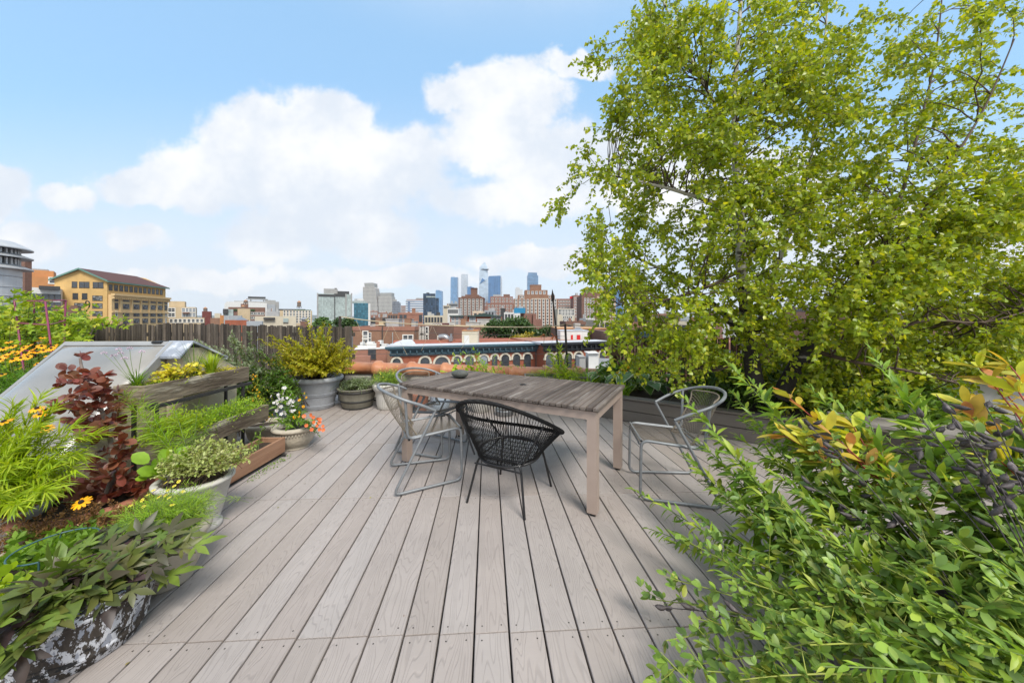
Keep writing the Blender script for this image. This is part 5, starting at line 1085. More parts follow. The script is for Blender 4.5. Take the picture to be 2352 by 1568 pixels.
# ---- left side
def yellow():
    k = 110/F; X1 = (246-HX)*k; root = empty('yellow_brick_building', (X1, 110, GZ), 'large yellow brick building with maroon gabled roof and rows of industrial windows', 'building'); ag = math.atan2(25, -6.5); root.rotation_euler.z = ag-math.pi/2
    # local: +y runs away along the long facade, -x is the gable side
    ez = 1.31+86*k-GZ; L_ = 25.8; W_ = 13.0; rz = ez+3.3
    b = MB(); b.prism([(-W_,0),(0,0),(0,ez),(-W_/2,rz),(-W_,ez)], 1, 0, L_); b.build('wall', m_yel, root, local=True)
    b = MB(); e = .7
    for s_ in (-1, 1):
        x0, x1 = -W_/2, -W_/2+s_*(W_/2+e); z1 = ez-e*.7
        b.add([(x0,-.8,rz+.25),(x1,-.8,z1+.25),(x1,L_+.8,z1+.25),(x0,L_-4,rz+.25),(x0,-.8,rz+.05),(x1,-.8,z1+.05),(x1,L_+.8,z1+.05),(x0,L_-4,rz+.05)], [(0,1,2,3),(7,6,5,4),(0,4,5,1),(1,5,6,2),(2,6,7,3)])
    b.build('roof', m_tile, root, local=True)
    b = MB()
    for s_ in (-1, 1): x1 = -W_/2+s_*(W_/2+e+.05); b.add([(-W_/2,-.95,rz+.32),(x1,-.95,ez-e*.7+.32),(x1,-.95,ez-e*.7-.15),(-W_/2,-.95,rz-.2),(-W_/2,-.8,rz+.32),(x1,-.8,ez-e*.7+.32),(x1,-.8,ez-e*.7-.15),(-W_/2,-.8,rz-.2)], [(0,1,2,3),(7,6,5,4),(0,4,5,1),(3,2,6,7)])
    b.box(e, e+.25, -.9, L_+.8, ez-e*.7-.25, ez-e*.7+.15); b.build('gutter', m_verd, root, local=True)
    lo = MB().lathe([(0,-.1),(.85,-.1),(.85,.0)], (0,0,0), 18).build('round_louvre', m_verd, root, local=True); lo.rotation_euler.x = R(90); lo.location = (-W_/2, -.03, ez+1.8)
    g = 4.1*k*2.2
    zz = lambda y: HC-(y-HY)*k-GZ
    # gable windows
    addwin(root, 'dark', [(-x, -.03, zz(661)) for x in (1.5*1.05, 2.9, 5.1, 6.3, 8.1)])
    addwin(root, 'dark', [(-5.6, -.03, zz(687)), (-7.9, -.03, zz(687))]); addwin(root, 'dwide', [(-2.4, -.03, zz(690)), (-2.4, -.03, zz(707.5)), (-2.4, -.03, zz(725)), (-2.4, -.03, zz(742)), (-6.9, -.03, zz(707)), (-6.9, -.03, zz(724.5))])
    # stone front on the long facade
    MB().box(.01, .9, .4, L_-.3, 0, zz(676)).build('stone_front', m_yels, root, local=True)
    b = MB(); zc = zz(676); b.box(.9, 1.9, .1, L_, zc-.3, zc+.35).box(.9, 1.5, .2, L_-.1, zc-.8, zc-.301).box(.9, 1.15, .3, L_-.2, zc-1.5, zc-.801)
    for i in range(34): y = .4+i*(L_-.8)/33; b.box(1.15, 1.7, y-.16, y+.16, zc-1.3, zc-.802)
    b.box(.9, 1.25, .2, L_-.1, zz(716.5)-.2, zz(716.5)+.2); b.build('cornice', m_yels, root, local=True)
    for y in (3.6, 8.2, 12.2, 16.0, 19.6, 22.9): MB().box(.9, 1.12, y-.3, y+.3, zz(716), zc-1.501).build('pilaster', m_yels, root, local=True)
    cols_ = (5.9, 10.2, 14.1, 17.8, 21.3)
    for y in (690, 707.5, 725.5, 742.5):
        addwin(root, 'dwide', [(.93, c, zz(y)) for c in cols_], R(90)); addwin(root, 'dark' if y < 710 else 'slim', [(.93, 2.1, zz(y)), (.93, 24.4, zz(y))], R(90))
    addwin(root, 'dark', [(.03, 1.2+i*2.02, ez-3.1) for i in range(12)], R(90))
yellow()
s = Bld(AB, 'orange brick building top with a small dark window behind the yellow one', 72, 140, 637, 128, 14, m_org); s.part('upper_block', 74, 120, 620, 637, m_org, 3, 12); s.part('rail', 73, 106, 616, 619.9, m_conc, 5, 9); s.wins('small', 108, 130, 1, 638, 652, 1, sc=1.3)
s = Bld(AB, 'white rendered building with a black awning before the orange brick one', 72, 136, 661, 100, 14, m_whitew); s.part('awning', 92, 136, 657, 665, m_dkroof, -1.6, -.02); s.part('lower_awning', 80, 136, 707, 712, m_dkroof, -1.2, -.02); s.wins('dark', 74, 136, 5, 674, 692, 1, sc=.95); s.wins('dark', 74, 136, 5, 692, 710, 1, sc=.95)
s = Bld(BB, 'low brown brick wall block half behind the vine', 124, 176, 701.5, 60, 8, m_brown2)
t = empty('chimney_stack', P(62, 680, 17), 'tall red brown brick chimney stack beside the silver ventilator', 'chimney'); pbox(MB(), 42, 57, 597, 760, 17, .25).build('shaft', m_brown2, t); pbox(MB(), 41, 57.5, 594.5, 596.9, 16.98, .29).build('cap', m_brown2, t)
def vent():
    Y = 14; k = Y/F; X = (-60-HX)*k; z = lambda y: HC-(y-HY)*k; root = empty('roof_ventilator', (X, Y, z(700)), 'large silver painted louvred roof ventilator at the frame edge', 'ventilator'); z0 = z(700); r_ = 64*k
    m_sv = pm('silver_paint', (.58,.58,.57), (.44,.44,.44), 1.2, .45, metal=.35, c3=(.30,.24,.19), c3at=(.66,.72), c3scale=3); L = lambda y: z(y)-z0
    MB().lathe([(r_,-2.5),(r_,L(613)),(0,L(613))], n=40).build('drum', m_sv, root, smooth=False, local=True)
    for y in (678, 657, 632): MB().lathe([(r_+.003,L(y)-.02),(r_+.03,L(y)),(r_+.003,L(y)+.02)], n=40).build('hoop', m_sv, root, local=True)
    for (y0, y1, yo, sc_) in ((614, 606, 601, 1.26), (587, 580, 575, 1.26), (566.5, 556, 549, 1.26)):
        MB().lathe([(r_*.9,L(y0)+.02),(r_*sc_,L(y0)-.02),(r_*sc_,L(y0)+.02),(r_*1.05,L(y1)),(r_*.85,L(yo)),(0,L(yo)+.03)], n=40).build('canopy', m_sv, root, smooth=False, local=True)
    for (y0, y1) in ((601, 588), (575, 567)):
        MB().lathe([(r_*.86,L(y0)-.1),(r_*.86,L(y1))], n=40).build('core', m_dkroof, root, local=True)
        for i in range(40): a = i*2*math.pi/40; MB().box(-.03, .03, -.05, .03, L(y0)-.05, L(y1)-.01, rot=a+math.pi/2, at=(r_*.93*math.cos(a), r_*.93*math.sin(a), 0)).build('louvre', m_sv, root, local=True)
vent()
s = Bld(AB, 'stepped beige brick apartment block right of the yellow building', 388, 448, 705, 160, 14, m_tan); s.part('upper_floor', 388, 423, 691.5, 705, m_tan, 3, 13); s.part('balcony', 420, 435, 717, 720, m_brown2, -1.2, -.02); s.wins('wide', 389, 402, 1, 707, 729, 2, sc=1.05); s.wins('light', 418, 448, 4, 707, 729, 2, sc=1.05)
s = Bld(AB, 'lower beige brick wing in front of the stepped apartment block', 388, 468, 729.5, 150, 6, m_tan); s.wins('small', 391, 467, 8, 731, 742, 1, sc=.9)
s = Bld(BB, 'maroon brick stair tower under a small water tank', 464.5, 484, 715, 260, 12, m_maroon); watertower('water_tower', 'small wooden water tank with an orange cone on the maroon block', 468, 475.5, 704.5, 708, 715, 262, legs=False)
s = Bld(BB, 'small cream building right of the maroon block', 493, 506, 719.5, 250, 12, m_creamw); s.wins('dark', 494, 505, 3, 730, 740, 1); s = Bld(BB, 'pinkish brown low row behind the maroon block', 484, 512, 730, 220, 10, m_brown)
s = Bld(BB, 'orange brick end wall of the long grey shed', 505.5, 515, 724, 180, 10, m_org); s = Bld(BB, 'long pale grey metal clad shed left of the white museum', 515.2, 554, 724.5, 181, 10, m_greyw); s.part('pale_band', 524, 525, 724.6, 742, m_whitew, -.2, -.01)
s = Bld(BB, 'red brick block with a pyramid skylight just above the bamboo fence', 518, 568, 735, 120, 10, m_red); MB().add([(s.X(538),1,s.h),(s.X(567),1,s.h),(s.X(567),9,s.h),(s.X(538),9,s.h),(s.X(552),5,s.Z(727.5))], [(0,1,4),(1,2,4),(2,3,4),(3,0,4)]).build('pyramid_skylight', m_galv, s.r, local=True)
s = Bld(BB, 'blue grey blank wall just above the bamboo fence', 567, 602, 737.5, 110, 8, m_greyw)
s = Bld('museum', 'white slanted museum with grey tower and rooftop cooling rack', 541, 640, 692, 420, 30, m_conc); MB().prism([(s.X(517), 0), (s.X(614), 0), (s.X(613), s.Z(696)), (s.X(560), s.Z(694)), (s.X(528), s.Z(694.2)), (s.X(523), s.Z(698))], 1, -6, -.05).build('white_hull', m_whitew, s.r, local=True); s.part('tower', 608, 632, 688.5, 692, m_conc, 2, 20); s.part('tower', 613, 632, 699, 742, m_greyw, -3, -.02) ; s.part('rack_deck', 566, 614, 686, 687.5, m_conc, 2, 12); s.part('cooling_rack', 570, 609, 681, 685, m_dkroof, 3, 9); s.part('rack_legs', 575, 577, 687.6, 692, m_conc, 4, 6); s.part('rack_legs', 604, 606, 687.6, 692, m_conc, 4, 6)
s = Bld(BB, 'brown brick loft with planted terraces in front of the white museum', 527, 608, 705.5, 330, 16, m_brown2); s.part('hedge', 537, 546, 710, 713.5, pm('hedge', (.04,.09,.025), (.03,.06,.02), 1, 1), -1, -.02); s.part('hedge', 574, 585, 710, 713.5, MATS.setdefault('h', bpy.data.materials['hedge']), -1, -.02); s.wins('wide', 574, 606, 4, 714, 734, 2, sc=1.3); s.part('terrace_hut', 553, 569, 697.5, 705, m_brown2, 3, 9)
s = Bld(BB, 'beige blank tower of the brown loft carrying a wooden tank', 546.5, 574, 709, 300, 10, m_tan); watertower('water_tower', 'lower wooden water tank with an orange cone on the beige blank tower', 554, 562.5, 700.5, 704, 709, 303, legs=False); watertower('water_tower', 'upper wooden water tank silhouetted against the white museum', 560.5, 568.5, 688, 691, 698, 335)
s = Bld(BB, 'glass and steel plant room with a black fan at its corner', 513, 535, 710, 290, 10, g_std); s.part('fan_box', 513, 524, 709.5, 720, m_dkroof, -2, -.05)
s = Bld(AB, 'pale yellow brick apartment block with small windows and a roof hedge', 644, 716, 713, 300, 20, m_tan); s.part('top_floor', 636, 700, 709.5, 713, m_dkroof, 3, 18); s.wins('small', 651, 714, 9, 714, 742, 5, sc=1.3); s.part('roof_hedge', 676, 714, 711, 713, bpy.data.materials['hedge'], 1, 3)
watertower('water_tower', 'largest water tank on a steel frame above the pale yellow apartment block', 683, 691, 690, 694, 708, 305)
s = Bld(BB, 'cream low building with an awning and glass bay over the bamboo fence', 588, 680, 726, 140, 10, m_creamw); s.part('awning', 607, 632, 729, 733, m_dkroof, -1.2, -.02); s.part('glass_bay', 650, 662, 731, 740, g_std, -.6, -.02); s = Bld(BB, 'white and grey mechanical penthouses left of the pale yellow block', 612, 640, 715, 200, 10, m_unit); s.roofbits(3, 4)
s = Bld(BB, 'squat brown chimney block with a metal cap at the end of the bamboo fence', 690, 705, 738, 90, 6, m_brown2); MB().lathe([(.5,0),(.5,.3),(.8,.5),(.2,1.1),(0,1.2)], (0, 2, s.h), 12).build('cap', m_galv, s.r, local=True)
# ---- city trees
L_tree = leafmat('city_tree_leaf', [(.035,.075,.018),(.05,.10,.02),(.065,.125,.025),(.03,.06,.016)], trans=.2); L_tree2 = leafmat('light_city_tree_leaf', [(.08,.16,.03),(.10,.19,.035),(.06,.12,.025)], trans=.2); L_yt = leafmat('yellow_city_tree_leaf', [(.42,.34,.03),(.30,.26,.03),(.48,.38,.04)], trans=.25)
def citytree(label, x0, x1, yt, yb, Y, mat, seed, n=2600, leaf=None):
    rg = np.random.default_rng(seed); k = Y/F; w_ = (x1-x0)*k/2; zt, zb = HC-(yt-HY)*k, HC-(yb-HY)*k; c = np.array([((x0+x1)/2-HX)*k, Y, (zt+zb)/2]); root = empty('street_tree', (c[0], c[1], GZ), label, 'tree')
    MB().tube([(c[0], c[1], GZ), (c[0]+.2, c[1], zb+.3*(zt-zb)), (c[0], c[1], c[2])], .35, .12, 7).build('trunk', m_twig, root, smooth=True)
    cl = np.array([rg.uniform(-1, 1, 3) for _ in range(26)]); cl = cl[np.linalg.norm(cl, axis=1) < 1.05]; cl[:, 2] = cl[:, 2]*(1-.35*np.abs(cl[:, 0])); h = (zt-zb)/2; lf = leaf or max(.16, k*2.4)
    tubes('limbs', [(bez((c[0], c[1], zb), c+q*np.array([w_, w_*.8, h])*.4, c+q*np.array([w_, w_*.8, h])*.8, 5), .14, .05) for q in cl], m_twig, root, 4)
    ci = rg.integers(0, len(cl), n); p = cl[ci]*.78+rdir(n, rg)*(rg.random((n, 1))**.45)*.34; p[:, 2] = p[:, 2]; p = c+p*np.array([w_, w_*.8, h])
    leaves('crown', T_ROUND, p, rdir(n, rg), upish(n, rg, .8), lf*rg.uniform(.7, 1.2, n), mat, root, 1.2)
citytree('broad dark green street tree rising before the blank gable wall', 1104, 1232, 720, 800, 80, L_tree, 1, 6500, .42)
citytree('smaller dark tree left of the brown ziggurat base', 1222, 1290, 744, 795, 85, L_tree, 2, 2200, .4); citytree('yellow tree tops behind the low brick parapet', 1165, 1250, 762, 796, 75, L_yt, 3, 1500, .34)
citytree('light green tree below the pale slab building', 710, 770, 726, 778, 120, L_tree2, 4, 2200, .6); citytree('dark green tree right of the light one, below the teal office', 762, 826, 722, 778, 118, L_tree, 5, 2600, .6)
citytree('small dark tree between the brick roofs and the factory block', 885, 925, 732, 765, 130, L_tree, 6, 1000, .6); citytree('dark tree hiding the foot of the tenement', 985, 1012, 752, 800, 88, L_tree, 7, 900, .4); citytree('dark trees behind the right birch branches', 2280, 2420, 745, 800, 70, L_tree, 8, 1800, .45)
citytree('dark tree mass behind the cane line under the birch', 1440, 1600, 748, 800, 75, L_tree, 9, 1800, .45)
# ================================================================== birch
m_bark = bpy.data.materials.new('birch_bark'); m_bark.use_nodes = True
def bark():
    nt = m_bark.node_tree; N = nt.nodes; L = nt.links; b = N['Principled BSDF']; b.inputs['Roughness'].default_value = .8
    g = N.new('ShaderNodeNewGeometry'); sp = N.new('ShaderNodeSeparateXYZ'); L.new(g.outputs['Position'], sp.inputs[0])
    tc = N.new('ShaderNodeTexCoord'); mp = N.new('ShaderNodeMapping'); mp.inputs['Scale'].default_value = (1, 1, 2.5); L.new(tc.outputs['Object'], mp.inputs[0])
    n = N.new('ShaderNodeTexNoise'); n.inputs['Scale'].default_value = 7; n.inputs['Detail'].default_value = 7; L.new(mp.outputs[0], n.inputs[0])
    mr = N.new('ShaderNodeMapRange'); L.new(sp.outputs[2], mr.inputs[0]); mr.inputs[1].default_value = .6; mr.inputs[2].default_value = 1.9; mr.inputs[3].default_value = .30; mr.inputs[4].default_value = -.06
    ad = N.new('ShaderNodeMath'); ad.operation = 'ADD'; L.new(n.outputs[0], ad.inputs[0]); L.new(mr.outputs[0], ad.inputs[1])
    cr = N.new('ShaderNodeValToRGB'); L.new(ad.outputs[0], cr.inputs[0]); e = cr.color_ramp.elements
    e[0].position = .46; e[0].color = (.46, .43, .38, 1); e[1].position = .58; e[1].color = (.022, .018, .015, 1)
    L.new(cr.outputs[0], b.inputs['Base Color'])
bark()
def birch():
    rg = np.random.default_rng(11)
    root = empty('birch_tree', (2.35, 3.65, .26), 'large multi stemmed birch with bright green leaves filling the sky above the raised bed', 'tree')
    TR = [  # trunks: (x, y, depth, radius) in photo terms
        [(1738,905,3.55,.085),(1722,800,3.6,.070),(1712,700,3.65,.060),(1702,600,3.7,.050),(1700,500,3.75,.042),(1688,350,3.8,.032),(1690,180,3.85,.024),(1702,0,3.9,.018),(1712,-160,3.9,.010)],
        [(1790,915,3.5,.08),(1850,800,3.45,.06),(1900,735,3.45,.052),(1980,650,3.4,.044),(2080,560,3.4,.036),(2210,500,3.4,.028),(2352,440,3.4,.022),(2520,380,3.4,.014)],
        [(1715,790,3.62,.045),(1680,740,3.75,.038),(1640,700,3.95,.030),(1560,640,4.1,.022),(1480,600,4.2,.014),(1400,560,4.3,.008)],
        [(1700,520,3.75,.036),(1640,470,3.65,.024),(1560,440,3.6,.018),(1480,420,3.55,.012),(1390,400,3.5,.007)],
        [(1700,380,3.8,.028),(1660,280,3.8,.022),(1600,160,3.85,.016),(1540,40,3.9,.011),(1490,-70,3.9,.006)],
        [(1740,760,3.7,.05),(1790,600,4.1,.036),(1850,420,4.3,.028),(1880,220,4.3,.020),(1900,20,4.3,.012),(1900,-120,4.3,.007)],
        [(1990,645,3.4,.036),(2060,480,3.6,.026),(2110,300,3.8,.018),(2150,120,3.9,.012),(2170,-80,3.9,.007)],
        [(1900,735,3.45,.036),(2020,760,3.3,.026),(2130,735,3.2,.020),(2260,740,3.2,.014),(2400,700,3.2,.008)],
        [(2080,560,3.4,.026),(2170,400,3.3,.018),(2260,250,3.3,.012),(2330,90,3.3,.007)],
        [(1850,800,3.45,.035),(1960,830,3.1,.022),(2080,850,2.9,.014),(2200,880,2.8,.008)],
        [(1705,620,3.7,.03),(1620,660,3.4,.018),(1520,690,3.3,.012),(1420,700,3.3,.007)],
        [(1722,800,3.6,.03),(1650,850,3.7,.016),(1560,840,3.9,.010),(1470,830,4.1,.006)]]
    curves = []; nodes = []
    for k, t in enumerate(TR):
        pts = catmull([P(x, y, d) for (x, y, d, r) in t], 5); rr = catmull([(r, 0, 0) for (_, _, _, r) in t], 5)[:, 0]
        curves.append((pts, rr, None)); nodes += [(p, r, tt) for p, r, tt in zip(pts[3:], rr[3:], unit(np.gradient(pts, axis=0))[3:])]
    for i, c in enumerate(curves):
        MB().tube(c[0], c[1]*(1 if i < 5 else .7), None, 9).build('trunk' if i < 2 else 'limb', m_bark if i < 6 else m_twig, root, smooth=True)
    NP = np.array([n[0] for n in nodes])
    # crown outline, as regions (x, y, half width, half height, how many branch ends)
    REG = [(1700,90,230,140,30),(1560,80,130,120,16),(1440,100,90,50,9),(1880,110,160,150,22),(2080,190,160,170,15),(2150,120,120,130,9),(2290,80,90,110,6),
           (1500,250,110,60,12),(1480,160,80,60,8),(1620,280,160,110,22),(1800,330,200,150,34),(2050,330,170,150,20),(2270,320,110,150,17),
           (1440,400,110,60,14),(1560,440,150,90,22),(1720,480,170,100,26),(1920,520,190,110,26),(1930,290,110,170,20),(1950,470,110,110,16),(2160,520,160,110,26),(2350,480,100,130,17),
           (1420,560,95,80,18),(1560,620,160,90,28),(1760,640,170,100,26),(1960,690,180,90,26),(2180,660,170,90,28),(2340,700,90,110,22),
           (1440,690,80,70,16),(1540,760,110,70,20),(1680,760,120,70,16),(1840,800,150,80,26),(2030,820,150,70,24),(2200,790,150,70,22),(2340,830,70,50,9),
           (1620,830,90,50,10),(1860,880,130,50,16),(2060,880,100,40,8),(1480,820,50,30,4)]
    ends = []
    for (cx, cy, hx, hy, n) in REG:
        n = int(n*1.0)
        for _ in range(n):
            while True:
                a, b_ = rg.uniform(-1, 1, 2)
                if a*a+b_*b_ < 1: break
            d = rg.normal(3.75, .45); d = min(max(d, 2.75), 4.9)
            ends.append(P(cx+a*hx+(12 if cx < 1600 else 0), cy+b_*hy, d))
    for _ in range(30):                                     # leaves hang before the stems as well
        y = rg.uniform(-20, 760); ends.append(P(1715+rg.normal()*110, y, rg.uniform(2.95, 3.5)))
    for _ in range(55): f = rg.uniform(0, 1); ends.append(P(1860+f*480+rg.normal()*25, 760-f*330+rg.normal()*35, rg.uniform(2.7, 3.2)))
    for e in [(1290,462,3.6),(1320,410,3.6),(1350,128,3.9),(1365,150,3.9),(1345,345,3.6),(1345,590,3.9)]: ends.append(P(*e))
    br = []; tw = []
    for e in ends:
        d = e-NP; dist = np.linalg.norm(d, axis=1); cost = dist+.9*np.maximum(0, -(d[:, 2]))+.25*rg.random(len(dist)); i = int(np.argmin(cost)); p0, r, tt = nodes[i]; L_ = dist[i]
        if L_ > 1.9: pass
        mid = (p0+e)/2+tt*.22*L_+np.array([0, 0, .10*L_])+rg.normal(size=3)*.05*L_
        c = bez(p0, mid, e, 9); c[1:-1] += rg.normal(size=(7, 3))*.012*L_
        br.append((c, min(r*.55, .004+.006*L_), .0016))
        n = int(4+L_*7)
        for _ in range(n):
            t = rg.uniform(.3, 1)**.8; k = min(int(t*8), 7); f = t*8-k; q = c[k]*(1-f)+c[min(k+1, 8)]*f; tg = unit(c[min(k+1, 8)]-c[k]); dr = unit(tg*.9+rdir(1, rg)[0]*.9+np.array([0, 0, .1])); l = rg.uniform(.14, .42)
            tw.append((bez(q, q+dr*l*.55, q+dr*l*.9+np.array([0, 0, -.30*l]), 5), .0016, .0007))
    tubes('branches', br, m_twig, root, 5); tubes('twigs', tw, m_twig, root, 3)
    p1, T1, _ = along(tw, .0128, .12, 1.0, rg); p2, T2, _ = along(br, .03, .45, 1.0, rg)
    p = np.concatenate([p1, p2]); T = np.concatenate([T1, T2]); n = len(p)
    print('birch leaves', n)
    # petioles let the blades hang: axis mostly outward and down
    ax = unit(T*.30+rdir(n, rg)*1.0+np.array([-.10, 0, -.55])); off = ax*rg.uniform(.006, .02, (n, 1))
    nr = unit(np.array([-.10, -.5, .45])+rg.normal(size=(n, 3))*.75)
    leaves('leaves', T_BIRCH, p+off, ax, nr, rg.uniform(.026, .052, n), L_birch, root, 1.05)
birch()
# ================================================================== right foreground
def rtips(lst): return [P(*t) for t in lst]
def right_plants():
    rg = np.random.default_rng(21)
    pl = empty('wooden_tub', (1.62, 1.02, 0), 'weathered wooden planter under the mass of blue green stems', 'planter')
    MB().box(-.42, .45, -.42, -.39, .02, .22, at=(1.66, 1.02, 0), bev=.004).box(-.42, .45, .39, .42, .02, .22, at=(1.66, 1.02, 0), bev=.004).box(-.42, -.39, -.388, .388, .022, .218, at=(1.66, 1.02, 0), bev=.004).box(.42, .45, -.388, .388, .022, .218, at=(1.66, 1.02, 0), bev=.004).build('side_boards', m_greywood, pl)
    MB().box(-.385, .415, -.385, .385, .03, .19, at=(1.66, 1.02, 0)).build('soil', m_soil, pl)
    base = (1.45, 1.0, .18)
    # ---- false indigo: arching yellow stems with rounded blue green leaflets
    def indigo(label, base, tips, seed, spacing=.028, size=.040, mat=L_blue, br=.10):
        rg = np.random.default_rng(seed); root = empty('false_indigo', base, label, 'shrub', 'false indigo clumps')
        main = stems_to(base, tips, rg, .16, .0035, .0014, br, 10)
        side = []
        p, T, q = along(main, .085, .22, .97, rg)
        for a, t, u in zip(p, T, q):
            d = unit(t*.75+unit(rdir(1, rg)[0]+np.array([0, -.15, .25]))*.9); l = rg.uniform(.07, .16)*(1.15-.4*u); side.append((bez(a, a+d*l*.5, a+d*l+np.array([0, 0, .012]), 5), .0013, .0007))
        tubes('stems', [(a, b_*1.25, c_*1.3) for a, b_, c_ in main+side], YS, root, 5)
        p, T, q = along(side+main, spacing, .18, 1.0, rg); n = len(p)
        # each leaf is three leaflets
        P3_, A3, N3 = [], [], []
        ax = splay(T, rg.uniform(.5, 1.1, n), rg); nr = upish(n, rg, .45); sd = unit(np.cross(nr, ax))
        for k in (-1, 0, 1):
            A3.append(unit(ax+sd*k*.75+rg.normal(size=(n, 3))*.08)); P3_.append(p+ax*.006); N3.append(nr)
        n3 = 3*n
        leaves('leaves', T_OVAL, np.concatenate(P3_), np.concatenate(A3), np.concatenate(N3), size*rg.uniform(.4, 1.2, n3), mat, root, 1.05)
        return root, main
    I1 = [(1490,1375,1.45),(1500,1545,1.1),(1530,1470,1.2),(1560,1235,1.6),(1550,1330,1.35),(1650,1130,1.75),(1700,1085,1.8),(1640,1250,1.5),(1600,1420,1.2),(1620,1540,1.05),(1730,1180,1.6),(1560,1580,1.0),(1700,1330,1.3),(1780,1260,1.4),(1470,1600,1.05)]
    indigo('arching false indigo with blue green oval leaflets leaning out over the deck boards', (1.35,.98,.18), rtips(I1), 31)
    I2 = [(1780,1060,1.75),(1960,1040,1.7),(1920,980,1.8),(1840,1000,1.75),(1900,1060,1.6),(1820,1120,1.6),(1950,1130,1.5),(1860,1230,1.35),(2000,1200,1.4),(1800,1400,1.1),(1900,1350,1.15),(1750,1500,1.0),(1860,1480,.95),(2000,1330,1.1),(2060,1080,1.5),(1980,1450,.95),(1700,1560,.98),(2080,1290,1.15)]
    indigo('bushy false indigo with blue green leaflets and dark pods in the middle of the clump', (1.55,1.02,.18), rtips(I2), 32)
    I3 = [(2100,960,1.75),(2200,965,1.6),(2300,985,1.5),(2020,1000,1.75),(2150,1080,1.5),(2280,1120,1.35),(2345,1000,1.4),(2120,1030,1.6),(2180,1100,1.45),(2250,1050,1.4),(2320,1120,1.3),(2180,1240,1.2),(2280,1260,1.15),(2100,1400,1.0),(2240,1400,.98),(2340,1380,1.0),(2340,1220,1.2),(2150,1500,.9),(2300,1520,.9),(2040,1560,.88),(2390,1060,1.4)]
    indigo('tall false indigo with rounded leaves at the frame edge, crowned by black seed pods', (1.78,1.05,.18), rtips(I3), 33, size=.052, mat=L_blue)
    # ---- black pods
    m_pod = pm('black_pod', (.075, .060, .058), (.035, .028, .028), 30, .6, island=.4, bump=.5, bscale=60, c3=(.17, .145, .145), c3at=(.55, .7), c3scale=25)
    def pods(label, sts, seed, base):
        rg = np.random.default_rng(seed); root = empty('seed_pod_stalks', base, label, 'seed pods')
        cv = [(bez(base, np.array(base)*.5+P(*t)*.5+np.array([.03, 0, .12]), P(*t), 10), .0028, .0014) for t in sts]
        sd = []; mb = MB(); pr = [(0,.0),(.004,.06),(.0095,.3),(.0110,.5),(.0095,.72),(.0045,.9),(.0012,.97),(.0006,1.12)]
        for c in cv:
            p, T, q = along([c], .036, .66, 1.0, rg)
            for a, t in zip(p, T):
                d = unit(t*.5+rdir(1, rg)[0]*1.1); l = .018; sd.append((np.array([a, a+d*l*.5, a+d*l]), .0014, .0012))
                o = a+d*l; L_ = rg.uniform(.036, .060); u_ = unit(np.cross(d, UP)); v_ = np.cross(d, u_); n = 8; V = []
                for (r, z) in pr:
                    for k in range(n):
                        an = 2*math.pi*k/n; V.append(o+d*z*L_+u_*r*math.cos(an)*1.0+v_*r*math.sin(an)*.8+np.array([0, 0, -.004])*math.sin(math.pi*z))
                mb.add(V, [[i*n+k, i*n+(k+1) % n, (i+1)*n+(k+1) % n, (i+1)*n+k] for i in range(len(pr)-1) for k in range(n)])
        tubes('stalks', cv+sd, m_pod, root, 5); mb.build('pods', m_pod, root, smooth=True)['kind'] = 'stuff'
    pods('dense cluster of black seed pods on dark stalks at the frame edge', [(2085,930,1.35),(2150,905,1.32),(2210,985,1.2),(2260,925,1.3),(2330,950,1.25),(2290,1010,1.2),(2180,1010,1.25),(2345,1030,1.2),(2060,1020,1.4)], 41, (1.72,1.03,.2))
    pods('thin dark stalk of black pods rising in front of the terrace boards', [(1843,965,1.7),(1870,1120,1.55),(1980,1110,1.5)], 42, (1.5,1.02,.2))
    pods('withered stalk of dark pods drooping low over the deck', [(1525,1395,1.3)], 43, (1.3,.98,.2))
    # ---- goldenrod: upright stems with whorls of narrow leaves
    def rod(label, base, tips, seed, size=.085, spacing=.013, mat=L_gold2, br=.05, droop=.0):
        rg = np.random.default_rng(seed); root = empty('goldenrod', base, label, 'plant', 'goldenrod stems')
        main = stems_to(base, tips, rg, .08, .0035, .0016, br, 12); tubes('stems', main, GS, root, 5)
        p, T, q = along(main, spacing, .22, 1.0, rg); n = len(p)
        ang = 1.25-.85*q**3; ax = splay(T, ang*rg.uniform(.8, 1.15, n), rg); ax = unit(ax+np.array([0, 0, -.18])*(1-q[:, None])+rg.normal(size=(n, 3))*.07)
        sz = size*(1.05-.62*q**2.5)*rg.uniform(.65, 1.15, n)
        leaves('leaves', T_LANCE, p, ax, upish(n, rg, .3), sz, mat, root, 1.3)
        return root
    rod('leaning goldenrod stems with narrow leaves crossing in front of the far armchair', (1.30,1.25,.18), rtips([(1560,905,2.25),(1600,1010,2.1),(1640,1000,2.05),(1590,1180,1.85),(1570,1040,2.1),(1610,1100,1.95),(1650,1060,1.95)]), 51, .115, .009)
    rod('short goldenrod sprig with narrow leaves alone over the deck near the table leg', (1.22,1.15,.18), rtips([(1445,1120,1.95),(1530,1240,1.8),(1480,1210,1.85)]), 52, .085, .012)
    rod('tall goldenrod stem with starry top standing before the hosta leaves', (1.55,1.35,.18), rtips([(1658,822,2.35),(1700,960,2.15),(1720,870,2.3),(1680,900,2.25),(1690,1000,2.1)]), 53, .125, .010)
    rod('tallest goldenrod stem with starry top rising into the birch leaves', (1.75,1.10,.18), rtips([(2003,808,1.85),(2052,868,1.7)]), 54, .14, .010)
    rod('group of goldenrod stems with drooping narrow leaves beside the yellow and red twigs', (1.60,1.15,.18), rtips([(1905,905,1.95),(1880,945,1.9),(1800,1000,1.9),(1760,950,2.0),(1970,980,1.75),(1990,950,1.7),(1740,1040,1.9),(1850,880,2.1),(2040,940,1.7),(1930,1010,1.8)]), 55, .12, .010)
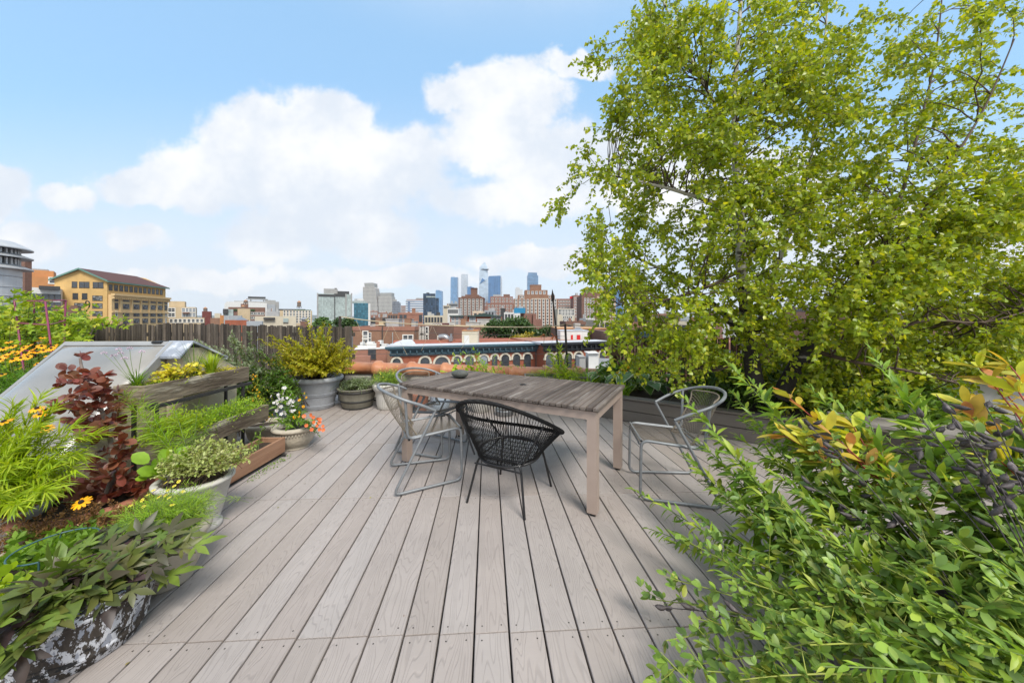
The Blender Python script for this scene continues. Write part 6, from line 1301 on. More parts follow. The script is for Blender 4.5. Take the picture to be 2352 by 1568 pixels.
    rod('goldenrod stems with pale narrow leaves standing upright through the middle of the clump', (1.45,1.0,.18), rtips([(1650,1150,1.7),(1720,1120,1.65),(1800,1180,1.45),(1770,1080,1.7),(1850,1140,1.5),(1900,1230,1.3),(1720,1260,1.45),(1640,1310,1.4),(1830,1330,1.2)]), 57, .10, .010)
    rod('low goldenrod tangle with long narrow leaves in the corner of the terrace', (1.75,.85,.18), rtips([(2060,1290,1.15),(2200,1250,1.1),(1960,1430,.95),(2130,1380,1.0),(2300,1330,1.05),(2250,1480,.85),(1890,1530,.85),(2340,1180,1.2)]), 56, .085, .012)
    # ---- turning dogwood shrub
    def turn(label, base, tips, seed, size, sp_=.03):
        rg = np.random.default_rng(seed); root = empty('dogwood_twigs', base, label, 'shrub')
        cv = stems_to(base, tips, rg, .12, .005, .0025, .03, 10); tubes('twigs', cv, RS, root, 6)
        p, T, q = along(cv, sp_, .70, 1.0, rg); e = np.array([c[0][-1] for c in cv]); te = np.array([unit(c[0][-1]-c[0][-2]) for c in cv])
        p = np.concatenate([p]+[e]*5); T = np.concatenate([T]+[te]*5); n = len(p)
        leaves('leaves', T_OVAL, p, splay(T, rg.uniform(.5, 1.2, n), rg), upish(n, rg, .4), size*1.15*rg.uniform(.6, 1.15, n), L_redye, root, .82)
    turn('red stemmed shrub with yellow and orange leaves low among the green stems', (1.75,1.3,.2), rtips([(1815,915,1.85),(1800,1000,1.8),(1900,990,1.7),(1950,1030,1.65),(2000,1020,1.65),(1960,980,1.7),(1880,1040,1.7),(1860,1000,1.75)]), 61, .10)
    turn('red twig with pink and yellow leaves high at the frame edge over the pods', (2.2,1.2,.2), rtips([(2250,845,1.7),(2220,930,1.65),(2320,840,1.6),(2340,900,1.5),(2390,870,1.6),(2280,870,1.65),(2350,1010,1.45),(2300,1060,1.4),(2230,960,1.6)]), 62, .095)
right_plants()
# ================================================================== left plants
def tuft(name, label, cat, c, n, h, spread, mat, rg, wide=1.0, group=None, curve=.5):
    """blades bending outward from one crown"""
    root = empty(name, c, label, cat, group); V, Fs = [], []; k = 0
    for i in range(n):
        az = rg.uniform(0, 2*math.pi); d = np.array([math.cos(az), math.sin(az), 0]); l = h*rg.uniform(.6, 1.1); s = spread*rg.uniform(.2, 1.1); sd = np.array([-d[1], d[0], 0])
        b = np.asarray(c)+d*rg.uniform(0, .25)*spread; w0 = .004*wide*rg.uniform(.7, 1.2)
        for q in range(6):
            t = q/5; p = b+d*s*t**2+UP*(l*t-curve*l*s/(h+spread)*t**3); ww = w0*(1-t**2)+.0003; V += [p-sd*ww, p+sd*ww]
        for q in range(5): Fs.append([k+2*q, k+2*q+1, k+2*q+3, k+2*q+2])
        k += 12
    mesh('blades', V, np.array(Fs), mat, root); return root
def mound(name, label, cat, c, rad, n, size, mat, rg, t=T_SMALL, stems=True, group=None, up=.35, smat=None):
    """a cushion: short stems ending in leaf tufts all over an uneven dome"""
    root = empty(name, c, label, cat, group)
    d = rdir(n, rg); d[:, 2] = np.abs(d[:, 2]); lump = 1+.22*np.sin(d[:, 0]*9+c[0]*7)*np.cos(d[:, 1]*8)+.1*rg.normal(size=n)
    p = np.asarray(c)+d*np.asarray(rad)*(rg.uniform(.35, 1.0, n)**.5*lump)[:, None]
    ax = unit(d*.8+UP*up+rg.normal(size=(n, 3))*.45)
    leaves('leaves', t, p, ax, upish(n, rg, .7), size*rg.uniform(.6, 1.2, n), mat, root)
    if stems:
        k = max(12, n//25); q = rg.choice(n, min(k, n), replace=False)
        tubes('stems', [(bez(np.asarray(c)+rg.normal(size=3)*np.array([.25, .25, 0])*np.asarray(rad), (np.asarray(c)+p[i])/2+UP*.02, p[i], 4), .0016, .0008) for i in q], smat or GS, root, 3)
    return root
def left_plants():
    rg = np.random.default_rng(77)
    # --- smoke bush
    base = (-2.53, 2.12, .18); root = empty('smoke_bush', base, 'young purple leaved smoke bush with grey trunk in the wide terracotta bowl', 'shrub')
    tr = catmull([base, P(262,1085,2.12), P(258,1035,2.16), P(240,960,2.2), P(212,900,2.22), P(190,850,2.24), P(184,822,2.25)], 5)
    MB().tube(tr, np.linspace(.016, .006, len(tr)), None, 8).build('trunk', pm('grey_bark', (.24,.19,.16), (.14,.11,.095), 12, .9, bump=.6), root, smooth=True)
    cv = []; tg = [(185,818),(150,850),(170,870),(205,855),(240,862),(140,880),(160,905),(200,895),(245,890),(262,905),(120,925),(150,940),(190,935),(230,925),(265,930),(160,970),(200,965),(240,965),(275,955),(190,1000),(230,1000),(270,990),(235,1035),(285,1010),(300,1040),
                   (210,1050),(265,1060),(160,1120),(120,1135),(200,1115),(240,1095),(280,1090),(310,1095),(150,1160),(190,1145),(235,1130),(275,1115),(300,1120),(105,1150),(225,1165),(330,1105),(125,1160),(170,1130),(140,1145),(180,1165),(215,1145),(255,1140),(290,1125),(310,1130),(250,1110),(210,1125),(165,1105),(340,1090),(320,1080),(270,1150),(200,1170),(150,1120)]
    for (x, y) in tg:
        e = P(x, y, rg.uniform(2.0, 2.38)); i = int(np.argmin(np.linalg.norm(tr-e, axis=1)+1.5*np.maximum(0, tr[:, 2]-e[2]+.03))); cv.append((bez(tr[i], (tr[i]+e)/2+UP*.02, e, 6), .003, .0014))
    tubes('twigs', cv, pm('purple_twig', (.12,.05,.045), rough=.7), root, 4)
    p, T, q = along(cv, .012, .3, 1.0, rg); e = np.array([c[0][-1] for c in cv]); T2 = np.array([unit(c[0][-1]-c[0][-2]) for c in cv]); p = np.concatenate([p, e, e, e]); T = np.concatenate([T, T2, T2, T2]); n = len(p)
    leaves('leaves', T_ROUND, p, splay(T, rg.uniform(.5, 1.4, n), rg), upish(n, rg, .7), .062*rg.uniform(.55, 1.15, n), L_purple, root, .95)
    tubes('seed_fluff', [(bez(P(275,930,2.2), P(275,930,2.2)+rg.normal(size=3)*.03, P(275,930,2.2)+rg.normal(size=3)*.055, 4), .0005, .0003) for _ in range(110)], leafmat('rusty_fluff', [(.42,.20,.11),(.36,.15,.09)]), root, 3)
    # --- lime needle plant
    tips = [P(x, y, d) for (x, y, d) in [(20,960,1.95),(60,935,2.0),(100,960,1.95),(135,990,1.9),(165,1005,1.9),(150,1060,1.8),(170,1040,1.85),(0,1000,1.9),(40,1020,1.85),(85,1010,1.85),(120,1050,1.75),(140,1110,1.7),(60,1080,1.7),(20,1060,1.75),(-30,980,1.95),(-30,1060,1.8),(100,1110,1.65),(30,1130,1.6),(-60,1020,1.9),(70,1150,1.6)]]; tips = [t+rg.normal(size=3)*.045 for t in tips for _ in range(2)]
    bush('blue_star', 'lime green needle leaved clump spilling out of the white bowl below the skylight', 'plant', (-2.90,1.88,.2), tips, (T_LANCE, .0042, .085, .3, .55, L_lime, .42), YS, rg, r0=.003, br=.05, bend=.12, base_t=.3)
    rb = empty('rudbeckia', (-2.75,1.95,.2), 'few black eyed yellow daisies on thin stalks above the lime green clump', 'flower')
    fp = [P(85,938,1.95), P(104,941,1.97), P(91,952,1.93), P(108,983,1.93), P(10,968,1.9), P(187,1153,1.7)]
    tubes('stems', [(bez((-2.75,1.95,.2), np.array((-2.75,1.95,.2))*.5+f*.5+UP*.05, f-UP*.004, 6), .0018, .0014) for f in fp], GS, rb, 4); flowers(rb, 'rud', fp, rg, 1.0)
    sp_ = P(126,926,2.0); bush('goldenrod', 'single bent goldenrod tip sticking up before the milky skylight', 'plant', (-2.85,1.95,.2), [sp_, P(100,990,1.95)], (T_LANCE, .018, .04, .3, 1.0, L_mid), GS, rg, group='goldenrod stems')
    # --- blue star / horsetail like stem in the tall pot
    tips = [P(*t) for t in ((282,905,2.28),(318,915,2.3),(400,935,2.35),(345,1000,2.25))]
    bush('feathery_stem', 'tall feathery needle leaved stems rising from the tall stone pot before the top planter', 'plant', (-2.06,2.20,.30), tips, (T_NEEDLE, .0028, .085, .25, 1.15, L_bright, .95), GS, rg, r0=.0035, br=.02, bend=.05, base_t=.12)
    tips = [P(*t) for t in ((455,930,2.6),(430,960,2.5),(480,965,2.6))]
    bush('feathery_stem', 'shorter feathery needle leaved stems leaning over the middle planter box', 'plant', (-2.2,2.38,.33), tips, (T_NEEDLE, .004, .06, .25, 1.15, L_mid, 1.0), GS, rg, r0=.0025, br=.02, bend=.05, base_t=.12)
    # --- herbs
    bush('variegated_herb', 'cream variegated bushy herb filling the tall stone pot', 'plant', (-1.95,2.13,.31), tipcloud((-1.91,2.15,.37), (.25,.20,.20), 170, rg), (T_SHRUB, .0085, .020, .4, .9, L_vari, 1.2), BS, rg, r0=.0014, r1=.0008, br=.09, bend=.1, base_t=.4)
    p = G(410,1085,.40); mound('mallow', 'broad rounded bright green leaves at the back rim of the tall stone pot', 'plant', (-2.10,2.12,.32), (.13,.11,.13), 26, .085, L_bright, rg, T_ROUND)
    r_, cv = bush('coreopsis', 'thread leaved coreopsis mound with tiny yellow stars in the round stone pot', 'plant', (-1.73,1.71,.25), tipcloud((-1.74,1.72,.27), (.21,.20,.18), 300, rg), (T_NEEDLE, .007, .032, .3, .7, L_bright, 1.0), GS, rg, r0=.001, r1=.0006, br=.10, bend=.05, base_t=.2)
    flowers(r_, 'cor', [P(x, y, d) for (x, y, d) in [(365,1140,1.75),(388,1142,1.72),(396,1158,1.7),(330,1162,1.68),(326,1148,1.72),(381,1136,1.78),(400,1115,1.9),(352,1125,1.8),(385,1125,1.8),(300,1160,1.7),(340,1135,1.75),(420,1128,1.8),(410,1105,1.95),(380,1108,1.95)]], rg, .95)
    # --- astilbe and green carpet
    c0 = (-2.18,1.56,.16)
    mound('strawberry_patch', 'mid green toothed leaves carpeting the low pot around the wire hoop', 'plant', (-2.10,1.50,.13), (.40,.34,.17), 620, .058, L_mid, rg, T_TRI)
    mound('lemon_balm', 'paler lime green rounded leaves at the frame edge beside the half barrel', 'plant', (-1.98,1.26,.10), (.20,.16,.24), 240, .042, L_lime, rg, T_ROUND)
    ro = empty('astilbe', c0, 'rusty brown dried astilbe plumes above the green leaves before the terracotta bowl', 'plant'); cv = []
    for (x, y, d) in [(205,1150,1.82),(225,1155,1.8),(250,1150,1.82),(175,1170,1.75),(140,1180,1.72),(110,1190,1.7),(60,1200,1.65),(30,1215,1.62),(10,1190,1.65),(85,1185,1.7),(270,1165,1.8),(290,1160,1.82),(160,1150,1.8),(195,1185,1.72),(240,1180,1.75),(15,1235,1.6),(330,1160,1.85),(45,1185,1.65),(70,1210,1.62),(125,1165,1.75),(150,1195,1.7),(185,1160,1.78),(215,1175,1.78),(100,1215,1.65),(230,1200,1.7),(265,1185,1.75),(310,1180,1.8)]:
        e = P(x, y, d); b0 = e*np.array([1, 1, 0])+np.array([rg.normal()*.03, rg.normal()*.03, .17]); cv.append((bez(b0, (b0+e)/2+rg.normal(size=3)*.01, e, 6), .0014, .0008))
    tubes('stems', cv, BS, ro, 4); p, T, q = along(cv, .0009, .25, 1.0, rg); n = len(p); ax = splay(T, 1.0, rg); L_ = .045*(1.1-q); off = ax*(rg.random((n, 1))*L_[:, None])
    leaves('plumes', T_SMALL, p+off, ax, rdir(n, rg), rg.uniform(.008, .015, n), L_brown, ro)
    # --- sweet potato vine over the half barrel
    ro = empty('sweet_potato_vine', (-1.735,1.37,.22), 'sweet potato vine with lobed olive and purple leaves spilling over the half barrel', 'plant'); cv = []
    spv = [(330,1190,1.62),(420,1200,1.56),(468,1245,1.5),(440,1225,1.52),(360,1215,1.5),(300,1215,1.52),(260,1235,1.5),(230,1265,1.45),(330,1260,1.42),(380,1275,1.42),(300,1300,1.38),(260,1310,1.36),(200,1320,1.34),(160,1350,1.3),
          (120,1370,1.25),(80,1380,1.22),(40,1400,1.18),(240,1370,1.3),(290,1335,1.34),(20,1430,1.12),(50,1500,1.08),(20,1540,1.05),(-20,1480,1.08),(-30,1560,1.02),(400,1325,1.48),(350,1300,1.42),(220,1290,1.42),(280,1200,1.6),(410,1260,1.48),(320,1230,1.5),(10,1390,1.16)]
    for (x, y, d) in spv:
        e = P(x-(30 if x > 330 else 8), y+(22 if x > 280 else 6), d); b0 = np.array([-1.735+rg.normal()*.09, 1.37+rg.normal()*.09, .23]); cv.append((bez(b0, (b0+e)/2+UP*.05, e, 8), .0026, .0014))
    tubes('stems', cv, pm('purple_stem', (.10,.045,.06), rough=.6), ro, 5); p, T, q = along(cv, .042, .22, 1.0, rg); n = len(p)
    out = p-np.array([-1.735,1.37,.16]); ax = unit(unit(out*np.array([1,1,.3]))*.8+T*.3+rg.normal(size=(n, 3))*.42+UP*-.12)
    leaves('leaves', T_POTATO, p+ax*.02+UP*rg.uniform(0, .03, (n, 1)), ax, unit(UP*.75+unit(out)*.35+np.array([.25,-.45,0])+rg.normal(size=(n, 3))*.30), .118*rg.uniform(.55, 1.15, n), L_potato, ro, 1.0)
    # --- top planter box
    Y0 = lambda y: y
    mound('stonecrop', 'low yellow green stonecrop mat covering the top planter box', 'groundcover', (-2.66,2.66,.79), (.11,.30,.06), 1300, .012, L_lime, rg)
    mound('golden_stonecrop', 'low orange yellow flowering mat at the far end of the top planter box', 'groundcover', (-2.66,3.15,.79), (.11,.17,.06), 800, .012, L_gold, rg)
    bush('golden_shrublet', 'small yellow leaved shrublet in the middle of the top planter box', 'plant', (-2.66,2.75,.80), tipcloud((-2.66,2.74,.82), (.13,.22,.16), 46, rg), (T_ROUND, .016, .03, .35, .9, L_gold, 1.0), BS, rg, r0=.002, br=.05, base_t=.45)
    tuft('grass_tuft', 'bright yellow green grass tuft in the top planter box before the bamboo', 'plant', (-2.66,3.02,.80), 130, .22, .14, L_lime, rg)
    tuft('chives', 'dark green onion leaves rising thinly from the top planter box', 'plant', (-2.68,2.88,.80), 16, .34, .17, L_dark, rg, .8)
    ro = tuft('allium', 'flowering allium with pale pink globes on thin stalks against the milky skylight', 'plant', (-2.70,2.46,.80), 60, .15, .10, L_mid, rg, 1.0)
    hd = [P(239,812,2.5),P(277,812,2.48),P(272,803,2.5),P(261,818,2.46),P(298,801,2.5),P(286,824,2.46),P(326,809,2.5)]
    tubes('stalks', [(bez((-2.70,2.46,.80), np.array((-2.70,2.46,.80))*.5+h*.5+rg.normal(size=3)*.01, h, 6), .0018, .0014) for h in hd], GS, ro, 4)
    for h in hd:
        d = rdir(46, rg); d[:, 2] = np.abs(d[:, 2])*.8-.1; leaves('flower_head', T_SMALL, np.asarray(h)+unit(d)*.010, unit(d), rdir(46, rg), .010, m_pk, ro, 1.3)
    # --- middle planter box and below
    mound('thyme', 'bright small leaved herb mat in the middle planter box', 'groundcover', (-2.46,2.95,.44), (.13,.40,.13), 3600, .016, L_bright, rg)
    mound('oregano', 'yellow green small leaved herb heap at the near end of the middle planter box', 'groundcover', (-2.46,2.50,.44), (.15,.24,.17), 2300, .019, L_lime, rg)
    bush('trailing_herb', 'wispy trailing herb with tiny flowers hanging from the middle planter box', 'plant', (-2.37,2.62,.46), [P(*t) for t in ((470,1010,2.75),(500,1000,2.8),(450,1040,2.6),(520,1020,2.8),(430,1010,2.6),(560,990,3.0),(400,1030,2.5),(480,1050,2.65),(540,985,3.0),(420,1050,2.5),(510,1040,2.75))], (T_SHRUB, .010, .013, .4, .9, L_vari, 1.0), GS, rg, r0=.0012, r1=.0007, br=.06, bend=.3)
    bush('weedy_sprig', 'leafy green sprigs growing out of the lowest reddish planter box', 'plant', (-2.27,2.95,.14), [P(*t) for t in ((590,990,3.1),(605,975,3.15),(560,1030,2.9),(545,1050,2.85),(575,1035,3.0),(600,1005,3.1))], (T_LANCE, .012, .035, .3, .9, L_mid, 1.6), GS, rg, r0=.002, br=.07)
    mound('deck_moss', 'green weeds growing along the deck edge below the reddish planter box', 'groundcover', (-2.10,2.95,.0), (.04,.28,.02), 120, .018, L_mid, rg, stems=False)
    # --- urn flowers
    ro, cv = bush('bedding_flowers', 'white snapdragons with yellow marigolds and coral bells planted in the beaded stone urn', 'flower', (-2.20,3.47,.20), [P(*t) for t in ((638,895,3.45),(650,885,3.5),(665,890,3.5),(645,920,3.4),(628,930,3.4),(672,905,3.45),(660,930,3.4),(690,915,3.4),(640,960,3.35),(655,960,3.35),(675,950,3.35),(620,955,3.4),(695,940,3.4),(700,965,3.3),(715,970,3.3),(660,975,3.3),(630,975,3.3))], (T_LANCE, .013, .06, .3, .8, L_mid, 1.3), GS, rg, r0=.0025, br=.05)
    flowers(ro, 'wht', [P(638+rg.normal()*6, 905+22*rg.random()*1.8, 3.38) for _ in range(16)]+[P(668+rg.normal()*5, 905+rg.random()*40, 3.38) for _ in range(14)]+[P(650+rg.normal()*5, 890+rg.random()*30, 3.4) for _ in range(8)]+[P(652,945,3.3), P(646,950,3.3), P(655,950,3.3)], rg, 1.0, (0,-1,.3), 1.0)
    flowers(ro, 'mar', [P(x+rg.normal()*3, y+rg.normal()*3, 3.34) for (x, y) in ((694,905),(700,910),(690,920),(696,930),(685,945),(678,955),(690,955),(668,962),(620,958),(612,965),(626,950))], rg, 1.1, (0,-.8,.6), .8)
    ro, cv = bush('coral_bells', 'coral orange trailing flowers spilling over the side of the beaded stone urn', 'flower', (-2.06,3.42,.21), [P(*t) for t in ((735,965,3.3),(738,985,3.25),(725,990,3.2),(715,975,3.2),(700,970,3.2),(730,975,3.2),(710,985,3.2),(725,960,3.3),(735,1000,3.2))], (T_SMALL, .006, .016, .3, .9, L_dark, 1.0), GS, rg, r0=.0015, br=.04)
    flowers(ro, 'cal', [P(x+rg.normal()*2, y+rg.normal()*2, 3.18) for (x, y) in ((714,955),(722,958),(728,962),(733,970),(738,978),(728,975),(720,968),(702,975),(716,985),(740,988),(733,985),(695,955),(738,965),(706,962))], rg, .95, (.3,-.9,.4), .8)
    mound('parsley', 'dark fine leaved greenery in the slate blue square planter', 'plant', (-3.0,4.28,.36), (.22,.16,.22), 1100, .028, L_mid, rg, T_SHRUB)
    # --- shrubs behind the planter boxes
    def jit(tips, k, s): return [np.asarray(t)+rg.normal(size=3)*s for t in tips for _ in range(k)]
    def seedy(name, label, c, tips, mat, sz=.03):
        tips = jit(tips, 3, .055)
        ro, cv = bush(name, label, 'shrub', c, tips, (T_SHRUB, .0075, sz, .35, .8, mat, .9), BS, rg, r0=.004, br=.10, base_t=.2)
        p, T, q = along(cv, .004, .88, 1.0, rg); n = len(p); leaves('seed_heads', T_SMALL, p+rg.normal(size=(n, 3))*.006, splay(T, .7, rg), rdir(n, rg), .010, L_pink, ro); return ro
    seedy('artemisia', 'grey green artemisia with pinkish seed spikes before the bamboo fence', (-3.35,4.5,.1), [P(*t) for t in ((530,770,4.3),(545,800,4.3),(510,800,4.4),(560,785,4.2),(500,830,4.4),(540,830,4.2),(570,820,4.1),(520,850,4.2),(555,845,4.1),(580,850,4.1),(490,800,4.5),(575,790,4.3))], L_sage, .042)
    seedy('buddleia', 'darker seedy shrub beside the golden shrub in the shade of the bamboo fence', (-2.95,4.6,.1), [P(*t) for t in ((590,815,4.3),(610,800,4.4),(625,830,4.3),(600,850,4.2),(640,850,4.3),(615,870,4.1),(580,860,4.1),(650,870,4.2),(600,880,4.0),(630,890,4.0))], L_dark, .035)
    bush('dark_shrub', 'dark green leafy shrub mass between the stucco hatch and the grey resin pot', 'shrub', (-3.2,4.1,.0), tipcloud((-3.2,4.3,.25), (.55,.35,.50), 170, rg), (T_SHRUB, .012, .045, .3, .9, L_dark, 1.1), BS, rg, r0=.004, br=.2, base_t=.2)
    ro, cv = bush('chrysanthemum', 'small yellow flowered plant hanging behind the end of the top planter box', 'flower', (-2.75,3.75,.35), [P(*t) for t in ((577,860,3.6),(585,880,3.6),(590,900,3.6),(580,915,3.6),(600,925,3.7),(570,900,3.6),(592,850,3.8),(575,935,3.5),(550,925,3.4))], (T_SHRUB, .014, .022, .3, .8, L_olive, 1.0), GS, rg, r0=.002, br=.06)
    flowers(ro, 'mar', [P(x+rg.normal()*4, y+rg.normal()*3, 3.5) for (x, y) in ((578,858),(584,866),(590,872),(580,880),(588,888),(594,895),(584,900),(590,908),(596,900),(586,915),(598,912),(575,925),(592,922),(560,925),(550,930),(565,918))], rg, .6, (0,-1,.3), .8)
    # --- golden shrub in the grey resin pot
    tips = [P(*t) for t in ((605,768,4.6),(625,775,4.7),(650,790,4.6),(640,815,4.5),(665,770,4.8),(690,760,4.9),(700,790,4.8),(715,750,5.0),(735,770,5.0),(760,765,5.0),(780,790,4.9),(800,800,4.8),(815,805,4.8),(790,820,4.7),(770,835,4.6),(740,800,4.8),(720,820,4.6),(690,820,4.5),(660,835,4.4),(640,845,4.4),(700,845,4.4),(730,840,4.5),(750,850,4.5),(680,855,4.4),(790,775,4.9),(620,800,4.5),(670,800,4.6),(755,800,4.8),(765,745,5.0),(710,865,4.4),(655,860,4.4),(800,840,4.6))]
    bush('golden_abelia', 'wide golden olive shrub with arching twigs in the big grey resin pot', 'shrub', (C1[0], C1[1], .40), jit(tips, 2, .05)+list(tipcloud((C1[0]-.02, C1[1]-.1, .55), (.62,.40,.56), 130, rg)), (T_SHRUB, .0085, .045, .35, .85, L_olive, .85), BS, rg, r0=.004, br=.06, bend=.12, base_t=.3)
    bush('abelia_shoot', 'single fresher green shoot standing inside the golden shrub', 'shrub', (C1[0]+.05, C1[1]+.1, .40), [P(730,758,5.0), P(738,750,5.0), P(722,768,5.0)], (T_SHRUB, .010, .045, .3, .7, L_bright, 1.1), GS, rg, r0=.003, br=.02)
    bush('thyme_bush', 'pale grey green herb with cream tips filling the olive half barrel pot', 'plant', (C2[0], C2[1], .27), tipcloud((C2[0], C2[1], .27), (.28,.25,.20), 130, rg), (T_SMALL, .008, .017, .35, .8, L_sage, 1.2), GS, rg, r0=.0014, br=.14, base_t=.35)
    ro, cv = bush('threadleaf', 'fine green ball with tiny yellow flowers in the white fluted pot', 'plant', (C3[0], C3[1], .34), tipcloud((C3[0], C3[1], .36), (.25,.23,.25), 260, rg), (T_NEEDLE, .009, .03, .3, .6, L_bright, 1.1), GS, rg, r0=.0012, br=.10, base_t=.3)
    flowers(ro, 'cor', tipcloud((C3[0], C3[1], .40), (.22,.2,.24), 34, rg, .6), rg, .7)
    # --- far left: vine, trellis, daisies, juniper
    ro = empty('grape_vine', (-6.3,4.9,0), 'yellow green leafy vine climbing over the magenta trellis and the end of the bamboo fence', 'vine'); cv = []
    for k in range(85):
        x = rg.uniform(-60, 215); y = 668+max(0, (x-60))*.42+rg.random()**1.4*(150-max(0, x-60)*.55); d = rg.uniform(4.3, 5.4); e = P(x, y, d); b0 = P(x*.7+rg.normal()*20, 860, d+.1); b0[2] = .2; cv.append((bez(b0, (b0+e)/2+UP*.3+rg.normal(size=3)*.12, e, 9), .004, .0015))
    for (x, y) in ((225,745),(240,735),(255,745),(300,738),(210,720),(190,705)): e = P(x, y, 5.2); b0 = P(170, 760, 5.2); cv.append((bez(b0, (b0+e)/2+UP*.1, e, 8), .003, .0015))
    tubes('stems', cv, BS, ro, 4); p, T, q = along(cv, .017, .3, 1.0, rg); n = len(p); p = p+rg.normal(size=(n, 3))*.035
    leaves('leaves', T_TRI, p, splay(T, 1.0*rg.uniform(.6, 1.3, n), rg), unit(np.array([0,-.5,.7])+rg.normal(size=(n,3))*.5), .07*rg.uniform(.6, 1.2, n), L_vine, ro, 1.1)
    m_mag = pm('magenta_rod', (.26, .035, .10), (.18, .025, .07), 8, .5)
    t = empty('trellis', (-5.6,4.6,0), 'magenta painted metal obelisk trellis inside the vine', 'trellis')
    c4 = [(P(33,690,4.45), P(52,830,4.3)), (P(104,692,4.3), P(122,835,4.2)), (P(151,690,4.6), P(146,815,4.5)), (P(78,688,4.75), P(80,815,4.7))]
    for a, b_ in c4: b_ = a+(b_-a)*1.9; b_[2] = max(b_[2], .02); MB().tube([a, b_], .010, sides=6).build('upright', m_mag, t, smooth=True)
    for f in (0, .38, .82): MB().tube([a+(b_-a)*f for a, b_ in c4], .008, sides=6, closed=True).build('hoop', m_mag, t, smooth=True)
    ho = P(198,730,5.3); tag(MB().tube(catmull([P(190,745,5.3), P(193,722,5.3), P(203,708,5.3), P(206,698,5.3), P(203,692,5.3), P(198,692,5.3), P(197,697,5.3), P(200,699,5.3)], 6), .008, sides=6).build('hook', m_iron, None, smooth=True), 'curled dark iron hook standing on the bamboo fence before the yellow building', 'hook')
    ro = empty('black_eyed_susan', (-5.3,3.9,0), 'patch of orange black eyed daisies beside the juniper below the trellis', 'flower')
    fp = [P(x, y, d) for (x, y, d) in [(8,800,4.0),(30,795,4.0),(22,810,3.9),(45,805,4.0),(60,812,4.0),(78,800,4.1),(95,795,4.1),(90,783,4.2),(110,790,4.2),(118,800,4.1),(125,795,4.2),(140,803,4.1),(128,808,4.1),(110,815,4.0),(105,826,4.0),(85,808,4.1),(65,820,3.9),(48,822,3.9),(30,825,3.9),(12,818,3.9),(0,825,3.9),(42,845,3.8),(5,860,3.7),(72,806,4.1),(100,805,4.1),(135,812,4.2),(55,798,4.1),(38,812,3.95),(20,785,4.1),(98,775,4.3),(-15,810,3.9),(85,836,3.95),(150,802,4.3),(66,793,4.2)]]
    tubes('stems', [(bez(np.array([f[0]+rg.normal()*.05, f[1]+.1, .05]), f-UP*.2, f-UP*.006, 6), .003, .002) for f in fp], GS, ro, 4); flowers(ro, 'rud', fp, rg, 1.15, (.1,-.6,.8))
    p = np.array([-5.3,4.0,.1])+rg.uniform(-1, 1, (500, 3))*np.array([.75,.3,0])+np.array([0, 0, 1])*rg.random((500, 1))*.55; leaves('leaves', T_LANCE, p, unit(rdir(500, rg)+UP*.5), rdir(500, rg), .10, L_dark, ro, 1.6)
    ro = empty('juniper', (-5.0,3.4,0), 'low spreading bright green juniper beside the sloping skylight', 'shrub'); cv = []
    for k in range(150):
        x = rg.uniform(-60, 165); y = 905-max(0, x)*.34+rg.uniform(-40, 30)-(25 if rg.random() < .3 else 0); d = rg.uniform(3.3, 4.0); e = P(x, y, d); b0 = np.array([e[0]-.15, e[1]+.25, max(e[2]-.35, .02)]); cv.append((bez(b0, (b0+e)/2+UP*.06, e, 6), .003, .001))
    tubes('stems', cv, BS, ro, 4); p, T, q = along(cv, .003, .3, 1.0, rg); n = len(p); leaves('needles', T_NEEDLE, p, splay(T, .8, rg), rdir(n, rg), .032, leafmat('juniper_green', [(.10,.24,.015),(.15,.32,.02),(.07,.17,.012)]), ro, 2.2)
    tag(MB().box(-8.5, -4.7, 5.0, 5.2, -.05, .95).build('garden_wall', m_stucco), 'whitish stucco wall behind the vine and daisies beside the bamboo', 'wall')
left_plants()
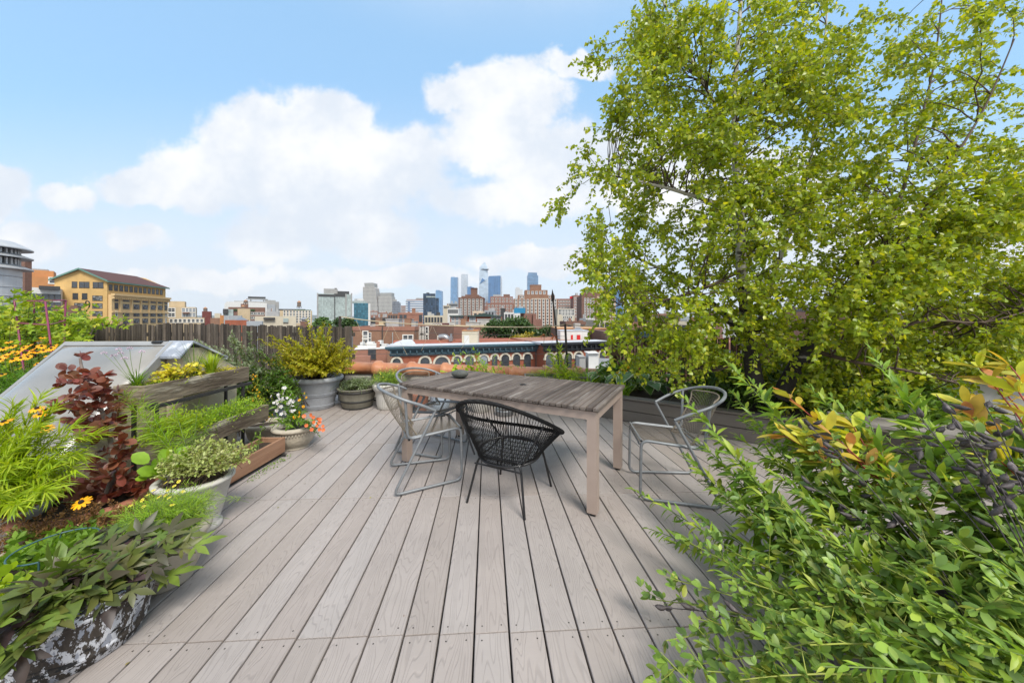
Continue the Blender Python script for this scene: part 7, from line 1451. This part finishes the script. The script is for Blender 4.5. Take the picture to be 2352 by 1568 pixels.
def back_plants():
    rg = np.random.default_rng(99)
    bush('chard', 'bright lettuce green leaves over the table edge near the stone', 'plant', (-.75,5.05,.30), tipcloud((-.75,5.05,.42), (.28,.18,.20), 26, rg), (T_ROUND, .03, .07, .3, .9, L_lime, 1.0), GS, rg, r0=.003, br=.08, base_t=.4)
    bush('border_sprigs', 'thin leafy sprigs standing against the coping beyond the far end of the table', 'plant', (-.3,5.15,.25), [P(x, y, 5.1) for (x, y) in ((1040,815),(1055,808),(1062,825),(1085,800),(1095,812),(1110,825),(1120,835),(1135,815),(1150,830),(1075,835),(1130,845),(1145,845),(1100,840),(1205,840))], (T_LANCE, .016, .05, .3, .9, L_bright, 1.5), GS, rg, r0=.002, br=.25)
    mound('juniper', 'neat low bright green juniper cushion in the grey trough behind the table', 'shrub', (.66,4.98,.44), (.46,.14,.13), 2600, .035, L_lime, rg, T_NEEDLE)
    bush('goldenrod', 'fresh yellow green upright goldenrod clump before the coping next to the wooden posts', 'plant', (.72,4.7,.30), [P(*t) for t in ((1258,800,4.9),(1268,815,4.8),(1285,800,4.9),(1300,815,4.8),(1275,840,4.7),(1295,845,4.7),(1312,830,4.8),(1262,845,4.7),(1330,845,4.7),(1245,850,4.7),(1283,785,5.0),(1322,860,4.6),(1305,860,4.6))], (T_LANCE, .010, .075, .3, .8, L_lime, 1.1), GS, rg, r0=.003, br=.14, group='goldenrod stems')
    # raised bed planting: along the bed line
    def bedpt(u, w_, z=.27): q = A+dAB*u+nA*w_; return (q[0], q[1], z)
    mound('catmint', 'grey green low herb along the raised bed just behind the table corner', 'groundcover', bedpt(.75,.35), (.38,.3,.20), 1800, .03, L_mid, rg, T_LANCE)
    tuft('daylily', 'arching bright green daylily leaves over the board edge behind the table corner', 'plant', bedpt(.95,.22), 110, .30, .30, L_bright, rg, 2.0, 'daylily clumps')
    tuft('daylily', 'daylily clump with arching leaves in front of the variegated hosta', 'plant', bedpt(1.45,.22), 80, .24, .26, L_bright, rg, 2.2, 'daylily clumps')
    tuft('daylily', 'darker daylily leaves fanning beside the birch trunks', 'plant', bedpt(2.35,.22), 90, .32, .28, L_mid, rg, 2.4, 'daylily clumps')
    # hosta
    def hosta(label, c, n, sz, mat):
        root = empty('hosta', c, label, 'plant', 'hostas in the raised bed'); b = MB()
        for k in range(n):
            az = rg.uniform(0, 2*math.pi); d = np.array([math.cos(az), math.sin(az), 0]); h = rg.uniform(.10, .28); s = rg.uniform(.10, .28); p = np.asarray(c)+d*s+UP*h; ax = unit(d+UP*rg.uniform(-.5, .3)); sd = unit(np.cross(UP, ax)); nn = np.cross(ax, sd); L_ = sz*rg.uniform(.7, 1.15); pr = [(0,.02),(.1,.28),(.3,.42),(.55,.40),(.8,.22),(1,.01)]; V = []; Fs = []; mi = []
            for (x, w_) in pr:
                z = .10*math.sin(x*3)-.25*x*x
                for q, f in enumerate((-1, -.8, 0, .8, 1)): V.append(p+L_*(x*ax+w_*f*sd+(z+abs(f)*w_*.25)*nn))
            for i in range(5):
                for q in range(4): Fs.append([i*5+q, i*5+q+1, i*5+q+6, i*5+q+5]); mi.append(1 if q in (0, 3) else 0)
            n0 = len(b.m); b.add(V, Fs); b.m[n0:] = mi
            V, Fc = tube_arr(bez(c, np.asarray(c)*.4+p*.6+UP*.04, p, 5), .004, .003, 4); b.add(V, Fc, 0)
        b.build('leaves', [mat, leafmat('hosta_margin', [(.52,.55,.34),(.45,.50,.28)], trans=.25)], root, smooth=True)
    hosta('variegated hosta with cream edged broad leaves below the bamboo screen', bedpt(1.55,.62,.28), 30, .26, L_hosta)
    hosta('smaller plain looking hosta behind the daylily at the bed edge', bedpt(1.15,.55,.28), 18, .20, L_hosta)
    bush('lamium', 'heap of mid green leaves filling the bed between hosta and table', 'groundcover', bedpt(1.2,.8,.27), tipcloud(bedpt(1.2,.85,.35), (.45,.35,.40), 70, rg), (T_BIRCH, .03, .055, .3, .9, L_mid, 1.0), GS, rg, r0=.003, br=.3)
    bush('understory', 'dense dark green undergrowth around the birch trunks', 'shrub', bedpt(2.7,.8,.27), tipcloud(bedpt(2.9,.9,.35), (.9,.5,.45), 130, rg), (T_BIRCH, .03, .055, .3, .9, L_dark, 1.0), GS, rg, r0=.003, br=.5)
    bush('ivy', 'green heap of ivy like leaves at the far end of the raised bed', 'shrub', bedpt(4.0,.7,.27), tipcloud(bedpt(4.1,.8,.3), (.8,.5,.40), 130, rg), (T_BIRCH, .028, .055, .3, .9, L_mid, 1.0), GS, rg, r0=.003, br=.4)
    ro = empty('black_eyed_susan', bedpt(.95,1.0,.27), 'few orange daisies beside the first bamboo canes over the coping end', 'flower'); fp = [P(x, y, 4.9) for (x, y) in ((1432,845),(1440,832),(1436,852),(1448,858),(1458,860),(1444,842),(1468,848),(1470,868),(1420,858))]
    tubes('stems', [(bez(np.asarray(bedpt(.95,1.0,.27))+rg.normal(size=3)*np.array([.1,.05,0]), f-UP*.1, f, 5), .002, .0015) for f in fp], GS, ro, 4); flowers(ro, 'rud', fp, rg, 1.1, (0,-.8,.5))
    # tiger lilies on long bare stems against the far roofs
    ro = empty('tiger_lily', (.5,5.2,.3), 'two orange tiger lilies nodding on thin stems against the far roofs', 'flower')
    m_lily = leafmat('tiger_lily_petal', [(.80,.22,.045),(.72,.17,.035)], trans=.25, tcol=(1,1,1))
    for (x, y) in ((1249,769),(1272,772)):
        h = P(x, y, 5.0); tubes('stem', [(bez((.5,5.2,.3), (h+np.array([.5,5.2,.3]))/2+UP*.15, h+UP*.02, 7), .0025, .0015)], GS, ro, 4)
        d = rdir(9, rg); d[:, 2] = np.abs(d[:, 2])*.8-.1; leaves('flower', tmpl([(0,0),(.3,.16),(.7,.14),(1,0)], .1, 1.2), np.tile(h, (9, 1)), unit(d), unit(np.array([0,0,1.])+rdir(9, rg)*.3), .055, m_lily, ro)
    # dark rods, posts and lines on the parapet
    m_rod = pm('dark_rod', (.05,.038,.03), (.035,.028,.022), 20, .8); m_rope = pm('pale_cane', (.50,.42,.28), (.40,.33,.22), 20, .7)
    rt = empty('cane_post', P(1284,830,5.3), 'dark leaning pole with a carved pointed top beside the orange lilies', 'pole'); MB().tube([P(1284,835,5.3), P(1276,745,5.3), P(1270,690,5.3)], .016, .014, 6).build('shaft', m_rod, rt, smooth=True); MB().tube([P(1270,693,5.3), P(1270,687,5.3), P(1269.5,678,5.3), P(1269,672,5.3), P(1268.5,664,5.3)], [.016,.027,.026,.013,.002], None, 6).build('finial', m_rod, rt)
    tag(MB().tube([P(1303,840,5.25), P(1298,744,5.25)], .017, sides=8).build('timber_post', m_rod, None, smooth=True), 'grey brown timber post carrying the pale cane line near the coping end', 'post')
    tag(MB().tube([P(779,880,5.5), P(781,726,5.5)], .022, sides=8).build('timber_post', m_rod, None, smooth=True), 'rusty post at the end of the dark bamboo fence', 'post')
    cl = empty('cane_line', P(1040,750,5.4), 'long pale cane line strung between the two posts above the coping', 'line')
    MB().tube(catmull([P(781,727,5.5), P(830,734,5.48), P(928,743,5.45), P(1091,750,5.35), P(1245,750.5,5.3), P(1298,745,5.25)], 6), .0085, sides=6).tube(catmull([P(1298,745,5.25), P(1462,757,5.1), P(1700,768,5.0)], 6), .007, sides=6).build('cane', m_rope, cl, smooth=True)
    m_wr = pm('thin_wire', (.10,.095,.09), rough=.6)
    for (a, b_) in (((781,755),(1300,772)),((781,790),(1300,800)),((820,812),(1290,812))):
        MB().tube([P(*a, 5.45), P((a[0]+b_[0])/2, (a[1]+b_[1])/2+3, 5.4), P(*b_, 5.3)], .0028, sides=3).build('wire', m_wr, cl)
    for (a, b_) in (((818,735),(842,795)),((897,741),(878,785)),((897,741),(935,815)),((993,747),(968,805)),((993,747),(1015,795)),((1091,750),(1060,800)),((1182,751),(1165,790)),((1182,751),(1196,775)),((1260,750),(1247,790))):
        MB().tube([P(*a, 5.42), P(*b_, 5.42)], .0024, sides=3).build('tie', m_rope, cl)
back_plants()

def litter():
    rg = np.random.default_rng(5); n = 70
    p = np.stack([rg.uniform(-1.9, 2.6, n), rg.uniform(1.1, 4.9, n), np.full(n, .004)], 1)
    for i in range(0, n, 2): u = round(((p[i, 0]*math.cos(TH)+p[i, 1]*math.sin(TH))+.0547)/.145)*.145-.0547; v = -p[i, 0]*math.sin(TH)+p[i, 1]*math.cos(TH); p[i, :2] = (u*math.cos(TH)-v*math.sin(TH), u*math.sin(TH)+v*math.cos(TH))
    a = rdir(n, rg)*np.array([1, 1, .1]); a[::2] = np.array([-math.sin(TH), math.cos(TH), .02])
    tag(leaves('leaf_litter', T_LANCE, p, a, upish(n, rg, .25), rg.uniform(.008, .028, n), leafmat('dry_leaf', [(.22,.12,.05),(.12,.07,.035),(.30,.24,.07),(.20,.22,.05)], trans=.1), None, 1.8), kind='stuff')
litter()
# ================================================================== summer haze
hz = bpy.data.materials.new('haze_air'); hz.use_nodes = True; nt = hz.node_tree; nt.nodes.clear()
pv = nt.nodes.new('ShaderNodeVolumePrincipled'); pv.inputs['Color'].default_value = (.94, .97, 1.0, 1); pv.inputs['Density'].default_value = .00005; pv.inputs['Anisotropy'].default_value = .0
ot = nt.nodes.new('ShaderNodeOutputMaterial'); nt.links.new(pv.outputs[0], ot.inputs['Volume'])
tag(MB().box(-6100, 6100, -60, 9100, GZ-2, 420).build('haze', hz), kind='stuff')
